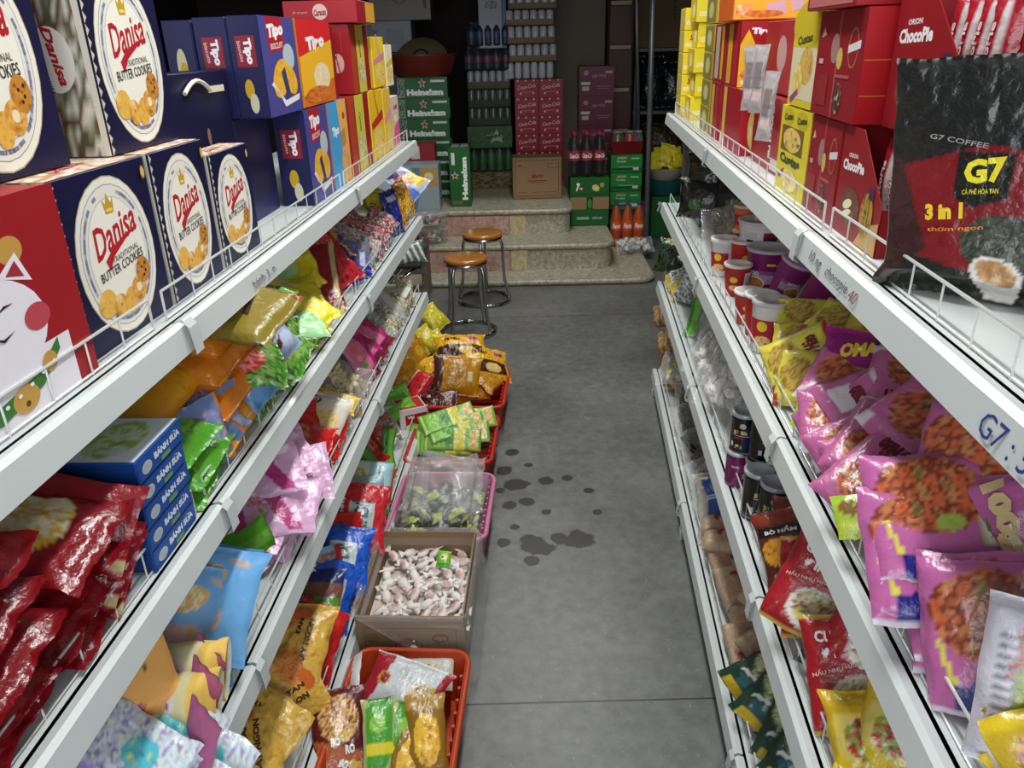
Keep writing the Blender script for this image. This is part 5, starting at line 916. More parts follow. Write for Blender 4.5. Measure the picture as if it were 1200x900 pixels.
pk(RL, RL.p(1.13, .06, L4z + .05), (.9, -.2, .3), (-.2, .0, 1), 'almond', 'grey blue biscuit packet underneath the almond one')
defpk('mixnut', 'snack_bag', 'bag', .10, .14, .03, 'c02c20', [('n', 0, -.1, .85, .7, ['d8a860', 'e8d0a0', '8a4a2c', 'c87830'], 8), ('r', 0, .85, 1, .15, 'c82c24'), ('r', 0, .65, .6, .1, 'e8c020')], 'pillow', 2, crum=1)
pk(RL, LP(446, 566, 4, .07), (.5, -.4, .8), (-.4, -.2, .7), 'mixnut', 'small red bag with a mixed nut picture by the pink basket')
for i, (px, py, h, n, upv) in enumerate(((428, 525, .09, (.4, -.4, .8), (.6, -.7, .3)), (440, 508, .07, (.4, -.5, .7), (.7, -.5, .3)))):
    pk(RL, LP(px, py, 4, h), n, upv, 'redbag', ['orange red snack bag next to the almond packet', 'small red snack bag behind the orange red one'][i], 'red snack bags on the bottom shelf', v=i + 1)
defpk('greenf', 'snack_bag', 'bag', .06, .16, .02, '3f8f2c', [('r', .2, 0, .4, 1, '6ab83c')], 'pillow', 3, crum=1.5, bend=.3)
for i, (px, py, h, upv) in enumerate(((443, 548, .07, (.4, .2, 1)), (447, 600, .05, (.1, -.2, 1)), (455, 530, .06, (-.3, -.2, 1)), (437, 620, .08, (.3, -.6, .5)), (452, 617, .03, (-.3, -.4, 1)), (440, 472, .08, (.8, -.6, .4)), (455, 465, .07, (.8, -.7, .5)), (462, 485, .07, (.6, -.8, .5)))):
    pk(RL, LP(px, py, 4, h), (.6, -.6, .4), upv, 'greenf' if i < 5 else 'lime', ['pale green wrapper above the almond packet', 'dark green wrapper beside the candy carton', 'green wrapper near the red basket', 'lime and green bag end above the red cracker bag', 'pale green wrapper by the carton corner', 'lime green snack pack, left of three at the far part', 'lime green snack pack, middle of three at the far part', 'lime green snack pack, lowest of three at the far part'][i], 'green wrappers on the bottom shelf')
clear_bag(RL, LP(438, 500, 4, .10), (.5, -.5, .7), (.6, -.7, .2), .15, .2, .07, ['e8ece8', '2c6a34', 'c8342c', 'f0f0f0', '4fae3a', '1c3a24'], 'clear bag of white, green and red wrapped candies', 'candy_bag', npc=110, r=.011, flat=.5, seed=13, content='candies')
clear_bag(RL, LP(455, 510, 4, .05), (.5, -.5, .7), (.6, -.7, .2), .13, .16, .06, ['e8ece8', '2c6a34', 'c8342c', '4fae3a'], 'second clear bag of white and green candies, nearer the basket', 'candy_bag', npc=70, r=.011, flat=.5, seed=14, content='candies')
rbox(RL, 4, .30, .42, -.01, .12, .09, 'd8d0cc', {'front': [('p', [(-.4, -1), (1, 0), (1, -1)], 'b01c24')], 'left': [('r', .2, -.3, .8, .7, 'b01c24'), ('t', 'VN', -.2, .1, .5, .3, 'e8e4e0', 0, .05)], 'top': [('r', 0, 0, .9, .9, 'c0302c')]}, 'snack_carton', 'small white and red carton on the bottom shelf by the far baskets', 'box', None, .0, 25)
defpk('yelbag', 'snack_bag', 'bag', .15, .2, .05, 'c8961c', [('m', 0, 0, 1, 1, ['d8a41c', 'b87818', 'c89020', '8a5a14'], 4), ('e', .1, .2, .4, .3, 'e0b030')], 'pillow', 3, crum=2.2)
for i, (px, py, h, n, upv) in enumerate(((465, 425, .15, (.5, -.5, .7), (.3, -.4, .8)), (480, 405, .15, (.4, -.7, .5), (.1, -.3, 1)), (475, 440, .09, (.5, -.6, .5), (.6, -.5, .4)), (495, 418, .10, (.4, -.7, .5), (0, -.4, .9)))):
    pk(RL, LP(px, py, 4, h), n, upv, 'yelbag', ['amber snack bag under the third shelf tip', 'amber snack bag standing behind, farthest left', 'amber snack bag lowest over the small carton', 'amber snack bag between the rack and the far basket'][i], 'amber snack bags')
defpk('lemon', 'snack_bag', 'bag', .13, .15, .06, 'd8c832', [('m', 0, 0, 1, 1, ['e0d03a', 'c8b824', 'e8dc60'], 3), ('e', .3, .3, .08, .05, '3a3a2c')], 'pillow', 2, crum=2)
for i, (px, py, h) in enumerate(((508, 372, .17), (500, 398, .11), (514, 404, .09))):
    pk(RL, LP(px, py, 4, h), (.6, -.4, .8), (-.2, .5, .7), 'lemon', ['lemon yellow snack bag on top by the stool', 'lemon yellow snack bag below the top one', 'pale yellow snack bag touching the far basket'][i], 'lemon yellow snack bags')
# ------------------------------------------------------------------ settle: keep packets off the rails and out of the shelf boards
def settle(o, R, umin=.018, over=-.035, mesh=None, M=None):
    me = mesh or o.data; M = M or o.matrix_world
    P = M.translation; z0 = max([z for z in R.z.values() if z <= P.z + .03] or [R.z[4]])
    above = [z for z in R.z.values() if z > z0 + .1]; zt = (min(above) - .05) if above else 9
    vs = [R.inv(M @ v.co) for v in list(me.vertices)[::3]]
    dz = max(0, z0 + .002 - min(v.z for v in vs))
    hi = max(v.z for v in vs) + dz
    if hi > zt: dz = max(dz - (hi - zt), z0 + .002 - min(v.z for v in vs))
    du = 0
    for v in vs:
        lim = umin if v.z + dz < z0 + .045 else over
        du = max(du, lim - v.y)
    bk = max(v.y for v in vs) + du
    if bk > .43: du -= bk - .43
    o.matrix_world = Matrix.Translation(R.du * du + Vector((0, 0, dz))) @ o.matrix_world
for o in list(C.objects):
    if o.parent or 'label' not in o or o.name in FREEO: continue
    P = o.matrix_world.translation; q = RL.inv(P)
    if o.name.split('.')[0] in ('cookie_carton', 'wafer_carton', 'shelving_unit', 'gift_carton', 'biscuit_carton', 'milk_biscuit_carton', 'snack_carton', 'foam_food_box', 'gift_bag', 'garden_shrub') or P.x > -.1 or q.z > 1.2 or q.x < -.3 or q.y < -.15 or q.y > .5: continue
    if o.type == 'MESH': settle(o, RL)
    else:
        ch = [c for c in bpy.data.objects if c.parent == o and c.name.startswith('film')]
        if ch: settle(o, RL, mesh=ch[0].data)
# ------------------------------------------------------------------ baskets and cartons on the floor
def rrect(w_, d, r, z, n=5):
    pts = []
    for cx, cy, a in ((w_ / 2 - r, d / 2 - r, 0), (-w_ / 2 + r, d / 2 - r, 90), (-w_ / 2 + r, -d / 2 + r, 180), (w_ / 2 - r, -d / 2 + r, 270)):
        for i in range(n + 1): t = radians(a + 90 * i / n); pts.append((cx + r * cos(t), cy + r * sin(t), z))
    return pts
def FM(x, y, z, deg=0): return Matrix.Translation((x, y, z)) @ Matrix.Rotation(radians(deg), 4, 'Z')
def basket(x, y, w_, d, h, col, label, deg=-4, group='plastic baskets on the floor'):
    e = empty('plastic_basket', FM(x, y, .001, deg), label, 'basket', group); c = hc(col)
    m = MB(); n = 24
    rings = [rrect(w_ * .86, d * .88, .03, 0), rrect(w_ * .86, d * .88, .035, .004), rrect(w_ * .92, d * .94, .035, h * .6), rrect(w_, d, .04, h), rrect(w_ - .008, d - .008, .037, h), rrect(w_ * .92 - .008, d * .94 - .008, .033, h * .6), rrect(w_ * .86 - .008, d * .88 - .008, .03, .006)]
    N = len(rings[0]); vs = [p for r in rings for p in r]; fs = []
    for k in range(len(rings) - 1):
        for i in range(N): fs.append((k * N + i, k * N + (i + 1) % N, (k + 1) * N + (i + 1) % N, (k + 1) * N + i))
    fs += [tuple(range(N))[::-1], tuple((len(rings) - 1) * N + i for i in range(N))]
    m.add(vs, fs, c, 'plastic')
    # vertical ribs moulded on the wall
    for k in range(-4, 5):
        for sx in (-1, 1):
            m.box((sx * w_ * .45 - .003, k * d * .09 - .004, .01), (sx * w_ * .455 + .003, k * d * .09 + .004, h * .85), c, 'plastic')
    b = m.build('basket_body', e, False)
    m = MB(); m.tube(rrect(w_ + .006, d + .006, .045, h - .004), .008, c, 'plastic', 8, True); m.build('basket_rim', e, True)
    return e
def wp(px, py, z): return at(px, py, Z=z)
basket(-.300, 1.375, .30, .45, .15, 'b8401c', 'orange red plastic basket nearest the viewer, full of snack bags')
basket(-.258, 2.325, .335, .42, .145, 'c87a9c', 'pink plastic basket behind the candy carton')
basket(-.248, 2.83, .34, .42, .145, 'b82a1e', 'red plastic basket with green packets, behind the pink one')
basket(-.215, 3.34, .37, .44, .145, 'c03024', 'red plastic basket with yellow bags, farthest along the aisle')
m = MB(); carton(m, .24, .30, .17, '8d7357', {'front': [('r', 0, 0, .02, 1, '6a5438')], 'top': [('r', 0, 0, .04, 1, '6a5438')]}, 'matte')
o = m.build('kraft_carton'); o.matrix_world = FM(-.385, 3.77, .001, -4); tag(o, 'small closed kraft carton under the lemon yellow bags by the nearer stool', 'box')
# near basket contents
def fp(px, py, z, n, upv, key, label, group=None, v=None): return pk(None, wp(px, py, z), n, upv, key, label, group, v)
defpk('bisc', 'biscuit_pack', 'packet', .22, .15, .04, 'd0d0d0', [('r', 0, 0, 1, 1, 'c8ccd0'), ('p', [(-1, -1), (-.72, -1), (-.5, 1), (-1, 1)], '9c1c28'), ('e', -.58, 0, .16, .26, 'c88a3a'), ('t', 'mini', -.58, .0, .3, .22, '8c1c28', 75, .05), ('n', .45, -.25, .3, .5, ['b07a38', 'e0c890', '6a4420', 'd8b468'], 9), ('r', .9, 0, .12, 1, '9c1c28'), ('r', .75, -.3, .1, .5, 'c8a838', 10), ('e', -.0, .4, .3, .3, 'b8bcc0')], 'pillow', 1, crum=1, cell=.005, mat='foil')
fp(475, 806, .155, (.06, -.3, 1), (.35, 1, .15), 'bisc', 'white biscuit pack with maroon ends and nut biscuit picture, on top in the orange basket')
defpk('tray', 'biscuit_tray', 'packet', .14, .10, .02, 'c8c8c0', [('n', .0, 0, .5, .5, ['b8904a', 'd8b878', '6a5030'], 8)], 'block', 1, crum=.4)
fp(500, 790, .12, (0, -.2, 1), (0, 1, .1), 'tray', 'clear lidded biscuit tray under the white biscuit pack')
defpk('whiteb', 'snack_bag', 'bag', .06, .17, .02, 'd8d8d8', [], 'flat', 1, crum=1)
fp(413, 805, .13, (-.7, -.3, .7), (.2, 1, .1), 'whiteb', 'plain white bag edge at the left wall of the orange basket')
defpk('maroon', 'snack_bag', 'bag', .14, .20, .045, '5a1418', [('n', .0, .2, .75, .6, ['b8843c', 'd8b070', '8a4a2c', 'c89858'], 7), ('p', [(-1, -.2), (-.7, -1), (1, -1), (1, -.7), (.2, -.5)], 'a85a30'), ('t', 'BO', -.2, -.35, .35, .2, 'd8dcd8', 0, .06), ('t', 'RO', .3, -.55, .35, .2, 'd8dcd8', 0, .06), ('e', .1, -.2, .3, .12, 'c8a040')], 'pillow', 2, crum=1.4, cell=.005)
fp(398, 855, .15, (.2, -.4, 1), (-.25, 1, .4), 'maroon', 'maroon nut snack bag with white letters at the left of the orange basket', v=0)
fp(415, 885, .11, (.3, -.4, 1), (.3, 1, .2), 'maroon', 'second maroon snack bag lower in the orange basket', v=1)
defpk('greenp', 'dried_fruit_packet', 'packet', .085, .17, .025, '3a7a1c', [('r', 0, 0, .86, .9, '4a9a2c'), ('e', -.1, .3, .5, .25, '8ac04a'), ('r', 0, -.35, .86, .16, 'd8c82a'), ('p', [(-1, .5), (-.5, 1), (-1, 1)], 'b8b878'), ('r', .94, 0, .08, 1, 'a8b078'), ('r', -.94, 0, .08, 1, 'a8b078')], 'pillow', 2, crum=1, back='a0a070')
fp(445, 862, .16, (.2, -.55, .9), (-.1, .8, .5), 'greenp', 'green and yellow packet standing in the middle of the orange basket', 'green packets in the orange basket')
fp(474, 868, .14, (.5, -.5, .8), (.05, .8, .5), 'greenp', 'green and yellow packet to the right of the first one', 'green packets in the orange basket')
defpk('amberp', 'dried_fruit_packet', 'packet', .10, .19, .03, '8a6420', [('n', 0, -.1, .7, .6, ['d89a2c', 'e8b83a', 'b87a20'], 3), ('r', 0, .8, 1, .2, 'a8823a')], 'pillow', 2, crum=1.8, back='7a5a24')
fp(500, 862, .15, (.1, -.5, .9), (-.1, .8, .5), 'amberp', 'amber and brown packet at the right side of the orange basket')
fp(480, 893, .12, (.2, -.5, .9), (.1, .8, .5), 'amberp', 'amber packet lowest at the near end of the orange basket')
# candy carton with a plastic liner
cb = empty('candy_carton', FM(-.288, 1.858, .001, -3), 'open brown candy carton with a clear plastic liner, full of white wrapped candies', 'box')
m = MB(); W_, D_, H_, th = .30, .40, .215, .004
K = hx('8d7357')
m.box((-W_ / 2, -D_ / 2, 0), (W_ / 2, D_ / 2, th), K, 'kraft')
for a, b_ in (((-W_ / 2, -D_ / 2), (W_ / 2, -D_ / 2 + th)), ((-W_ / 2, D_ / 2 - th), (W_ / 2, D_ / 2)), ((-W_ / 2, -D_ / 2 + th), (-W_ / 2 + th, D_ / 2 - th)), ((W_ / 2 - th, -D_ / 2 + th), (W_ / 2, D_ / 2 - th))):
    m.box((a[0], a[1], th), (b_[0], b_[1], H_), K, 'kraft')
draw(m, [('e', -.05, -.05, .27, .34, '8a4030'), ('t', 'Million', -.05, -.05, .42, .3, 'a89078', 180, .05), ('e', .55, .3, .16, .16, '8a4030'), ('t', '2.5kg', .55, .3, .22, .14, 'a89078', 180, .04), ('e', -.72, .3, .14, .16, '7a6248'), ('r', 0, .62, .85, .008, '7a3a2c'), ('r', 0, -.62, .85, .008, '7a3a2c'), ('r', -.85, 0, .005, .62, '7a3a2c'), ('r', .85, 0, .005, .62, '7a3a2c')], lambda x, y, l: (x * W_ / 2, -D_ / 2 - l, H_ / 2 + y * H_ / 2), W_, H_, 'matte')
m.build('carton_body', cb)
m = MB(); ring = rrect(W_ + .012, D_ + .012, .02, 0, 4); N = len(ring); vs = []
prof = [(-.04, -.01), (-.015, -.004), (.006, .001), (.02, .008), (-.01, .018), (-.07, .022), (-.13, .03), (-.17, .04)]
for j, (dz, out) in enumerate(prof):
    for i, (x, y, _) in enumerate(ring):
        L_ = sqrt(x * x + y * y); q = noise.noise(Vector((x * 18, y * 18, j * .9))); right = max(0, min(1, (x + .05) / .15)); drop = dz if j < 3 else (.004 + (dz - .02) * right)
        if j == 0: sc2 = (L_ - .03) / L_
        else: sc2 = (L_ + out * (.3 + .9 * right) + q * .010) / L_
        vs.append((x * sc2, y * sc2, H_ + drop + q * .008))
m.add(vs, [(j * N + i, j * N + (i + 1) % N, (j + 1) * N + (i + 1) % N, (j + 1) * N + i) for j in range(len(prof) - 1) for i in range(N)], W0, 'clear_film'); m.build('plastic_liner', cb, True)
def candy_mesh(seed, body='efe8e2', pr='cfa09c'):
    m = MB(); rnd = random.Random(seed); n = 8; vs = []; cl = []
    xs = [-.030, -.024, -.0155, -.0125, -.006, 0, .006, .0125, .0155, .024, .030]; rs = [(.012, .0012), (.009, .002), (.0022, .0022), (.0085, .006), (.0105, .0078), (.011, .008), (.0105, .0078), (.0085, .006), (.0022, .0022), (.009, .002), (.012, .0012)]
    for i, x in enumerate(xs):
        for k in range(n):
            a = 2 * pi * k / n; q = rnd.uniform(.85, 1.12)
            vs.append((x, rs[i][0] * cos(a) * q, rs[i][1] * sin(a) * q)); cl.append(hc(pr) if (4 <= i <= 6 and k in (1, 2) and seed % 3) else hc(body))
    fs = [(i * n + k, i * n + (k + 1) % n, (i + 1) * n + (k + 1) % n, (i + 1) * n + k) for i in range(len(xs) - 1) for k in range(n)] + [tuple(range(n))[::-1], tuple((len(xs) - 1) * n + k for k in range(n))]
    m.add(vs, fs, None, 'soft_film', None, cl); return m.mesh('wrapped_candy', True)
CM = [candy_mesh(i) for i in range(5)]
rnd = random.Random(21); base = FM(-.288, 1.858, 0, -3); k = 0
m = MB(); m.box((-.143, -.193, .008), (.143, .193, .115), hx('cfc2b8'), 'matte'); 
o = m.build('candy_filling'); o.parent = cb; tag(o, kind='stuff')
for lay in range(2):
    for i in range(6):
        for j in range(8):
            x = -.115 + .046 * i + rnd.uniform(-.010, .010); y = -.165 + .048 * j + rnd.uniform(-.012, .012)
            if lay and (rnd.random() < .25 or abs(x) > .115): continue
            o = bpy.data.objects.new('wrapped_candy', CM[k % 5]); C.objects.link(o); k += 1
            z = .124 + lay * .016 + .02 * max(0, (y + .05)) + rnd.uniform(-.003, .006)
            o.matrix_world = base @ Matrix.Translation((x, y, z)) @ Matrix.Rotation(rnd.uniform(0, 3.14), 4, 'Z') @ Matrix.Rotation(rnd.uniform(-.5, .5), 4, 'Y') @ Matrix.Rotation(rnd.uniform(-.6, .6), 4, 'X') @ Matrix.Scale(1.3, 4)
            tag(o, 'white wrapped candy with red print lying in the brown carton', 'candy', 'white wrapped candies in the brown carton')
defpk('greencandy', 'candy_packet', 'packet', .045, .055, .014, '6ab81c', [('e', .3, .2, .4, .35, 'e8c03a'), ('e', -.2, .1, .35, .3, 'e8f0e0'), ('e', -.2, .1, .25, .2, '1c4a2c'), ('r', 0, -.8, 1, .2, '4a9a1c')], 'pillow', 1, cell=.003, crum=.4)
fp(520, 655, .165, (.05, -.5, 1), (.1, 1, .3), 'greencandy', 'small green candy packet lying on top of the white candies')
# pink basket: open clear bag of small dark and green packets
pkl = ['2c302c', '8a9a2c', 'b8c04a', '3a403c', '6a7a30', '50544c']
e = empty('clear_bag', FM(-.258, 2.315, .03, -4), 'open clear plastic bag of dark and green packets in the pink basket', 'bag')
m = MB(); ring0 = rrect(.27, .35, .05, 0, 5); N = len(ring0); vs = []
for j, (sc2, z) in enumerate(((.9, .0), (1.0, .05), (1.04, .10), (1.06, .14), (1.0, .17), (.8, .195), (.86, .21), (.6, .225), (.3, .21))):
    for i, (x, y, _) in enumerate(ring0):
        q = noise.noise(Vector((x * 20, y * 20, j * 1.1 + 3))); yy = max(0, y)
        vs.append((x * sc2 * (1 + q * .2), y * sc2 * (1 + q * .2), z * (.62 + .5 * (y + .18) / .36 if j > 3 else 1) + q * .05))
m.add(vs, [(j * N + i, j * N + (i + 1) % N, (j + 1) * N + (i + 1) % N, (j + 1) * N + i) for j in range(8) for i in range(N)], W0, 'clear_film'); m.build('film', e, True)
q = pouch_mb(.30, .24, .03, 'ffffff', [], 'pillow', 77, 'clear_film', crum=4, cell=.008).build('crumpled_mouth', e, True); q.matrix_local = Matrix.Translation((0, .06, .17)) @ Matrix.Rotation(radians(22), 4, 'X')
rnd = random.Random(5)
defpk('minip', 'candy_packet', 'packet', .05, .065, .014, '3a403c', [('p', [(-1, -1), (.6, -1), (-.2, 1), (-1, 1)], 'a8b83a'), ('n', .3, 0, .4, .4, ['d8b04a', 'e8d890'], 4)], 'pillow', 3, cell=.006, crum=1)
defpk('minid', 'candy_packet', 'packet', .05, .065, .014, '2a2e2c', [('n', 0, 0, .6, .6, ['4a504c', '8a8e88', '2a2e2c'], 6)], 'pillow', 3, cell=.006, crum=1)
base = FM(-.258, 2.315, 0, -4); k = 0
for lay in range(3):
    for i in range(5):
        for j in range(6):
            x = -.10 + .05 * i + rnd.uniform(-.012, .012); y = -.135 + .052 * j + rnd.uniform(-.012, .012); key = 'minip' if (k * 7) % 5 < 2 + (j < 3) else 'minid'; k += 1
            o = bpy.data.objects.new('candy_packet', pkmesh(key, k)); C.objects.link(o)
            o.matrix_world = base @ Matrix.Translation((x, y, .075 + lay * .028 + rnd.uniform(-.004, .006))) @ Matrix.Rotation(rnd.uniform(0, 6.28), 4, 'Z') @ Matrix.Rotation(rnd.uniform(-.7, .7), 4, 'Y') @ Matrix.Rotation(rnd.uniform(-.7, .7), 4, 'X')
            tag(o, 'small %s candy packet inside the open clear bag in the pink basket' % ('green and gold' if key == 'minip' else 'dark grey'), 'packet', 'small %s packets in the pink basket' % ('green' if key == 'minip' else 'grey'))
# red basket 2: flat green packets and dark packs
defpk('flatg', 'seaweed_packet', 'packet', .24, .10, .014, '5a9a2c', [('r', 0, 0, .96, .9, '6aa83a'), ('r', -.55, 0, .2, .7, '8ac84a'), ('r', .1, 0, .03, .9, 'd8e070'), ('r', .3, 0, .15, .9, 'd8c83a'), ('r', .75, 0, .14, .8, 'c8a03a'), ('e', -.1, 0, .12, .5, '2f7a1c'), ('r', -.9, 0, .03, .9, 'c8d880')], 'block', 3, crum=.6, fin=.04)
for i, (px, py, z, n, upv) in enumerate(((525, 490, .20, (.1, -.55, 1), (-.45, 1, .4)), (535, 500, .175, (.1, -.6, .9), (-.35, 1, .5)), (548, 492, .18, (.1, -.6, .9), (-.25, 1, .5)), (540, 508, .15, (.0, -.7, .8), (-.1, 1, .6)), (530, 515, .14, (.0, -.8, .7), (.05, .8, .8)), (520, 520, .125, (.0, -.8, .6), (.05, .7, .8)), (505, 512, .12, (-.1, -.7, .7), (.2, .8, .6)))):
    fp(px, py, z, n, upv, 'flatg', ['flat green packet with yellow end, uppermost in the red basket', 'flat green and yellow packet, second from the top in the red basket', 'flat green packet with amber corner at the right of the red basket', 'flat green packet in the middle of the red basket', 'flat green packet leaning forward at the front of the red basket', 'flat pale green packet lowest at the front of the red basket', 'flat green packet at the left side of the red basket'][i], 'flat green packets')
defpk('darkp', 'snack_bag', 'bag', .13, .16, .045, '3a1c18', [('m', 0, 0, 1, 1, ['4a1a18', '2a1410', '6a2420', '3a2a1c'], 5)], 'pillow', 3, crum=2)
for i, (px, py, z) in enumerate(((495, 478, .12), (515, 470, .12), (485, 500, .10), (555, 515, .10), (500, 525, .08))):
    fp(px, py, z, (.1 * i - .2, -.5, .9), (1, .3 * i - .4, 0), 'darkp', ['dark brown snack bag at the back left of the red basket', 'dark red snack bag at the back of the red basket', 'dark snack bag by the shelf side of the red basket', 'dark snack bag under the green packets at the right', 'dark snack bag at the front left of the red basket'][i], 'dark snack bags')
defpk('redpk', 'snack_bag', 'bag', .10, .18, .05, 'b01c24', [('r', -.8, 0, .2, 1, 'd8d0c8'), ('m', .2, 0, .8, 1, ['a0141c', 'c8242c', '8c1018'], 4)], 'block', 1, crum=1.4)
fp(488, 455, .20, (-.3, -.5, .8), (.6, .8, .3), 'redpk', 'red pack with a white edge between the rack and the red basket')
# far basket: big yellow bags
YB = [('m', 0, 0, 1, 1, ['d89c10', 'e8b01c', 'c88a10'], 3), ('r', -.2, -.45, 1, .35, '4a2018'), ('e', .2, -.5, .35, .25, 'd8b060'), ('n', .2, -.5, .3, .2, ['d8b060', 'e8cc88'], 5), ('t', 'ỐI TIÊU', -.35, .35, .6, .3, '5a3014', 0, .06), ('r', .5, .35, .22, .16, 'e8a8b0'), ('t', 'CHIP', .5, .35, .4, .22, 'b01c50', 0, .05), ('r', -.1, .85, 1, .15, 'e8c02a')]
defpk('ybig', 'chips_bag', 'bag', .27, .20, .08, 'd89c10', YB, 'pillow', 2, crum=2.4, cell=.005, back='b07810')
defpk('yback', 'chips_bag', 'bag', .24, .19, .07, 'b8800c', [('r', 0, .1, .5, .5, 'b07a10'), ('t', 'THÀNH PHẦN', -.05, .3, .6, .1, '6a4a14', 0, 0), ('t', 'KHOAI TÂY, DẦU, MUỐI', -.05, .1, .8, .08, '6a4a14', 0, 0), ('t', 'HSD 12 THÁNG', -.05, -.1, .6, .08, '6a4a14', 0, 0), ('r', .6, -.05, .1, .25, 'd8c8a0'), ('r', -.8, 0, .2, 1, '4a2018')], 'pillow', 1, crum=1.6)
fp(540, 408, .27, (.15, -.35, 1), (-.15, 1, .3), 'ybig', 'big yellow chips bag on top of the far red basket', 'yellow chips bags', 0)
fp(535, 440, .20, (.15, -.8, .6), (.1, .6, .8), 'yback', 'yellow chips bag showing its printed back, front of the far basket', 'yellow chips bags')
fp(568, 425, .21, (.5, -.4, .9), (-.3, 1, .2), 'ybig', 'yellow chips bag at the right side of the far basket', 'yellow chips bags', 1)
fp(575, 440, .16, (.5, -.4, .9), (.6, .8, .2), 'yelbag', 'amber snack bag sunk at the right side of the far basket')
fp(548, 455, .12, (.1, -.7, .7), (1, .2, .1), 'yelbag', 'amber snack bag at the bottom front of the far basket')
fp(505, 440, .18, (-.1, -.6, .8), (-.5, .8, .5), 'ybig', 'dark yellow chips bag leaning at the left of the far basket', 'yellow chips bags', 1)
# ------------------------------------------------------------------ stools
def stool(x, y, h, rb, label, deg, rs=.132):
    e = empty('round_stool', FM(x, y, 0, deg), label, 'stool', 'round metal stools')
    m = MB(); m.lathe([(.02, h - .03), (rs - .012, h - .03), (rs - .002, h - .024), (rs, h - .012), (rs - .004, h - .002), (rs - .02, h), (.02, h)], W0, 'stool_wood', 40); m.build('seat', e, True)
    m = MB(); m.lathe([(rs - .014, h - .05), (rs - .004, h - .046), (rs - .002, h - .030), (rs - .016, h - .030)], W0, 'chrome', 40, capb=False, capt=False); m.build('seat_ring', e, True)
    for k in range(4):
        a = pi / 4 + k * pi / 2; ca, sa = cos(a), sin(a); P = lambda r, z: (r * ca, r * sa, z)
        m = MB(); m.tube([P(.02, h - .045), P(rs * .7, h - .048), P(rs * .9, h - .06), P(rs * .97, h - .09), P(rs * 1.0, h * .55), P(rs * 1.04, .16), P(rb * .97, .05), P(rb, .018)], .0105, W0, 'chrome', 10); m.build('leg', e, True)
    m = MB(); n = 40; m.tube([(rb * cos(2 * pi * i / n), rb * sin(2 * pi * i / n), .0125) for i in range(n)], .0105, W0, 'chrome', 10, True); m.build('base_ring', e, True)
    for k in range(4):
        a0 = k * pi / 2; m = MB(); m.tube([(rb * cos(a0 + t), rb * sin(a0 + t), .0128) for t in (-.1, -.05, 0, .05, .1)], .0125, W0, 'rubber', 10); m.build('rubber_pad', e, True)
stool(-.258, 4.50, .48, .165, 'round wooden-seat metal stool, the nearer of the two', 10)
stool(-.175, 5.13, .48, .175, 'round wooden-seat metal stool, farther one beside the steps', 40, .137)
# ------------------------------------------------------------------ storage at the back
def wbox(x0, x1, y, z0, z1, D, base, faces, name, label, cat='box', group=None, deg=0, mat='carton'):
    m = MB(); carton(m, x1 - x0, D, z1 - z0, base, faces, mat, bev=.003)
    o = m.build(name); o.matrix_world = FM((x0 + x1) / 2, y + D / 2, z0 + .001, deg); return tag(o, label, cat, group)
def px2(px0, py0, px1, py1, y):
    """an upright rectangle seen between two corners, standing at distance y"""
    a = at(px0, py1, Y=y); b_ = at(px1, py0, Y=y); return a.x, b_.x, a.z, b_.z
def star(cx, cy, rx, ry, col): return ('p', [(cx + (rx if i % 2 == 0 else rx * .42) * sin(pi * i / 5), cy + (ry if i % 2 == 0 else ry * .42) * cos(pi * i / 5)) for i in range(10)], col)
GB = '14501c'
def beer(): return [('r', 0, 0, 1, 1, '1c5c24'), ('m', -.84, 0, .15, .95, ['2a6a30', '8aa08a', '1c3a20', 'c0c8c0'], 9), star(.0, .42, .16, .5, 'e8e4e0'), star(.0, .42, .12, .38, 'b01c24'), ('t', 'Heineken', .1, -.45, 1.45, .62, 'eef0ec', 0, .07), ('r', .62, .62, .28, .11, 'd0d4d0')]
for k in range(6):
    wbox(-.872 + .01 * (k % 2), -.458 + .012 * ((k + 1) % 2), 6.62, .452 + .158 * k, .452 + .158 * (k + 1) - .002, .28, GB, {'front': beer()}, 'beer_case', 'green beer can case with a red star, %s of the stack of six' % ['lowest', 'second from below', 'third from below', 'fourth from below', 'fifth from below', 'topmost'][k], 'case', 'green beer cases')
o = wbox(-.445, -.283, 6.17, .452, .905, .26, GB, {'front': [('r', 0, 0, 1, 1, '1c5c24'), ('t', 'Heineken', .42, -.05, 1.45, .55, 'eef0ec', 90, .06), star(-.5, .05, .42, .14, 'e8e4e0'), star(-.5, .05, .32, .105, 'b01c24'), ('r', -.62, .62, .16, .2, 'd0d4d0'), ('r', -.3, -.86, .5, .06, '6a5a3a')], 'top': [('r', -.45, 0, .38, .8, 'c8c4bc'), ('r', .45, 0, .38, .8, 'c8c4bc')]}, 'beer_case', 'green beer can case standing upright on its end before the stack', 'case', 'green beer cases')
# straw hat in a brown red tub on the cases
hx0 = -.66
e = empty('plastic_tub', FM(hx0, 6.76, 1.402), 'brown red plastic tub on the green beer cases', 'basket')
m = MB(); m.lathe([(.2, 0), (.235, .02), (.275, .15), (.29, .165), (.28, .168), (.268, .15), (.225, .02), (.19, .012)], hx('6a2416'), 'plastic', 36); m.build('tub_body', e, True)
m = MB(); cl = []; prof = []
for t in range(26): prof.append((.225 * (1 - t / 26), .10 * sin(t / 26 * pi / 2) + (.004 if t % 2 else 0))); cl.append(hx('7a6a4c') if t % 2 else hx('4c402c'))
for t in (18, 19, 20): cl[t] = hx('1c1a38')
m.lathe(prof, W0, 'matte', 36, cols=cl); o = m.build('wicker_lid', None, True); o.matrix_world = FM(hx0, 6.76, 1.50) @ Matrix.Rotation(radians(58), 4, 'X'); tag(o, 'round woven straw cover lying in the brown red tub', 'basket')
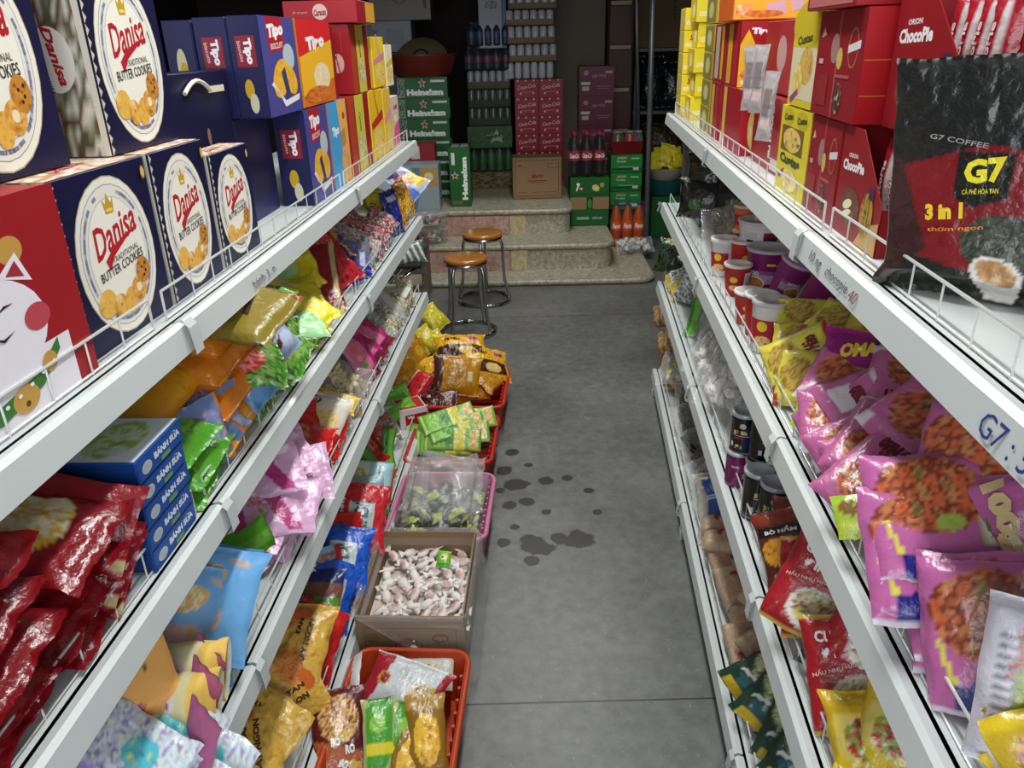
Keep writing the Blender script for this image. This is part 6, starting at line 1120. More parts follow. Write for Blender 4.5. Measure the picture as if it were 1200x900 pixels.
# white cartons at the upper left
a = px2(424, 24, 481, 62, 7.2); wbox(a[0], a[1], 7.2, a[2], a[3] , .35, '8a8e94', {'front': [('t', 'TH', -.5, .3, .3, .3, '3a4650', 0, .03), ('t', 'true', -.35, -.1, .4, .3, '3a4650', 0, .02), ('t', 'MILK', -.3, -.45, .35, .2, '3a4650', 0, .02), ('r', .35, 0, .35, .5, '7d8188'), ('r', -.62, 0, .1, .95, '6a7078')]}, 'milk_carton', 'grey white milk carton at the upper left, under the ringed one')
zb = a[2]
m2 = px2(434, -30, 502, 22, 7.2); wbox(m2[0], m2[1], 7.2, a[3] + .002, m2[3], .35, '7a746a', {'front': [('e', 0, .45, .35, .7, '3a3a38'), ('e', 0, .45, .32, .65, '7a746a'), ('t', 'AQUAFINA', 0, .25, .5, .2, '3a3a38', 0, .03), ('r', .82, 0, .05, .5, '2c2c2c')]}, 'water_carton', 'pale carton with a ringed emblem at the top left of the storage')
# what carries them: a dark cupboard and lower cartons
wbox(a[0] - .02, a[1] + .1, 7.2, .452, zb - .004, .40, '38404a', {'front': [('r', -.3, .5, .6, .45, '4a525c'), ('r', 0, 0, .96, .01, '202428')]}, 'storage_cupboard', 'dark blue grey cupboard under the white cartons', 'cupboard')
m3 = px2(562, -30, 592, 57, 7.0); wbox(m3[0], m3[1], 7.02, m3[2], m3[3], .3, '8e9298', {'front': [('r', .82, 0, .17, 1, '3a5078'), ('t', 'TH', -.35, .2, .2, .3, '454b52', 90, .03), ('t', 'true', -.05, .2, .24, .34, '454b52', 90, .03), ('t', 'MILK', .25, .2, .2, .22, '454b52', 90, .02), ('r', 0, -.62, 1, .01, '6a6e74'), ('r', 0, .6, 1, .01, '6a6e74')]}, 'milk_carton', 'tall white milk carton with a blue edge above the bottle packs')
def can(m, x, y, z, r, h, col): m.lathe([(r * .8, z), (r, z + .008), (r, z + h * .86), (r * .78, z + h * .95), (r * .8, z + h)], hc(col), 'tin', 12, Matrix.Translation((x, y, 0)))
def can_tray(x0, x1, y, z, h, tray, ccol, label, group, nx=6, hc_=.11, trayh=.055):
    e = empty('can_tray', FM((x0 + x1) / 2, y, z), label, 'case', group); w_ = x1 - x0; r = w_ / nx / 2 * .92
    m = MB(); D = r * 2.2 * 2
    m.box((-w_ / 2, 0, 0), (w_ / 2, D, .004), hc(tray), 'matte'); m.box((-w_ / 2, 0, 0), (w_ / 2, .004, trayh), hc(tray), 'matte'); m.box((-w_ / 2, D - .004, 0), (w_ / 2, D, trayh), hc(tray), 'matte'); m.box((-w_ / 2, 0, 0), (-w_ / 2 + .004, D, trayh), hc(tray), 'matte'); m.box((w_ / 2 - .004, 0, 0), (w_ / 2, D, trayh), hc(tray), 'matte')
    m.build('cardboard_tray', e)
    for j in range(2):
        for i in range(nx):
            m = MB(); can(m, -w_ / 2 + w_ * (i + .5) / nx, .006 + r * 1.05 + j * r * 2.1, .005, r, h - .008, ccol); m.build('can', e, True)
    m = MB(); m.box((-w_ / 2 - .002, -.002, h * .02), (w_ / 2 + .002, D + .002, h * .995), W0, 'shrink_wrap', None, .01); m.build('shrink_film', e)
    return e
# column of red soda cases with silver can trays above
x0, x1 = at(605, 140, Y=7.0).x, at(661, 140, Y=7.0).x
zz = .452; ct = 0
RDC = 'red soda bottle cases'
def soda(cas): return [('r', 0, 0, 1, 1, '8a1424'), ('m', 0, -.05, .98, .9, ['7c0f1e', '96182c', '86121f'], 5), ('t', 'Coca-Cola', .0, .25, 1.5, .42, 'e0d4d4', 8, .0, .35), ('r', -.5, -.5, .08, .12, 'd0b8b8'), ('r', .55, -.45, .08, .12, 'd0b8b8'), ('r', 0, -.35, .4, .04, 'b86a70'), ('e', -.75, .9, .08, .1, 'c8c8c8'), ('e', -.1, .9, .08, .1, 'c8c8c8'), ('e', .6, .9, .08, .1, 'c8c8c8')]
for k in range(6):
    for j in range(2):
        xa = x0 + (x1 - x0) / 2 * j; dx = .008 * ((k * 3) % 3 - 1)
        wbox(xa + dx, xa + (x1 - x0) / 2 - .004 + dx, 7.0, zz, zz + .147, .22, '7c0f1e', {'front': soda(0)}, 'soda_case', 'red soda case with white script, %s, %s row from the floor' % (['left column', 'right column'][j], ['first', 'second', 'third', 'fourth', 'fifth', 'sixth'][k]), 'case', RDC)
    zz += .149
for k in range(6):
    h = .137 if k != 3 else .12
    can_tray(x0 - .075 + .012 * ((k * 2) % 3), x1 - .085 + .012 * ((k * 2) % 3), 7.0, zz, h, '6e5c3c', 'a8acb0', 'silver can tray on the red soda cases, %s from below' % ['first', 'second', 'third', 'fourth', 'fifth', 'sixth'][k], 'silver can trays', 6, trayh=.05 if k else .0045); zz += h + .001
a = px2(601, 191, 656, 237, 6.62); wbox(a[0], a[1], 6.42, .452, .78, .24, '8f7350', {'front': [('r', 0, 0, .88, .86, '6a3c2a'), ('r', 0, 0, .865, .84, '97795a'), ('t', 'Miwon', .0, .12, .5, .22, '9c2c24', 6, .04, .3), ('r', 0, -.12, .4, .02, '6a3c2a'), ('r', .0, -.2, .3, .015, '6a3c2a'), ('t', 'A', -.7, .62, .18, .14, '6a3c2a', 0, .02), ('r', .65, .6, .22, .12, '6a4a34'), ('r', .65, .6, .2, .1, '97795a'), ('t', '24 x 400g', -.6, -.68, .35, .08, '5a3828', 0, .02), ('r', .3, -.68, .5, .01, '5a3828')], 'top': [('r', 0, 0, 1, .03, '6a5438')]}, 'kraft_carton', 'kraft carton with a red script logo standing before the red soda cases', deg=1, mat='matte')
# column of bottle packs and cans to its left
def bottle(m, x, y, z, r, h, col, lab, capc, T=None, film='plastic'):
    M_ = Matrix.Translation((x, y, 0)) if T is None else T
    m.lathe([(r * .75, z), (r, z + .012), (r, z + h * .12), (r * .93, z + h * .16), (r, z + h * .24), (r, z + h * .6), (r * .92, z + h * .68), (r * .45, z + h * .86), (r * .3, z + h * .92)], hc(col), film, 14, M_)
    return M_
def bottle_pack(name, x0, x1, y, z, h, col, lab, capc, labtxt, label, group=None, nx=3, ny=2, film='plastic', tcol='f0ecec'):
    w_ = x1 - x0; r = w_ / nx / 2 * .97; e = empty(name, FM((x0 + x1) / 2, y, z + .001), label, 'bottles', group)
    for j in range(ny):
        for i in range(nx):
            bx, by = -w_ / 2 + w_ * (i + .5) / nx, r * 1.02 + j * r * 2.02
            m = MB(); bottle(m, bx, by, 0, r, h, col, lab, capc, None, film); b_ = m.build('bottle', e, True)
            m = MB(); m.lathe([(r * .34, h * .905), (r * .36, h * .91), (r * .36, h * .985), (r * .3, h)], hc(capc), 'plastic', 12, Matrix.Translation((bx, by, 0))); m.build('cap', b_, True)
            m = MB(); m.lathe([(r * 1.012, h * .36), (r * 1.012, h * .58)], hc(lab), 'plastic', 18, Matrix.Translation((bx, by, 0)), capb=False, capt=False)
            if j == 0 and labtxt:
                rr = r * 1.02
                draw(m, [('t', labtxt, 0, 0, 1.5, 1.1, tcol, 0, .04, .3)], lambda x, y_, l: (bx + rr * sin(x * 1.1), by - (rr + l) * cos(x * 1.1), h * .47 + y_ * h * .1), r * 2, h * .2, 'plastic', .0008)
            m.build('bottle_label', b_, True)
    m = MB(); hw = w_ / 2 + .004; D = r * 2.02 * ny + .006
    pts = []; vs = []
    for (z_, s) in ((.004, .96), (.03, 1.0), (h * .62, 1.0), (h * .84, .86), (h * .99, .72)):
        for p in rrect(hw * 2 * s, D * s, .03 * s, z_, 4): vs.append((p[0] + .004 * noise.noise(Vector((p[0] * 30, z_ * 30, 0))), p[1] + D / 2 - .003, p[2]))
    N = len(vs) // 5
    m.add(vs, [(j * N + i, j * N + (i + 1) % N, (j + 1) * N + (i + 1) % N, (j + 1) * N + i) for j in range(4) for i in range(N)], W0, 'shrink_wrap'); m.build('shrink_film', e, True)
    return e
xa, xb = at(549, 150, Y=7.0).x, at(600, 150, Y=7.0).x
zz = .452
wbox(xa - .02, xb, 6.98, zz, zz + .14, .25, '5a5238', {'front': [('m', 0, 0, 1, 1, ['4a4430', '7a6c48', '3a3626', '6a6040'], 4)]}, 'kraft_carton', 'dull patterned carton lying flat under the green bottle packs', mat='matte'); zz += .142
bottle_pack('bottle_pack', xa, xb, 7.0, zz, .20, '2a4a2c', '1f5a20', '1c6a24', '', 'green soda bottle pack, lower one of the dark column', 'green bottle packs', 5, 2); zz += .203
wbox(xa - .01, xb, 6.98, zz, zz + .18, .26, '24501a', {'front': [('m', 0, .2, 1, .8, ['2c5a1c', '1c4216', '3a6a24'], 3), star(.3, .0, .5, .7, '8a9888'), ('t', 'MIRINDA', .3, .1, .9, .3, '1c2a1c', 8, .07)]}, 'soda_case', 'green soda case with dark letters on a white burst'); zz += .182
for k, (tr, cc) in enumerate((('26301f', '3a4a40'), ('26301f', '3a4a40'), ('4a3a26', '8a8c8e'))):
    can_tray(xa + .005, xb - .005, 7.0, zz, .148, tr, cc, ['dark green can tray in the dark column, lower one', 'dark green can tray in the dark column, upper one', 'silver can tray in the dark column under the blue bottles'][k], 'can trays in the dark column', 6, trayh=.06); zz += .149
for k in range(2):
    bottle_pack('bottle_pack', xa - .01 + .03 * k, xb + .0 - .005 * k, 7.0, zz, .185, '1a2038', '2a3a6a' if k else '6a2430', '3a4468', '', ['blue and red soda bottle pack, lower one of the dark column', 'blue soda bottle pack on top of the dark column'][k], 'blue bottle packs', 5, 2); zz += .188
# maroon cartons, cabinet, posts
MC = lambda: [('r', 0, 0, 1, 1, '5c1030'), ('t', 'Hảo Hạng', .15, .35, .8, .3, 'a07088', 5, .02, .3), ('r', -.62, -.15, .26, .1, 'c0b4b8'), ('r', -.62, -.5, .2, .14, 'b0a4a8'), ('r', .4, -.35, .4, .02, 'a07088'), ('r', .4, -.5, .3, .02, 'a07088'), ('e', -.6, .55, .14, .16, '9a7a88'), ('r', .7, .6, .2, .08, 'a890a0')]
a = px2(682, 106, 718, 170, 7.0)
zz = .25
for k in range(5):
    wbox(a[0] - .02, a[1] + .02, 7.02, zz + .001, zz + .236, .34, '3c0a1c', {'front': MC()}, 'maroon_carton', 'maroon carton with pale print, %s of its stack beside the cabinet' % ['lowest', 'second from below', 'middle', 'second highest', 'topmost'][k], 'box', 'maroon cartons', deg=-3); zz += .2372
ca, cb_ = at(706, 60, Y=7.6).x + .03, at(742, 80, Y=7.45).x
e = empty('wooden_cabinet', FM((ca + cb_) / 2, 7.45, .252), 'tall brown cabinet with pale shelf edges behind the maroon cartons', 'cabinet')
m = MB(); w_ = cb_ - ca; m.box((-w_ / 2, .02, 0), (w_ / 2, .42, 2.5), hx('3a2418'), 'matte'); m.build('cabinet_body', e)
ze = [at(720, y, Y=7.45).z - .252 for y in (152, 104, 54, 2)] + [2.45]
zs = [0.02] + ze
for i in range(5):
    m = MB(); m.box((-w_ / 2 + .012, 0, zs[i] + .012), (w_ / 2 - .012, .02, zs[i + 1] - .03), hx('4a2c1c'), 'carton', None, .003); m.build('drawer_front', e)
    m = MB(); m.box((-w_ / 2 + .02, -.008, zs[i + 1] - .026), (w_ / 2 - .03, .02, zs[i + 1] + .006), hx('a8957c'), 'matte'); m.build('edge_strip', e)
def post(px0, px1, y, z0, r, label):
    a = at(px0, 0, Y=y); b_ = at(px1, 290, Y=y)
    m = MB(); m.tube([(b_.x, y, z0), (a.x + (a.x - b_.x) * (3.08 - a.z) / (a.z - z0), y, 3.08)], r, W0, 'galvanised', 14)
    m.tube([(b_.x, y, z0), (b_.x, y, z0 + .01)], r * 1.5, W0, 'galvanised', 14)
    o = m.build('metal_post', None, True); tag(o, label, 'post')
post(765, 757, 6.2, .051, .021, 'slim grey metal post rising from the steps beside the orange bottles')
post(746, 745, 7.3, .452, .018, 'thinner grey metal post beside the brown cabinet')
# things at the right of the platform
bottle_pack('bottle_pack', at(666, 180, Y=6.3).x, at(711, 180, Y=6.3).x, 6.3, .638, .345, '120806', 'a01c28', 'b01c28', 'Coca-Cola', 'six big cola bottles in shrink film on the green soda carton')
wbox(at(668, 235, Y=6.3).x, at(713, 235, Y=6.3).x, 6.26, .252, .634, .26, '1c5a24', {'front': [('r', 0, -.05, 1, .25, '8f7350'), ('r', 0, -.05, .16, .25, '14401c'), ('e', .0, -.08, .1, .2, '3a8a3c'), ('t', '7', -.62, .62, .18, .34, 'eef0ec', -8, .08), ('e', -.45, .55, .1, .08, 'b02c34'), ('t', 'up', -.45, .55, .12, .08, 'eef0ec', 0, .04), ('e', .3, .58, .2, .13, 'c8c46a', -30), ('e', .62, .7, .12, .1, '8aa83a'), ('e', .3, .58, .14, .08, 'd8c890', -30), ('r', -.35, -.68, .32, .06, '8aa88a'), ('t', 'LEMON LIME', .4, -.68, .5, .1, 'c0d0c0', 0, .01), ('r', 0, .32, 1, .01, '0f3a18')]}, 'soda_case', 'green lemon soda carton with kraft cutouts under the cola bottles')
for k in range(4):
    z0 = (.252, .405, .558, .71)[k]
    if k > 0: wbox(at(718, 205, Y=6.5).x, at(755, 205, Y=6.5).x, 6.62, z0 - .10, z0 + .05, .25, '1f7a2c', {'front': [('r', 0, .1, 1, .9, '2c8f3a'), ('r', -.3, .62, .3, .12, 'c8a890'), ('t', 'Trà Xanh', -.35, .25, .6, .18, 'e8f0e8', 0, .03), ('r', .55, .55, .25, .06, 'd8e8d8'), ('r', 0, -.6, .98, .14, '14502c'), ('r', .6, -.55, .18, .16, 'e0e8e0'), ('r', .0, -.35, .5, .06, '8ab890')]}, 'soda_case', 'bright green drink case, %s of three above the orange bottles' % ['', 'lowest', 'middle', 'topmost'][k], 'case', 'bright green drink cases')
wbox(at(718, 205, Y=6.5).x, at(755, 205, Y=6.5).x, 6.66, .0515, .300, .22, '14301c', {}, 'soda_case', 'dark green case at the bottom behind the orange bottles')
bottle_pack('bottle_pack', at(716, 250, Y=6.35).x, at(756, 250, Y=6.35).x, 6.33, .052, .37, 'b0480e', 'd8580e', '2a3a8a', 'Fanta', 'three orange soda bottles in shrink film beside the metal post', None, 3, 1)
e = empty('plastic_tray', FM(at(737, 170, Y=6.6).x, 6.72, .762), 'dark red plastic tray with jars on the bright green cases', 'basket')
m = MB(); m.lathe([(.12, 0), (.15, .01), (.17, .10), (.178, .105), (.165, .10), (.14, .015), (.11, .01)], hx('7a1218'), 'plastic', 4, Matrix.Rotation(radians(45), 4, 'Z') @ Matrix.Diagonal((1.25, 1, 1, 1))); m.build('tray_body', e)
for i, (dx, rr, cc, la) in enumerate(((-.08, .055, '6a5a4c', 'brown round jar lid standing in the dark red tray'), (.02, .045, 'a8504a', 'glass jar with red contents in the dark red tray'), (.09, .04, '9aa0a0', 'clear glass cup in the dark red tray'))):
    m = MB(); m.lathe([(rr * .8, 0), (rr, .01), (rr, .11), (rr * .85, .13), (rr * .85, .15)], hc(cc), 'tin' if i < 2 else 'clear_plastic', 18)
    o = m.build('glass_jar', None, True); o.matrix_world = FM(at(737, 170, Y=6.6).x + dx, 6.70, .776); tag(o, la, 'jar')
    m = MB(); m.lathe([(rr * .9, .148), (rr * .9, .168)], hx('8a8a88'), 'tin', 18); q = m.build('jar_lid', o, True)
clear_bag(None, Vector((at(733, 280, Z=.05).x, 6.12, .115)), (0, -.6, .8), (1, .1, .0), .16, .30, .10, ['c8c8c4', 'd8d8d4', 'a8a8a0'], 'clear bag of white packets lying on the lowest step', npc=60, r=.02, seed=31)
# right of the post
wbox(at(762, 250, Y=6.9).x, at(790, 250, Y=6.9).x + .12, 6.85, .001, .36, .25, '1c5a24', {'front': [('t', '7', -.6, .5, .2, .5, 'eef0ec', -8, .08), ('e', -.35, .4, .1, .12, 'b02c34')]}, 'soda_case', 'green lemon soda carton right of the metal post')
e = empty('teal_bowl', FM(at(775, 232, Y=6.95).x + .02, 6.97, .362), 'teal plastic bowl under a white bowl, right of the post', 'bowl')
m = MB(); m.lathe([(.09, 0), (.13, .01), (.17, .14), (.178, .145), (.165, .14), (.12, .015)], hx('2a6468'), 'plastic', 28); m.build('bowl_body', e, True)
m = MB(); m.lathe([(.08, 0), (.13, .02), (.165, .11), (.172, .115), (.155, .11), (.12, .02)], hx('b8b09a'), 'plastic', 28); o = m.build('white_bowl', None, True); o.matrix_world = FM(at(775, 232, Y=6.95).x + .02, 6.97, .485); tag(o, 'cream plastic bowl stacked on the teal bowl', 'bowl')
for i in range(5):
    o = pk(None, Vector((at(776, 205, Y=6.95).x + .05 * (i - 2) + .02, 6.93 + .02 * (i % 2), .66 + .03 * (i % 3))), (.3 * (i - 2), -.8, .4), (.3 * (i % 3) - .3, 0, 1), 'yelcr', 'dull yellow packet in the bag right of the post, %s' % ['leftmost', 'second from the left', 'middle', 'second from the right', 'rightmost'][i], 'yellow packets right of the post')
wbox(at(745, 30, Y=7.5).x, at(812, 30, Y=7.5).x, 7.5, at(770, 56, Y=7.5).z, 3.0, .4, '5a4632', {'front': [('e', -.3, -.1, .24, .30, '2c2018'), ('e', -.3, -.1, .225, .28, '5a4632'), ('t', 'GIỮ NƠI KHÔ RÁO', .35, -.1, 1.2, .08, '2c2018', 90, .03), ('e', -.5, -.8, .08, .1, '4a3828')]}, 'kraft_carton', 'large kraft carton with a circle mark at the top right', mat='matte')
m = MB(); z0 = at(770, 56, Y=7.5).z
xs0, xs1 = at(745, 30, Y=7.5).x, at(812, 30, Y=7.5).x
for xx in (xs0 + .02, xs1 - .02):
    for yy in (7.5, 7.88): m.box((xx - .015, yy - .015, .0), (xx + .015, yy + .015, z0), hx('3a3e40'), 'plastic')
for zq in (z0 - .03, 1.0, .5): m.box((xs0, 7.48, zq), (xs1, 7.92, zq + .026), hx('4a5054'), 'plastic')
tag(m.build('storage_rack'), 'dark steel storage rack under the large kraft carton', 'rack')
def bagdark(px, py, y, w_, h, t, col, label, hz, mat='foil'):
    key = 'dk' + col + str(w_)
    defpk(key, 'storage_bag', 'bag', w_, h, t, col, [('m', 0, 0, 1, 1, [col, '101214', col], 3)], 'pillow', 1, mat=mat, crum=3)
    P = at(px, py, Y=y); P.z = hz; return pk(None, P, (0, -1, .1), (0, 0, 1), key, label)
bagdark(764, 85, 7.69, .22, .46, .14, '1c2a34', 'dark blue bag on the steel rack', 1.027 + .24)
bagdark(788, 95, 7.69, .22, .40, .13, '26282a', 'black bag with grey glints on the steel rack', 1.027 + .21)
bagdark(776, 165, 7.69, .40, .36, .2, '6a5a20', 'dull yellow sack on the lower board of the steel rack', .527 + .19, 'soft_film')
# left of the steps: dark low table on chromed folding legs, sweets boxes on the platform edge
wbox(-1.02, -.52, 6.0, .452, .80, .26, '8a9aa0', {'front': [('r', -.4, .1, .5, .8, 'c8d0d4'), ('t', 'Milk', -.3, .1, .5, .4, 'b02c30', 10, .05, .3), ('p', [(.1, -.9), (.3, -.9), (.5, .9), (.2, .9)], '5a7a90'), ('r', .7, .5, .26, .4, 'b08a4a'), ('e', .7, .5, .14, .2, 'd8c8a0')]}, 'milk_powder_carton', 'white and blue carton with red script beside the upright beer case')
wbox(-1.0, -.56, 6.28, .452, .93, .2, '8c1820', {'front': [('r', .3, .7, .15, .2, 'c8c0b8')]}, 'gift_carton', 'red carton behind the white and blue one')
for i, z in enumerate((.25, .365)):
    e = empty('sweets_tub', FM(-.60, 5.86, z + .002), ['lower clear round tub of striped sweets before the white and blue carton', 'upper clear round tub of striped sweets before the white and blue carton'][i], 'tub', 'clear sweets tubs')
    m = MB(); rnd = random.Random(i)
    for k in range(70):
        a = rnd.uniform(0, 6.28); rr = .115 * sqrt(rnd.random()); lump(m, (rr * cos(a), rr * sin(a), rnd.uniform(.02, .085)), .018, hc(rnd.choice(['d8d4cc', 'b85a50', '8a8a80', 'e0dcd0', '6a5a50'])), 'soft_film', rnd, .6)
    tag(m.build('sweets', e), kind='stuff')
    m = MB(); m.lathe([(.12, 0), (.135, .01), (.14, .09)], W0, 'clear_plastic', 30, capt=False); m.build('tub_wall', e, True)
    m = MB(); m.lathe([(.142, .088), (.145, .09), (.145, .106), (.138, .11)], hx('c8cfc8'), 'clear_plastic', 30); m.build('lid', e, True)
defpk('striped', 'candy_bag', 'bag', .24, .14, .05, '5a6a5c', [('r', -.75 + .0, 0, .08, .9, 'd0d4d0', 20), ('r', -.35, 0, .08, .9, 'd0d4d0', 20), ('r', .0, 0, .08, .9, 'd0d4d0', 20), ('r', .4, 0, .08, .9, 'd0d4d0', 20), ('r', .8, 0, .08, .9, 'd0d4d0', 20)], 'pillow', 1, crum=1.5)
e = empty('folding_table', FM(-.80, 4.75, 0), 'low dark folding table on curved chromed legs between the rack and the stools', 'table')
m = MB(); m.box((-.32, -.22, .40), (.27, .22, .425), hx('26221f'), 'carton', None, .006); m.build('tabletop', e)
for s in (-1, 1):
    m = MB(); m.tube([(-.25, s * .17, .40), (-.1, s * .17, .3), (.0, s * .17, .2), (.14, s * .17, .12), (.24, s * .17, .06), (.28, s * .17, .012)], .011, W0, 'chrome', 10); m.build('leg', e, True)
    m = MB(); m.tube([(.25, s * .17, .40), (.1, s * .17, .3), (.0, s * .17, .2), (-.14, s * .17, .12), (-.24, s * .17, .06), (-.28, s * .17, .012)], .011, W0, 'chrome', 10); m.build('leg', e, True)
    m = MB(); m.tube([(.262, s * .17, .035), (.284, s * .17, .011)], .0135, W0, 'rubber', 10); m.build('foot_cap', e, True)
pk(None, Vector((-.62, 4.62, .478)), (.3, -.8, .5), (-.1, .2, 1), 'striped', 'dark green and white striped candy bag on the folding table')
e = empty('wooden_crate', FM(-.72, 5.25, 0), 'old grey wooden crate frame against the steps behind the rack', 'crate')
for i, (xx, yy) in enumerate(((-.14, -.1), (.14, -.1), (-.14, .1), (.14, .1))):
    m = MB(); m.box((xx - .02, yy - .02, 0), (xx + .02, yy + .02, .40), hx('6a5f50'), 'matte'); m.build('post', e)
for z in (.05, .2, .36):
    m = MB(); m.box((-.16, -.125, z), (.16, -.11, z + .045), hx('73685a'), 'matte'); m.build('slat', e)
rbx = pk(None, Vector((-.66, 5.13, .45)), (.1, -.9, .3), (0, .1, 1), 'darkp', 'dark red bag on the wooden crate')
# ================= right rack
def RPt(px, py, t, h): return RR.on(px, py, RR.z[t] + h)
N0 = set(o.name for o in bpy.data.objects)
def rk(px, py, t, h, n, upv, key, label, group=None, v=None): return pk(RR, RPt(px, py, t, h), n, upv, key, label, group, v)
def cup(R, P, rt_, rb, h, body, lid, ops, label, group=None, axis=None, name='noodle_cup', cat='cup', ang=0, lidh=.006, tin=False):
    e = empty(name, Matrix.Translation(P) if axis is None else (Matrix.Translation(P) @ Vector((0, 0, 1)).rotation_difference(R.d(axis).normalized()).to_matrix().to_4x4()), label, cat, group)
    e.matrix_world = e.matrix_world @ Matrix.Rotation(radians(ang), 4, 'Z')
    mt = 'tin' if tin else 'carton'
    m = MB(); m.lathe([(rb * .96, 0), (rb, .004), (rb, .008), (rt_, h - .006), (rt_ * 1.02, h - .004), (rt_ * 1.02, h)], hc(body), mt, 32)
    rr = lambda y: rb + (rt_ - rb) * (y + 1) / 2
    draw(m, ops, lambda x, y, l: ((rr(y) + l) * sin(x * 1.6), -(rr(y) + l) * cos(x * 1.6), h / 2 + y * (h / 2 - .008)), (rt_ + rb) * 1.6, h, mt, .0004, True)
    m.build('cup_body' if not tin else 'can_body', e, True)
    m = MB(); m.lathe([(rt_ * 1.04, h - .002), (rt_ * 1.06, h), (rt_ * 1.06, h + lidh), (rt_ * .9, h + lidh + .001), (rt_ * .88, h + lidh * .5)], hc(lid), 'plastic' if not tin else 'clear_lid', 32); m.build('lid', e, True)
    return e
attrmat('clear_lid', .15, .8, .6)
VI = ['8a1f6a', 'b85a9a', 'd8c8d8', '8a1f6a']
def viol(): return [('r', 0, -.02, 1, .22, '93508a'), ('r', 0, -.25, 1, .24, 'b498b4'), ('e', -.35, -.45, .35, .35, 'e8d8c0'), ('n', -.35, -.5, .3, .3, ['d8a040', 'c87830', 'e8d090'], 6), ('t', 'MODO', -.45, .05, .5, .2, 'f0e8f0', 0, .05), ('r', .15, .55, .12, .06, 'e0c030'), ('e', .35, .5, .05, .06, 'f0e8f0'), ('e', .35, .25, .05, .06, 'f0e8f0'), ('r', .55, .1, .12, .4, 'c8a8c4'), ('r', 0, -.88, 1, .1, 'a01c50')]
def redc(): return [('r', 0, -.1, 1, .62, 'a82430'), ('e', -.25, .2, .2, .25, 'e0c030'), ('n', -.2, -.5, .3, .25, ['c86a30', 'e8c080', 'b03020'], 6), ('r', .5, 0, .22, .8, 'd8d4d0')] + [('r', .5, .5 - .14 * k, .16, .02, '7a6a70') for k in range(7)]
CG = 'noodle cups on the second right shelf'
z2 = RR.z[2]
def cupat(px, py, h0, *a, **k): P = RPt(px, py, 2, h0); return cup(RR, P, *a, **k)
cupat(846, 322, 0, .040, .034, .105, 'c8c4c4', 'd8d4d2', redc(), 'white lidded noodle cup with red band and yellow dot, farthest of the cups', CG, lidh=.012, ang=-20)
cupat(868, 325, .01, .036, .028, .11, 'b02c28', 'd8d0cc', redc(), 'narrow red noodle cup between the white lidded and the big violet cup', CG, ang=20)
cupat(862, 345, 0, .038, .030, .085, 'a82a28', 'd8d0c8', redc(), 'small red noodle cup at the fence below the narrow red one', CG, ang=-10)
cupat(897, 342, .0, .062, .05, .125, '7a1a5c', 'b8b0b8', viol(), 'big violet noodle cup in the middle of the cups', CG, ang=-25)
cupat(890, 288, .10, .066, .058, .075, 'd8d4d4', 'c8c0c4', [('r', .35, .2, .35, .3, '9c1c28'), ('r', .35, -.4, .35, .4, '2a2a4a'), ('r', -.4, 0, .35, .7, 'e0dcdc'), ('r', -.4, -.4, .12, .15, '3a3a3a')] + [('r', -.4, .5 - .12 * k, .22, .015, '8a8488') for k in range(6)], 'white and red noodle bowl on top at the back of the cups', CG, ang=-10)
cup(RR, RPt(915, 345, 2, .035), .045, .036, .105, '8a2a70', 'c8a8c0', viol(), 'violet noodle cup tipped on the others, left one', CG, (.25, .3, 1), ang=40)
cup(RR, RPt(948, 362, 2, .035), .045, .036, .105, '92286e', 'c8a8c0', viol(), 'violet noodle cup tipped on the others, right one', CG, (.3, .35, 1), ang=60)
cupat(866, 378, .0, .038, .030, .08, 'b03a30', 'e0dcd8', redc(), 'red noodle cup leaning at the fence, lower row', CG)
cupat(888, 392, .0, .040, .032, .10, 'a82828', 'e0dcd8', redc(), 'red noodle cup behind the tall lidded one, lower row', CG, ang=30)
cupat(898, 410, .0, .042, .038, .115, 'd0ccc8', 'b8b4b4', redc(), 'tall white and red noodle cup with a grey lid, nearest of the cups', CG, ang=-20, lidh=.01)
cupat(872, 268, .13, .036, .028, .07, 'c86a40', 'c8b8a8', redc(), 'small orange noodle cup at the top of the cups', CG)
defpk('orpk', 'noodle_pack', 'packet', .12, .14, .035, 'c85a2c', [('m', 0, 0, 1, 1, ['c8502c', 'e89a5a', 'd8c8b0', '8a2a1c'], 7)], 'pillow', 3, crum=1.5)
for i, (px, py) in enumerate(((886, 250), (905, 262))): rk(px, py, 2, .17, (.8, -.3, .4), (0, .1, 1), 'orpk', ['orange noodle pack standing behind the noodle bowl', 'orange and white noodle pack under the top right rail'][i], 'orange noodle packs')
# dark goods at the far end
rbox(RR, 2, .02, .16, .07, .20, .26, '5a5654', {'right': [('r', 0, .6, .9, .02, '7a7674'), ('r', 0, 0, .9, .9, '605c5a')], 'front': [('r', 0, 0, .9, .9, '6a6664')]}, 'grey_carton', 'plain grey carton at the far tip of the second right shelf', 'box')
rbox(RR, 2, .40, .50, .09, .15, .11, '6a747c', {'right': [('r', 0, 0, .9, .9, '7d878e'), ('r', -.4, .3, .1, .1, '3a4048'), ('r', -.4, 0, .1, .1, '3a4048'), ('r', .3, .3, .4, .04, '4a525a'), ('r', .3, .1, .4, .04, '4a525a'), ('r', .3, -.1, .4, .04, '4a525a')]}, 'label_carton', 'grey blue carton with small print below the black bags', 'box')
defpk('blackb', 'black_bag', 'bag', .26, .16, .08, '121614', [('m', 0, 0, 1, 1, ['101412', '1c221e', '0c0e0e'], 3), ('t', 'Zin', .1, .35, .8, .4, 'b8bcc0', 15, .03, .3), ('t', 'Coffee', .0, -.1, .8, .25, 'a8acb0', 5, .02, .3), ('e', -.4, -.6, .2, .2, '3a6a2a')], 'pillow', 2, crum=1.8)
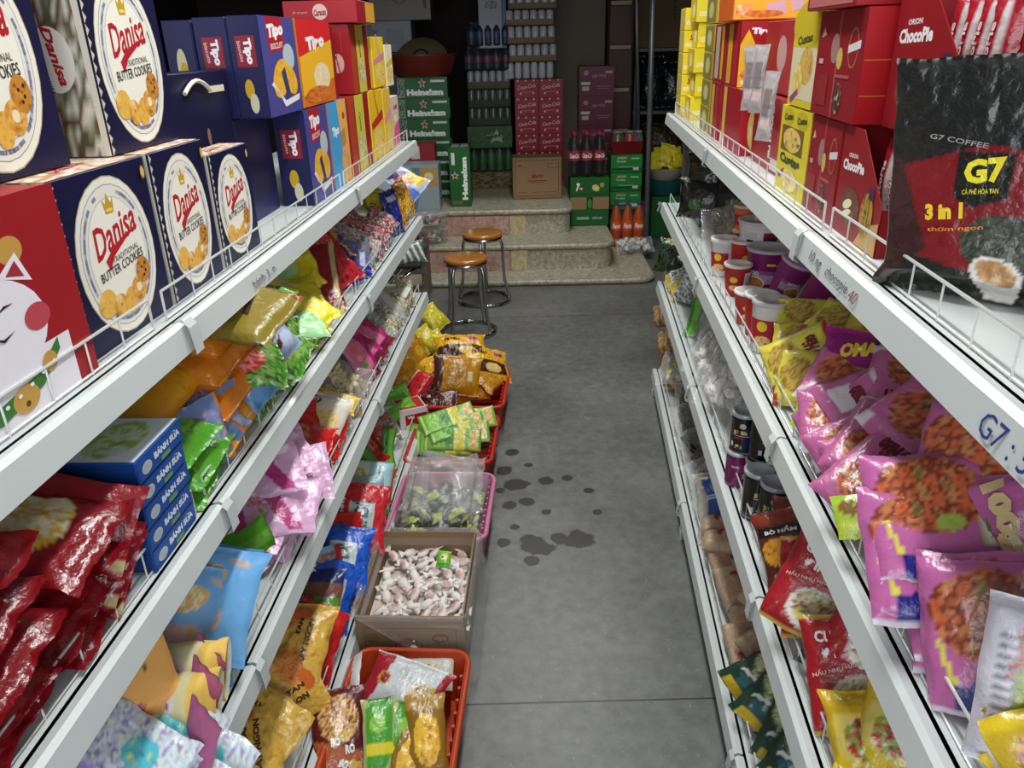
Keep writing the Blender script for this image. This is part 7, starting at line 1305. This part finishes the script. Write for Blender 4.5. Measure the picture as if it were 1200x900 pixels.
rk(845, 205, 2, .21, (.9, -.2, .3), (0, 0, 1), 'blackb', 'black bag with silver script, topmost under the top right shelf', v=0)
defpk('blackc', 'black_bag', 'bag', .26, .15, .09, '0e1210', [('e', -.5, -.4, .2, .25, '2f5a24')], 'pillow', 2, crum=2.2)
for i, (px, py, h) in enumerate(((835, 232, .13), (862, 245, .09), (880, 232, .16))): rk(px, py, 2, h, (.9, -.2, .3), (0, 0, 1), 'blackc', ['black bag with a green mark below the scripted one', 'plain black bag above the dried rice cakes', 'plain black bag at the back near the orange packs'][i], 'plain black bags')
clear_bag(RR, RPt(806, 225, 2, .10), (.6, -.7, .3), (0, 0, 1), .12, .22, .05, ['b8b8b4', '8a8a84', '6a6a60'], 'tall crinkled clear bag against the grey carton', npc=40, r=.012, seed=41)
clear_bag(RR, RPt(842, 283, 2, .055), (.6, -.2, 1), (.0, -1, .1), .26, .26, .11, ['9a8a6c', 'b0a080', '7a6c50', 'a8986c', '5a5a3a'], 'big clear bag of dried beige noodles before the noodle cups', npc=260, r=.016, flat=.45, seed=42)
# noodle packs
def NK(c, c2, food, name='Hảo Hảo'): return [('r', 0, 0, 1, 1, c), ('n', -.35, .1, .48, .62, food, 5), ('t', name, .42, .05, 1.1, .42, '6a1420', 90, .09, .1), ('r', .9, 0, .07, 1, c2), ('r', -.9, -.8, .1, .2, c2)]
YEL = ['b8923a', 'ccaa50', '94762c', 'cdb75c']; SHR = ['b04826', 'c8643a', '7c3320', 'c87c50', '6a6a34']
defpk('ynood', 'noodle_pack', 'packet', .15, .115, .035, 'd8cc3a', NK('d8cc4a', 'b8342c', YEL), 'block', 3, crum=1.2, fin=.07, cell=.005, bops=[('r', 0, 0, .8, .5, 'c8c4c8'), ('t', 'MÌ ĂN LIỀN CHUA CAY', 0, .3, 1.2, .12, '6a5a6a', 0, 0)])
defpk('pnood', 'noodle_pack', 'packet', .165, .12, .035, 'bc6496', NK('bc6496', 'd8d0d8', SHR), 'block', 3, crum=1.2, fin=.07, cell=.005, bops=[('r', 0, .1, .8, .4, 'd8d0d4'), ('r', 0, -.75, .95, .2, 'b85a90')])
BIG = [('r', 0, 0, 1, 1, 'b8609a'), ('n', -.3, .3, .62, .6, SHR, 4), ('e', -.15, -.15, .16, .13, '9ab04a'), ('r', .38, -.25, .2, .22, 'b8b08a'), ('r', .38, -.25, .18, .2, 'd8d4b8'), ('t', '100%', .38, -.2, .32, .2, '4a7a4a', -5, .06), ('t', 'ĂN LIỀN', .38, -.36, .3, .07, '4a7a4a', -5, .02), ('t', '100g B', .72, .2, 1.5, .3, 'd8c08a', -68, .08), ('e', .74, -.5, .12, .13, 'a01c34'), ('t', 'B', .74, -.5, .12, .18, 'd8c08a', 0, .06), ('p', [(-.75, -1), (-.3, -1), (-.45, -.5), (-.75, -.62)], '1c1f78'), ('r', -.8, -.3, .03, .3, 'd8d040', 15), ('r', 0, -.97, 1, .04, 'd8ccd8')]
defpk('bignood', 'noodle_pack', 'packet', .20, .165, .035, 'b8609a', BIG, 'block', 3, crum=1.3, fin=.05, cell=.0045, bops=[('r', 0, 0, .8, .5, 'd8c8d4')])
NG = 'noodle packs heaped on the second right shelf'
for i, (px, py, h, n, upv, k, lab) in enumerate((
    (952, 374, .10, (.55, -.1, 1), (-.9, .2, .3), 'ynood', 'yellow noodle pack at the top of the yellow stack beside the violet cups'),
    (950, 405, .085, (.55, -.1, 1), (-.9, .15, .3), 'ynood', 'yellow noodle pack lying flat with its bowl picture, second of the yellow stack'),
    (955, 428, .045, (.7, -.1, .8), (-.8, .1, .4), 'ynood', 'yellow noodle pack lowest of the yellow stack'),
    (918, 438, .05, (.7, -.6, .5), (-.2, -.6, 1), 'ynood', 'yellow noodle pack slanting down against the fence'),
    (930, 462, .035, (.6, -.7, .5), (.3, -.5, .8), 'ynood', 'yellow noodle pack at the foot of the heap by the rail'),
    (990, 388, .13, (.5, -.3, .9), (-.7, .8, .2), 'ynood', 'yellow noodle pack deeper in the shelf behind the flat ones'),
    (1025, 395, .16, (.5, -.3, .9), (.7, .8, .2), 'ynood', 'yellow and white noodle pack right below the top right rail'),
    (990, 492, .09, (.6, -.2, .9), (-.9, .1, .3), 'pnood', 'pink noodle pack lying flat in the middle of the heap'),
    (1020, 468, .12, (-.5, .1, -1), (-.9, -.3, .3), 'pnood', 'pink noodle pack turned over, white back upwards'),
    (1062, 455, .15, (.5, -.3, .9), (.5, .9, .2), 'pnood', 'pink noodle pack with orange shrimp picture deep under the top rail'),
    (1088, 510, .14, (.7, -.3, .7), (-.5, .9, .3), 'pnood', 'pink noodle pack with a red and green picture standing askew'),
    (972, 545, .07, (.65, -.3, .9), (-.95, .0, .35), 'pnood', 'pink noodle pack with dark red lettering near the rail'),
    (958, 515, .05, (.5, -.7, .6), (-.2, -.7, .8), 'pnood', 'pink noodle pack slanting over the fence above the lettered one'),
    (1010, 560, .09, (.5, -.2, .9), (-.7, -.6, .3), 'pnood', 'pink noodle pack behind the big front pack, partly covered'),
    (1002, 622, .05, (.6, -.6, .6), (-.4, -.6, .6), 'pnood', 'pink noodle pack by the fence below the lettered one'),
    (1030, 520, .10, (.4, -.2, 1), (-.6, -.8, .1), 'pnood', 'pink noodle pack between the flat and the askew ones'))):
    rk(px, py, 2, h, n, upv, k, lab, NG, i)
defpk('maggie', 'noodle_pack', 'packet', .18, .13, .04, '8a1470', [('p', [(-1, -1), (1, -1), (1, -.3), (-1, -.1)], 'c89a2c'), ('t', 'OMACHI', .0, .4, 1.3, .45, 'e0c830', 12, .06, .2), ('r', 0, .9, 1, .12, 'b81c90')], 'pillow', 1, crum=1.4)
rk(1018, 430, 2, .14, (.7, -.3, .7), (-.6, .3, .6), 'maggie', 'magenta and yellow noodle pack with yellow lettering beside the yellow stack')
defpk('limep', 'noodle_pack', 'packet', .05, .06, .015, 'a8c83a', [('n', 0, .4, .7, .4, ['5a7a2c', '8a5a2c', '9ac83a'], 5), ('r', 0, -.5, 1, .3, 'c8d84a')], 'pillow', 1, crum=1.3)
rk(1000, 605, 2, .08, (.7, -.4, .6), (-.3, -.3, 1), 'limep', 'small lime and green sachet pack between the pink noodle packs')
BGp = 'large pink noodle packs with shrimp picture'
for i, (px, py, h, n, upv, lab) in enumerate(((1122, 606, .15, (.62, -.12, .8), (-.8, .0, .6), 'large pink noodle pack lying uppermost with a full shrimp picture'),
    (1118, 652, .115, (.68, -.1, .72), (-.72, .0, .68), 'large pink noodle pack just under the uppermost one'),
    (1118, 690, .085, (.7, -.08, .72), (-.72, .0, .7), 'large pink noodle pack, third down of the front pile'),
    (1118, 715, .055, (.75, -.06, .68), (-.72, .0, .72), 'large pink noodle pack, lowest of the front pile'),
    (1172, 560, .19, (.6, -.7, .6), (-.6, .5, .6), 'large pink noodle pack leaning under the top right rail'),
    (1035, 690, .04, (.6, -.8, .4), (-.1, -.5, 1), 'large pink noodle pack standing at the fence before the front pile'),
    (1068, 775, .05, (.75, -.5, .5), (-.6, .0, .8), 'large pink noodle pack with its number showing at the fence'), (1115, 790, .05, (.75, -.5, .5), (-.6, .0, .8), 'large pink noodle pack between the numbered one and the white pack'))):
    pk(RR, RPt(px, py, 2, h), n, upv, 'bignood', lab, BGp, i)
defpk('whitep', 'soup_pack', 'packet', .10, .17, .05, 'd0ccd8', [('r', 0, 0, 1, 1, 'd4d0dc'), ('r', -.35, .45, .12, .3, 'c86a4a', -8), ('n', -.2, .0, .25, .35, ['b8c84a', '8a9a3a', 'd8d8c0'], 6), ('r', .2, -.2, .12, .7, 'e4e2ec', -10), ('e', .1, -.6, .25, .2, 'a8a4b0')] + [('r', -.6, .6 - .12 * k, .2, .015, '8a8694') for k in range(11)] + [('r', .65, .6 - .12 * k, .2, .015, '8a8694') for k in range(9)], 'block', 1, crum=1)
pk(RR, RPt(1148, 806, 2, .10), (.85, -.45, .4), (-.35, .1, 1), 'whitep', 'white printed soup pack standing before the large pink packs')
defpk('redyel', 'noodle_pack', 'packet', .075, .09, .035, 'c8a81c', [('n', .1, 0, .7, .7, ['b8401c', 'd8a040', '8a1c14', 'e8d090'], 6), ('r', -.85, 0, .15, 1, 'e0c020')], 'pillow', 3, crum=1.8)
for i, (s, u, z) in enumerate(((1222, 815, .10), (1185, 893, .04), (1225, 870, .08), (1225, 770, .12))): pk(RR, RPt(s, u, 2, z), (.8, -.2, .6), (-.3 + .4 * i, .5, .8), 'redyel', ['yellow and red noodle pack at the right edge of the photo, behind the white one', 'yellow noodle pack with a meat picture at the lower right corner', 'yellow and red noodle pack above the corner one', 'red noodle pack deep behind the large pink ones'][i], 'yellow and red noodle packs')
defpk('greyp', 'noodle_pack', 'packet', .1, .2, .03, 'a8989c', [('m', 0, 0, 1, 1, ['b8a8b0', '8a7a80', 'c8c0c4'], 6)], 'pillow', 1, crum=1)
pk(RR, RPt(1165, 760, 2, .09), (.8, -.4, .4), (-.2, .5, .9), 'greyp', 'grey speckled pack wedged behind the white soup pack')
# ---- third right shelf
z3 = RR.z[3]
defpk('seaw', 'seaweed_bag', 'bag', .20, .17, .08, '1c2a1c', [('m', 0, 0, 1, 1, ['1a281a', '2c4024', '101a12', '3a5a34'], 4), ('r', .0, .85, .6, .15, 'a8c83a')], 'pillow', 2, crum=2.2)
rk(782, 300, 3, .13, (.7, -.3, .6), (0, 0, 1), 'seaw', 'dark green bag with a lime top at the far tip of the third right shelf', v=0)
rk(800, 322, 3, .08, (.7, -.3, .6), (.1, 0, 1), 'seaw', 'dark green bag behind the silver packs at the far end', v=1)
defpk('silv', 'snack_bag', 'bag', .12, .20, .05, 'b8bcc8', [('m', 0, 0, 1, 1, ['c8ccd8', '5a5e60', 'e0e4e8', '4a5a2c'], 5), ('r', 0, .9, 1, .1, 'd8c020')], 'pillow', 3, crum=2)
for i, (px, py, h) in enumerate(((785, 312, .07), (792, 335, .04), (815, 345, .03), (812, 330, .08), (800, 352, .02))): rk(px, py, 3, h, (.5, -.6, .6), (.2, -1, .2 * i - .2), 'silv', ['silver snack bag with yellow end at the far fence', 'silver and green snack bag over the fence', 'silver snack bag lying flat beside the green ones', 'silver and white snack bag deeper in the shelf', 'silver snack bag lowest by the fence'][i], 'silver snack bags')
rk(808, 375, 3, .05, (.6, -.5, .6), (.2, -.3, 1), 'greenf', 'green strip pack beside the lilac clear bag')
def cbag(px, py, t, h, w_, hh, T_, cols, lab, seed, n=(.5, -.4, .8), upv=(-.3, -.8, .3), npc=40, r=.018, film='clear_film', **k): return clear_bag(RR, RPt(px, py, t, h), n, upv, w_, hh, T_, cols, lab, npc=npc, r=r, seed=seed, film=film, **k)
cbag(828, 385, 3, .07, .20, .26, .08, ['a8a0b4', 'b8b4c0', '8a8698', 'c8c8d0'], 'clear bag of lilac grey sweets on the third right shelf', 43)
cbag(845, 362, 3, .10, .16, .2, .06, ['b0b0b8', '9a9aa4'], 'clear crinkled bag behind the lilac one', 44)
rbox(RR, 3, 1.02, 1.10, .10, .12, .06, 'c8b8bc', {'right': [('r', 0, .1, .9, .8, 'd8d0d4'), ('r', 0, -.2, .7, .3, '8a2a3a')], 'top': [('r', 0, 0, .8, .8, 'b08a90')]}, 'snack_carton', 'small white and dark red carton on the clear bags', 'box', None, .05)
for i, (px, py, h) in enumerate(((836, 415, .12), (846, 450, .11), (832, 470, .08), (846, 500, .07), (866, 430, .13))): cbag(px, py, 3, h, .20, .24, .10, [['dcd8d0', 'ece8e0', 'c0bcb4'], ['e0dcd8', 'f0ece8', 'c8c4c0']][i % 2], ['clear bag of white noodles beside the small carton', 'clear bag of white noodles in the middle of the third right shelf', 'clear bag of white noodles slumped on the fence', 'clear bag of white noodles next to the black cans', 'clear bag of white noodles deeper in the shelf'][i], 50 + i % 2, npc=150, r=.018, group='clear bags of white noodles')
def blk(): return [('r', 0, 0, 1, 1, '101218'), ('r', .35, -.1, .28, .8, '16245a'), ('t', 'Bò Bía', -.15, .28, .7, .24, 'd0c060', 4, .06, .1), ('n', -.05, .68, .16, .16, ['8a6a3a', 'd8c090', '5a3a1c'], 6), ('r', -.1, .08, .4, .02, 'b8b8c0'), ('r', -.2, -.05, .2, .04, 'b02c40'), ('n', -.2, -.6, .2, .14, ['c8a050', '2a2c30', 'e0d0a0'], 6), ('r', -.55, -.5, .08, .14, 'c8c4c8'), ('r', 0, -.97, 1, .03, '8a8c90')]
def vcan(): return [('r', 0, 0, 1, 1, '6a1450'), ('r', .2, .3, .3, .3, '8a2a6a'), ('r', .3, -.3, .1, .2, 'c8b8c4'), ('t', 'COM', -.2, .4, .4, .16, 'd8c8d4', 0, .04)]
def ycan(): return [('r', 0, 0, 1, 1, 'd0c890'), ('r', .1, .55, .5, .2, 'b02c30'), ('r', -.3, 0, .15, .6, 'c8b040')]
KG = 'canned snacks on the third right shelf'
for i, (px, py, h0, r, h, c, ops, lab, a) in enumerate(((862, 566, .002, .029, .09, '6a1450', vcan(), 'violet can at the fence in the lower row', -10), (884, 582, .002, .030, .10, 'd0c890', ycan(), 'pale yellow can behind the two nearest black cans', 10), (910, 575, .002, .034, .11, '2c1418', blk(), 'dark can with a grey lid behind the nearest black one', 0),
    (884, 604, .002, .0335, .118, '101218', blk(), 'black can with gold lettering, lower row, left one', 15), (903, 622, .002, .0345, .122, '101218', blk(), 'black can with gold lettering, nearest of all the cans', -15), (930, 600, .002, .032, .10, '5a1c44', vcan(), 'dark violet can right of the nearest black can', 10),
    (865, 566, .094, .031, .105, '101218', blk(), 'black can stacked on top, left one', -20), (886, 580, .105, .031, .108, '101218', blk(), 'black can stacked on top, right one', 25))):
    cup(RR, RPt(px, py, 3, 0) + Vector((0, 0, h0)), r, r, h, c, 'a8acb4', ops, lab, KG, None, 'snack_can', 'can', a, .008, True)
CD = [('r', 0, 0, 1, 1, 'a01420'), ('t', 'CUNG', -.3, .62, .8, .2, 'e8e0dc', 0, .04), ('t', 'ĐÌNH', -.2, .36, .8, .2, 'e8e0dc', 0, .04), ('t', 'NẤU NHƯ HẦM', -.35, .08, 1.0, .1, 'd8b8b0', 12, .02), ('e', .1, -.45, .62, .42, 'd8d4c8'), ('n', .1, -.42, .52, .34, ['c8a0a8', '8a2c34', 'c8c060', 'e8dcc8', '5a8a3a'], 5), ('r', .75, -.1, .2, .4, '1c3020'), ('r', 0, .96, 1, .05, 'c8a040'), ('r', 0, -.96, 1, .05, 'c8a040')]
defpk('cung', 'noodle_pack', 'packet', .15, .19, .045, 'a01420', CD, 'block', 2, crum=1.4, fin=.05, cell=.0048, back='8a101a')
CDG = 'red noodle packs with a meat bowl picture'
for i, (px, py, h, n, upv, lab) in enumerate(((926, 700, .075, (.75, -.45, .55), (-.75, .15, .7), 'red noodle pack with white lettering standing behind the fence, farthest'),
    (962, 690, .13, (.75, -.3, .6), (-.5, .5, .8), 'red noodle pack tilted behind the farthest one'), (992, 690, .12, (.75, -.3, .6), (-.5, .6, .8), 'red noodle pack deepest in the row'),
    (968, 800, .07, (.7, -.4, .65), (-.6, -.1, .75), 'red noodle pack with a large bowl picture, nearest the viewer'), (1028, 800, .09, (.7, -.4, .65), (-.6, .1, .75), 'red noodle pack right behind the nearest one'), (1035, 735, .16, (.7, -.3, .6), (-.5, .4, .8), 'red noodle pack half hidden by the second shelf rail'))):
    rk(px, py, 3, h, n, upv, 'cung', lab, CDG, i)
defpk('bbq', 'noodle_pack', 'packet', .12, .17, .04, '5a2418', [('n', -.1, .0, .8, .35, ['c87820', 'e0a030', '8a3c14'], 6), ('r', 0, .5, .9, .12, '14100c'), ('t', 'BÒ HẦM', 0, .5, 1.2, .14, 'e0d8c8', 0, .04), ('r', .1, -.7, .7, .2, 'c8bcb0'), ('r', 0, .85, 1, .15, '7a2c1c')], 'pillow', 2, crum=1.2)
for i, (px, py, h) in enumerate(((938, 630, .09), (952, 645, .07), (960, 620, .11))): rk(px, py, 3, h, (.75, -.5, .5), (-.5, .3 * i, .9), 'bbq', ['brown and amber noodle pack beside the cans', 'brown noodle pack between the cans and the red packs', 'brown noodle pack deeper behind the amber one'][i], 'brown noodle packs')
defpk('yellown', 'noodle_pack', 'packet', .13, .15, .05, 'c8a418', [('r', .0, .1, .8, .5, 'd8c060'), ('n', -.1, .1, .5, .4, ['e8e0c8', '8aa03a', 'b8342c', '1c3020'], 5), ('p', [(-1, -1), (1, -1), (1, -.6), (-1, -.2)], 'd8b81c'), ('e', .5, -.6, .35, .2, 'a01c24'), ('t', 'Omachi', .5, -.6, .5, .18, 'e8e4e0', 0, .05)], 'pillow', 2, crum=2.2)
for i, (s, u, z) in enumerate(((1008, 878, .06), (1050, 870, .09))): pk(RR, RPt(s, u, 3, z), (.7, -.4, .7), (-.7, .5 * i, .5), 'yellown', ['gold noodle pack at the bottom edge of the third right shelf', 'gold noodle pack behind the first one, under the second shelf'][i], 'gold noodle packs')
# ---- bottom right shelf
z4 = RR.z[4]
defpk('kraftp', 'dried_food_pack', 'packet', .13, .11, .08, 'a88458', [('m', 0, 0, 1, 1, ['b89468', '8a6a40', 'c8a878'], 3), ('r', .3, .3, .3, .3, 'd8d4cc'), ('r', -.2, 0, .1, 1, 'c8b088')], 'block', 3, mat='matte', crum=1.5)
for i, (s, u, z) in enumerate(((-.02, .05, .28), (.14, .06, .20), (.10, .08, .11), (.26, .05, .07), (.0, .10, .05), (.02, .12, .16))): pk(RR, RR.p(s, u, z4 + z), (.6, -.5, .7), (.2 * i - .4, -.3, 1), 'kraftp', ['brown wrapped pack on top at the far end of the bottom right shelf', 'brown wrapped pack with a white sticker, second from the top', 'brown wrapped pack in the middle of the far pile', 'brown wrapped pack low by the fence of the far pile', 'brown wrapped pack lowest at the shelf tip', 'brown wrapped pack deeper in the far pile'][i], 'brown wrapped packs')
cbag(785, 432, 4, .17, .18, .20, .07, ['a8acac', 'c8ccc8', '7a7e7c', 'b8c020'], 'clear bag with a lime tie on the bottom right shelf', 60, upv=(.3, -.5, .6))
for i, (s, z) in enumerate(((.60, .13), (.76, .12), (.92, .10))): clear_bag(RR, RR.p(s, .10, z4 + z), (.4, -.4, .9), (.2 * i, -1, .1), .22, .26, .10, ['2a201a', '33271f', '1a1410', '3e3028', '4a3c34'], ['clear bag of dark dried mushrooms, farthest of three', 'clear bag of dark dried mushrooms, middle of three', 'clear bag of dark dried mushrooms, nearest of three'][i], npc=240, r=.019, flat=.5, seed=61 + i, group='bags of dried mushrooms')
clear_bag(RR, RR.p(1.18, .14, z4 + .06), (.45, -.25, 1), (-.8, -.3, .1), .22, .26, .09, ['c8c0a8', 'd8d0b8', 'b8b098'], 'clear bag of white vermicelli on the bottom right shelf', npc=200, r=.014, seed=65)
defpk('ricebag', 'rice_noodle_bag', 'bag', .19, .26, .07, 'c0bcb0', [('m', 0, 0, 1, 1, ['c8c4b8', 'b0aca0', 'd4d0c4'], 4), ('p', [(-.75, .75), (-.1, .75), (.1, .1), (-.1, -.6), (-.6, -.5), (-.55, .1)], '1c50a8'), ('e', .45, -.35, .14, .12, '2a5a9a'), ('n', .4, .3, .3, .15, ['2c3a2c', '6a7a5a'], 5), ('r', -.4, .2, .2, .02, 'c8d8e8'), ('r', -.38, .1, .2, .02, 'c8d8e8')], 'pillow', 1, crum=1.6, cell=.005)
pk(RR, RR.p(1.36, .11, z4 + .07), (.5, -.3, .9), (-.9, .1, .2), 'ricebag', 'white rice noodle bag with a blue wavy label')
defpk('bundle', 'paper_bundle', 'packet', .075, .23, .05, 'b09a82', [('m', 0, 0, 1, 1, ['b8a28a', 'a8927a', 'c0aa90'], 3), ('e', -.5, -.55, .4, .08, '9a2c2c'), ('e', .6, .5, .3, .07, '9a2c2c')] + [('r', .05, .5 - .09 * k, .55, .012, 'b07a70') for k in range(12)], 'block', 4, mat='matte', crum=1.0, fin=.04)
rnd = random.Random(9); bi = 0
BL = ['at the far end of the heap', 'second from the far end', 'crosswise near the far end', 'deep in the far part', 'against the fence, far part', 'along the fence, middle', 'deep in the middle', 'on top in the middle', 'crossing the middle of the heap', 'lower layer in the middle', 'against the fence, near part', 'on top, slanting towards the viewer', 'nearest, with printed side up', 'deep in the near part', 'lowest by the fence', 'leaning at the near end', 'second at the near end', 'loose one beside the green packs']
for i, (s, u, z, a) in enumerate(((1.50, .13, .10, 75), (1.54, .14, .05, 80), (1.60, .12, .11, 70), (1.58, .25, .07, 20), (1.66, .07, .05, 5), (1.78, .075, .06, 5), (1.74, .20, .06, -10), (1.80, .13, .12, 10), (1.90, .18, .10, 20), (1.84, .26, .05, 0), (1.95, .08, .06, -5), (2.02, .20, .12, 40), (2.08, .11, .10, 25), (1.98, .28, .06, 15), (2.00, .06, .03, 0), (2.10, .20, .05, 60), (1.96, .14, .16, 35), (2.02, .30, .11, 80))):
    pk(RR, RR.p(s, u, z4 + z), (.15, -.2, 1), (cos(radians(a)), sin(radians(a)), .08), 'bundle', 'brown paper noodle bundle with red print, ' + BL[i], 'brown paper noodle bundles')
defpk('greenn', 'noodle_pack', 'packet', .16, .20, .05, '1f3a2c', [('n', -.1, .2, .8, .5, ['3a5a3a', 'b8b08a', '5a7a3a', '14241c'], 5), ('r', .2, -.5, .8, .25, '2a5a5a', 15), ('r', 0, -.2, .8, .05, 'c8ccc8', 15), ('r', -.2, -.85, .6, .12, 'c8a81c')], 'pillow', 3, crum=2)
for i, (s, u, z) in enumerate(((908, 868, .06), (925, 890, .08), (918, 830, .08), (900, 800, .10))): pk(RR, RPt(s, u, 4, z), (.8, -.3, .6), (-.5 + .3 * i, .4, .8), 'greenn', ['dark green noodle pack beside the brown paper bundles', 'dark green noodle pack nearest the viewer on the bottom right shelf', 'dark green noodle pack above the nearest one', 'dark green noodle pack deepest in the shelf'][i], 'dark green noodle packs')
for i, (px, py, t, h, n, upv, k, lab) in enumerate(((1000, 455, 2, .11, (.6, -.2, .8), (-.7, .5, .2), 'pnood', 'pink noodle pack under the magenta one'), (985, 520, 2, .08, (.6, -.3, .8), (-.8, -.3, .3), 'pnood', 'pink noodle pack above the dark red lettering'), (1045, 495, 2, .12, (.5, -.3, .9), (-.8, .3, .2), 'redyel', 'small yellow and red noodle pack between the pink ones'),
        (930, 425, 2, .06, (.6, -.5, .6), (-.5, -.5, .7), 'redyel', 'small yellow and red noodle pack beside the yellow stack'), (985, 590, 2, .05, (.6, -.6, .5), (-.5, -.4, .7), 'redyel', 'small yellow and red noodle pack by the fence'), (940, 485, 2, .05, (.6, -.6, .5), (.5, -.5, .7), 'limep', 'small lime sachet pack at the fence under the yellow stack'),
        (958, 760, 3, .06, (.7, -.4, .6), (-.3, .4, .8), 'greenn', 'dark green noodle pack between the red ones'), (915, 665, 3, .05, (.7, -.5, .5), (-.4, -.3, .8), 'bbq', 'brown noodle pack standing at the fence before the red packs'), (1060, 800, 3, .10, (.7, -.4, .6), (-.5, .3, .7), 'cung', 'red noodle pack at the far right under the rail'))):
    rk(px, py, t, h, n, upv, k, lab)
for o in [o for o in bpy.data.objects if o.name not in N0]:
    if o.parent or 'label' not in o or o.name.split('.')[0] in ('grey_carton', 'label_carton', 'snack_carton', 'snack_can'): continue
    if o.type == 'MESH': settle(o, RR)
    else:
        for c in bpy.data.objects:
            if c.parent == o and c.name.split('.')[0] in ('film', 'cup_body'): settle(o, RR, mesh=c.data, umin=.03); break
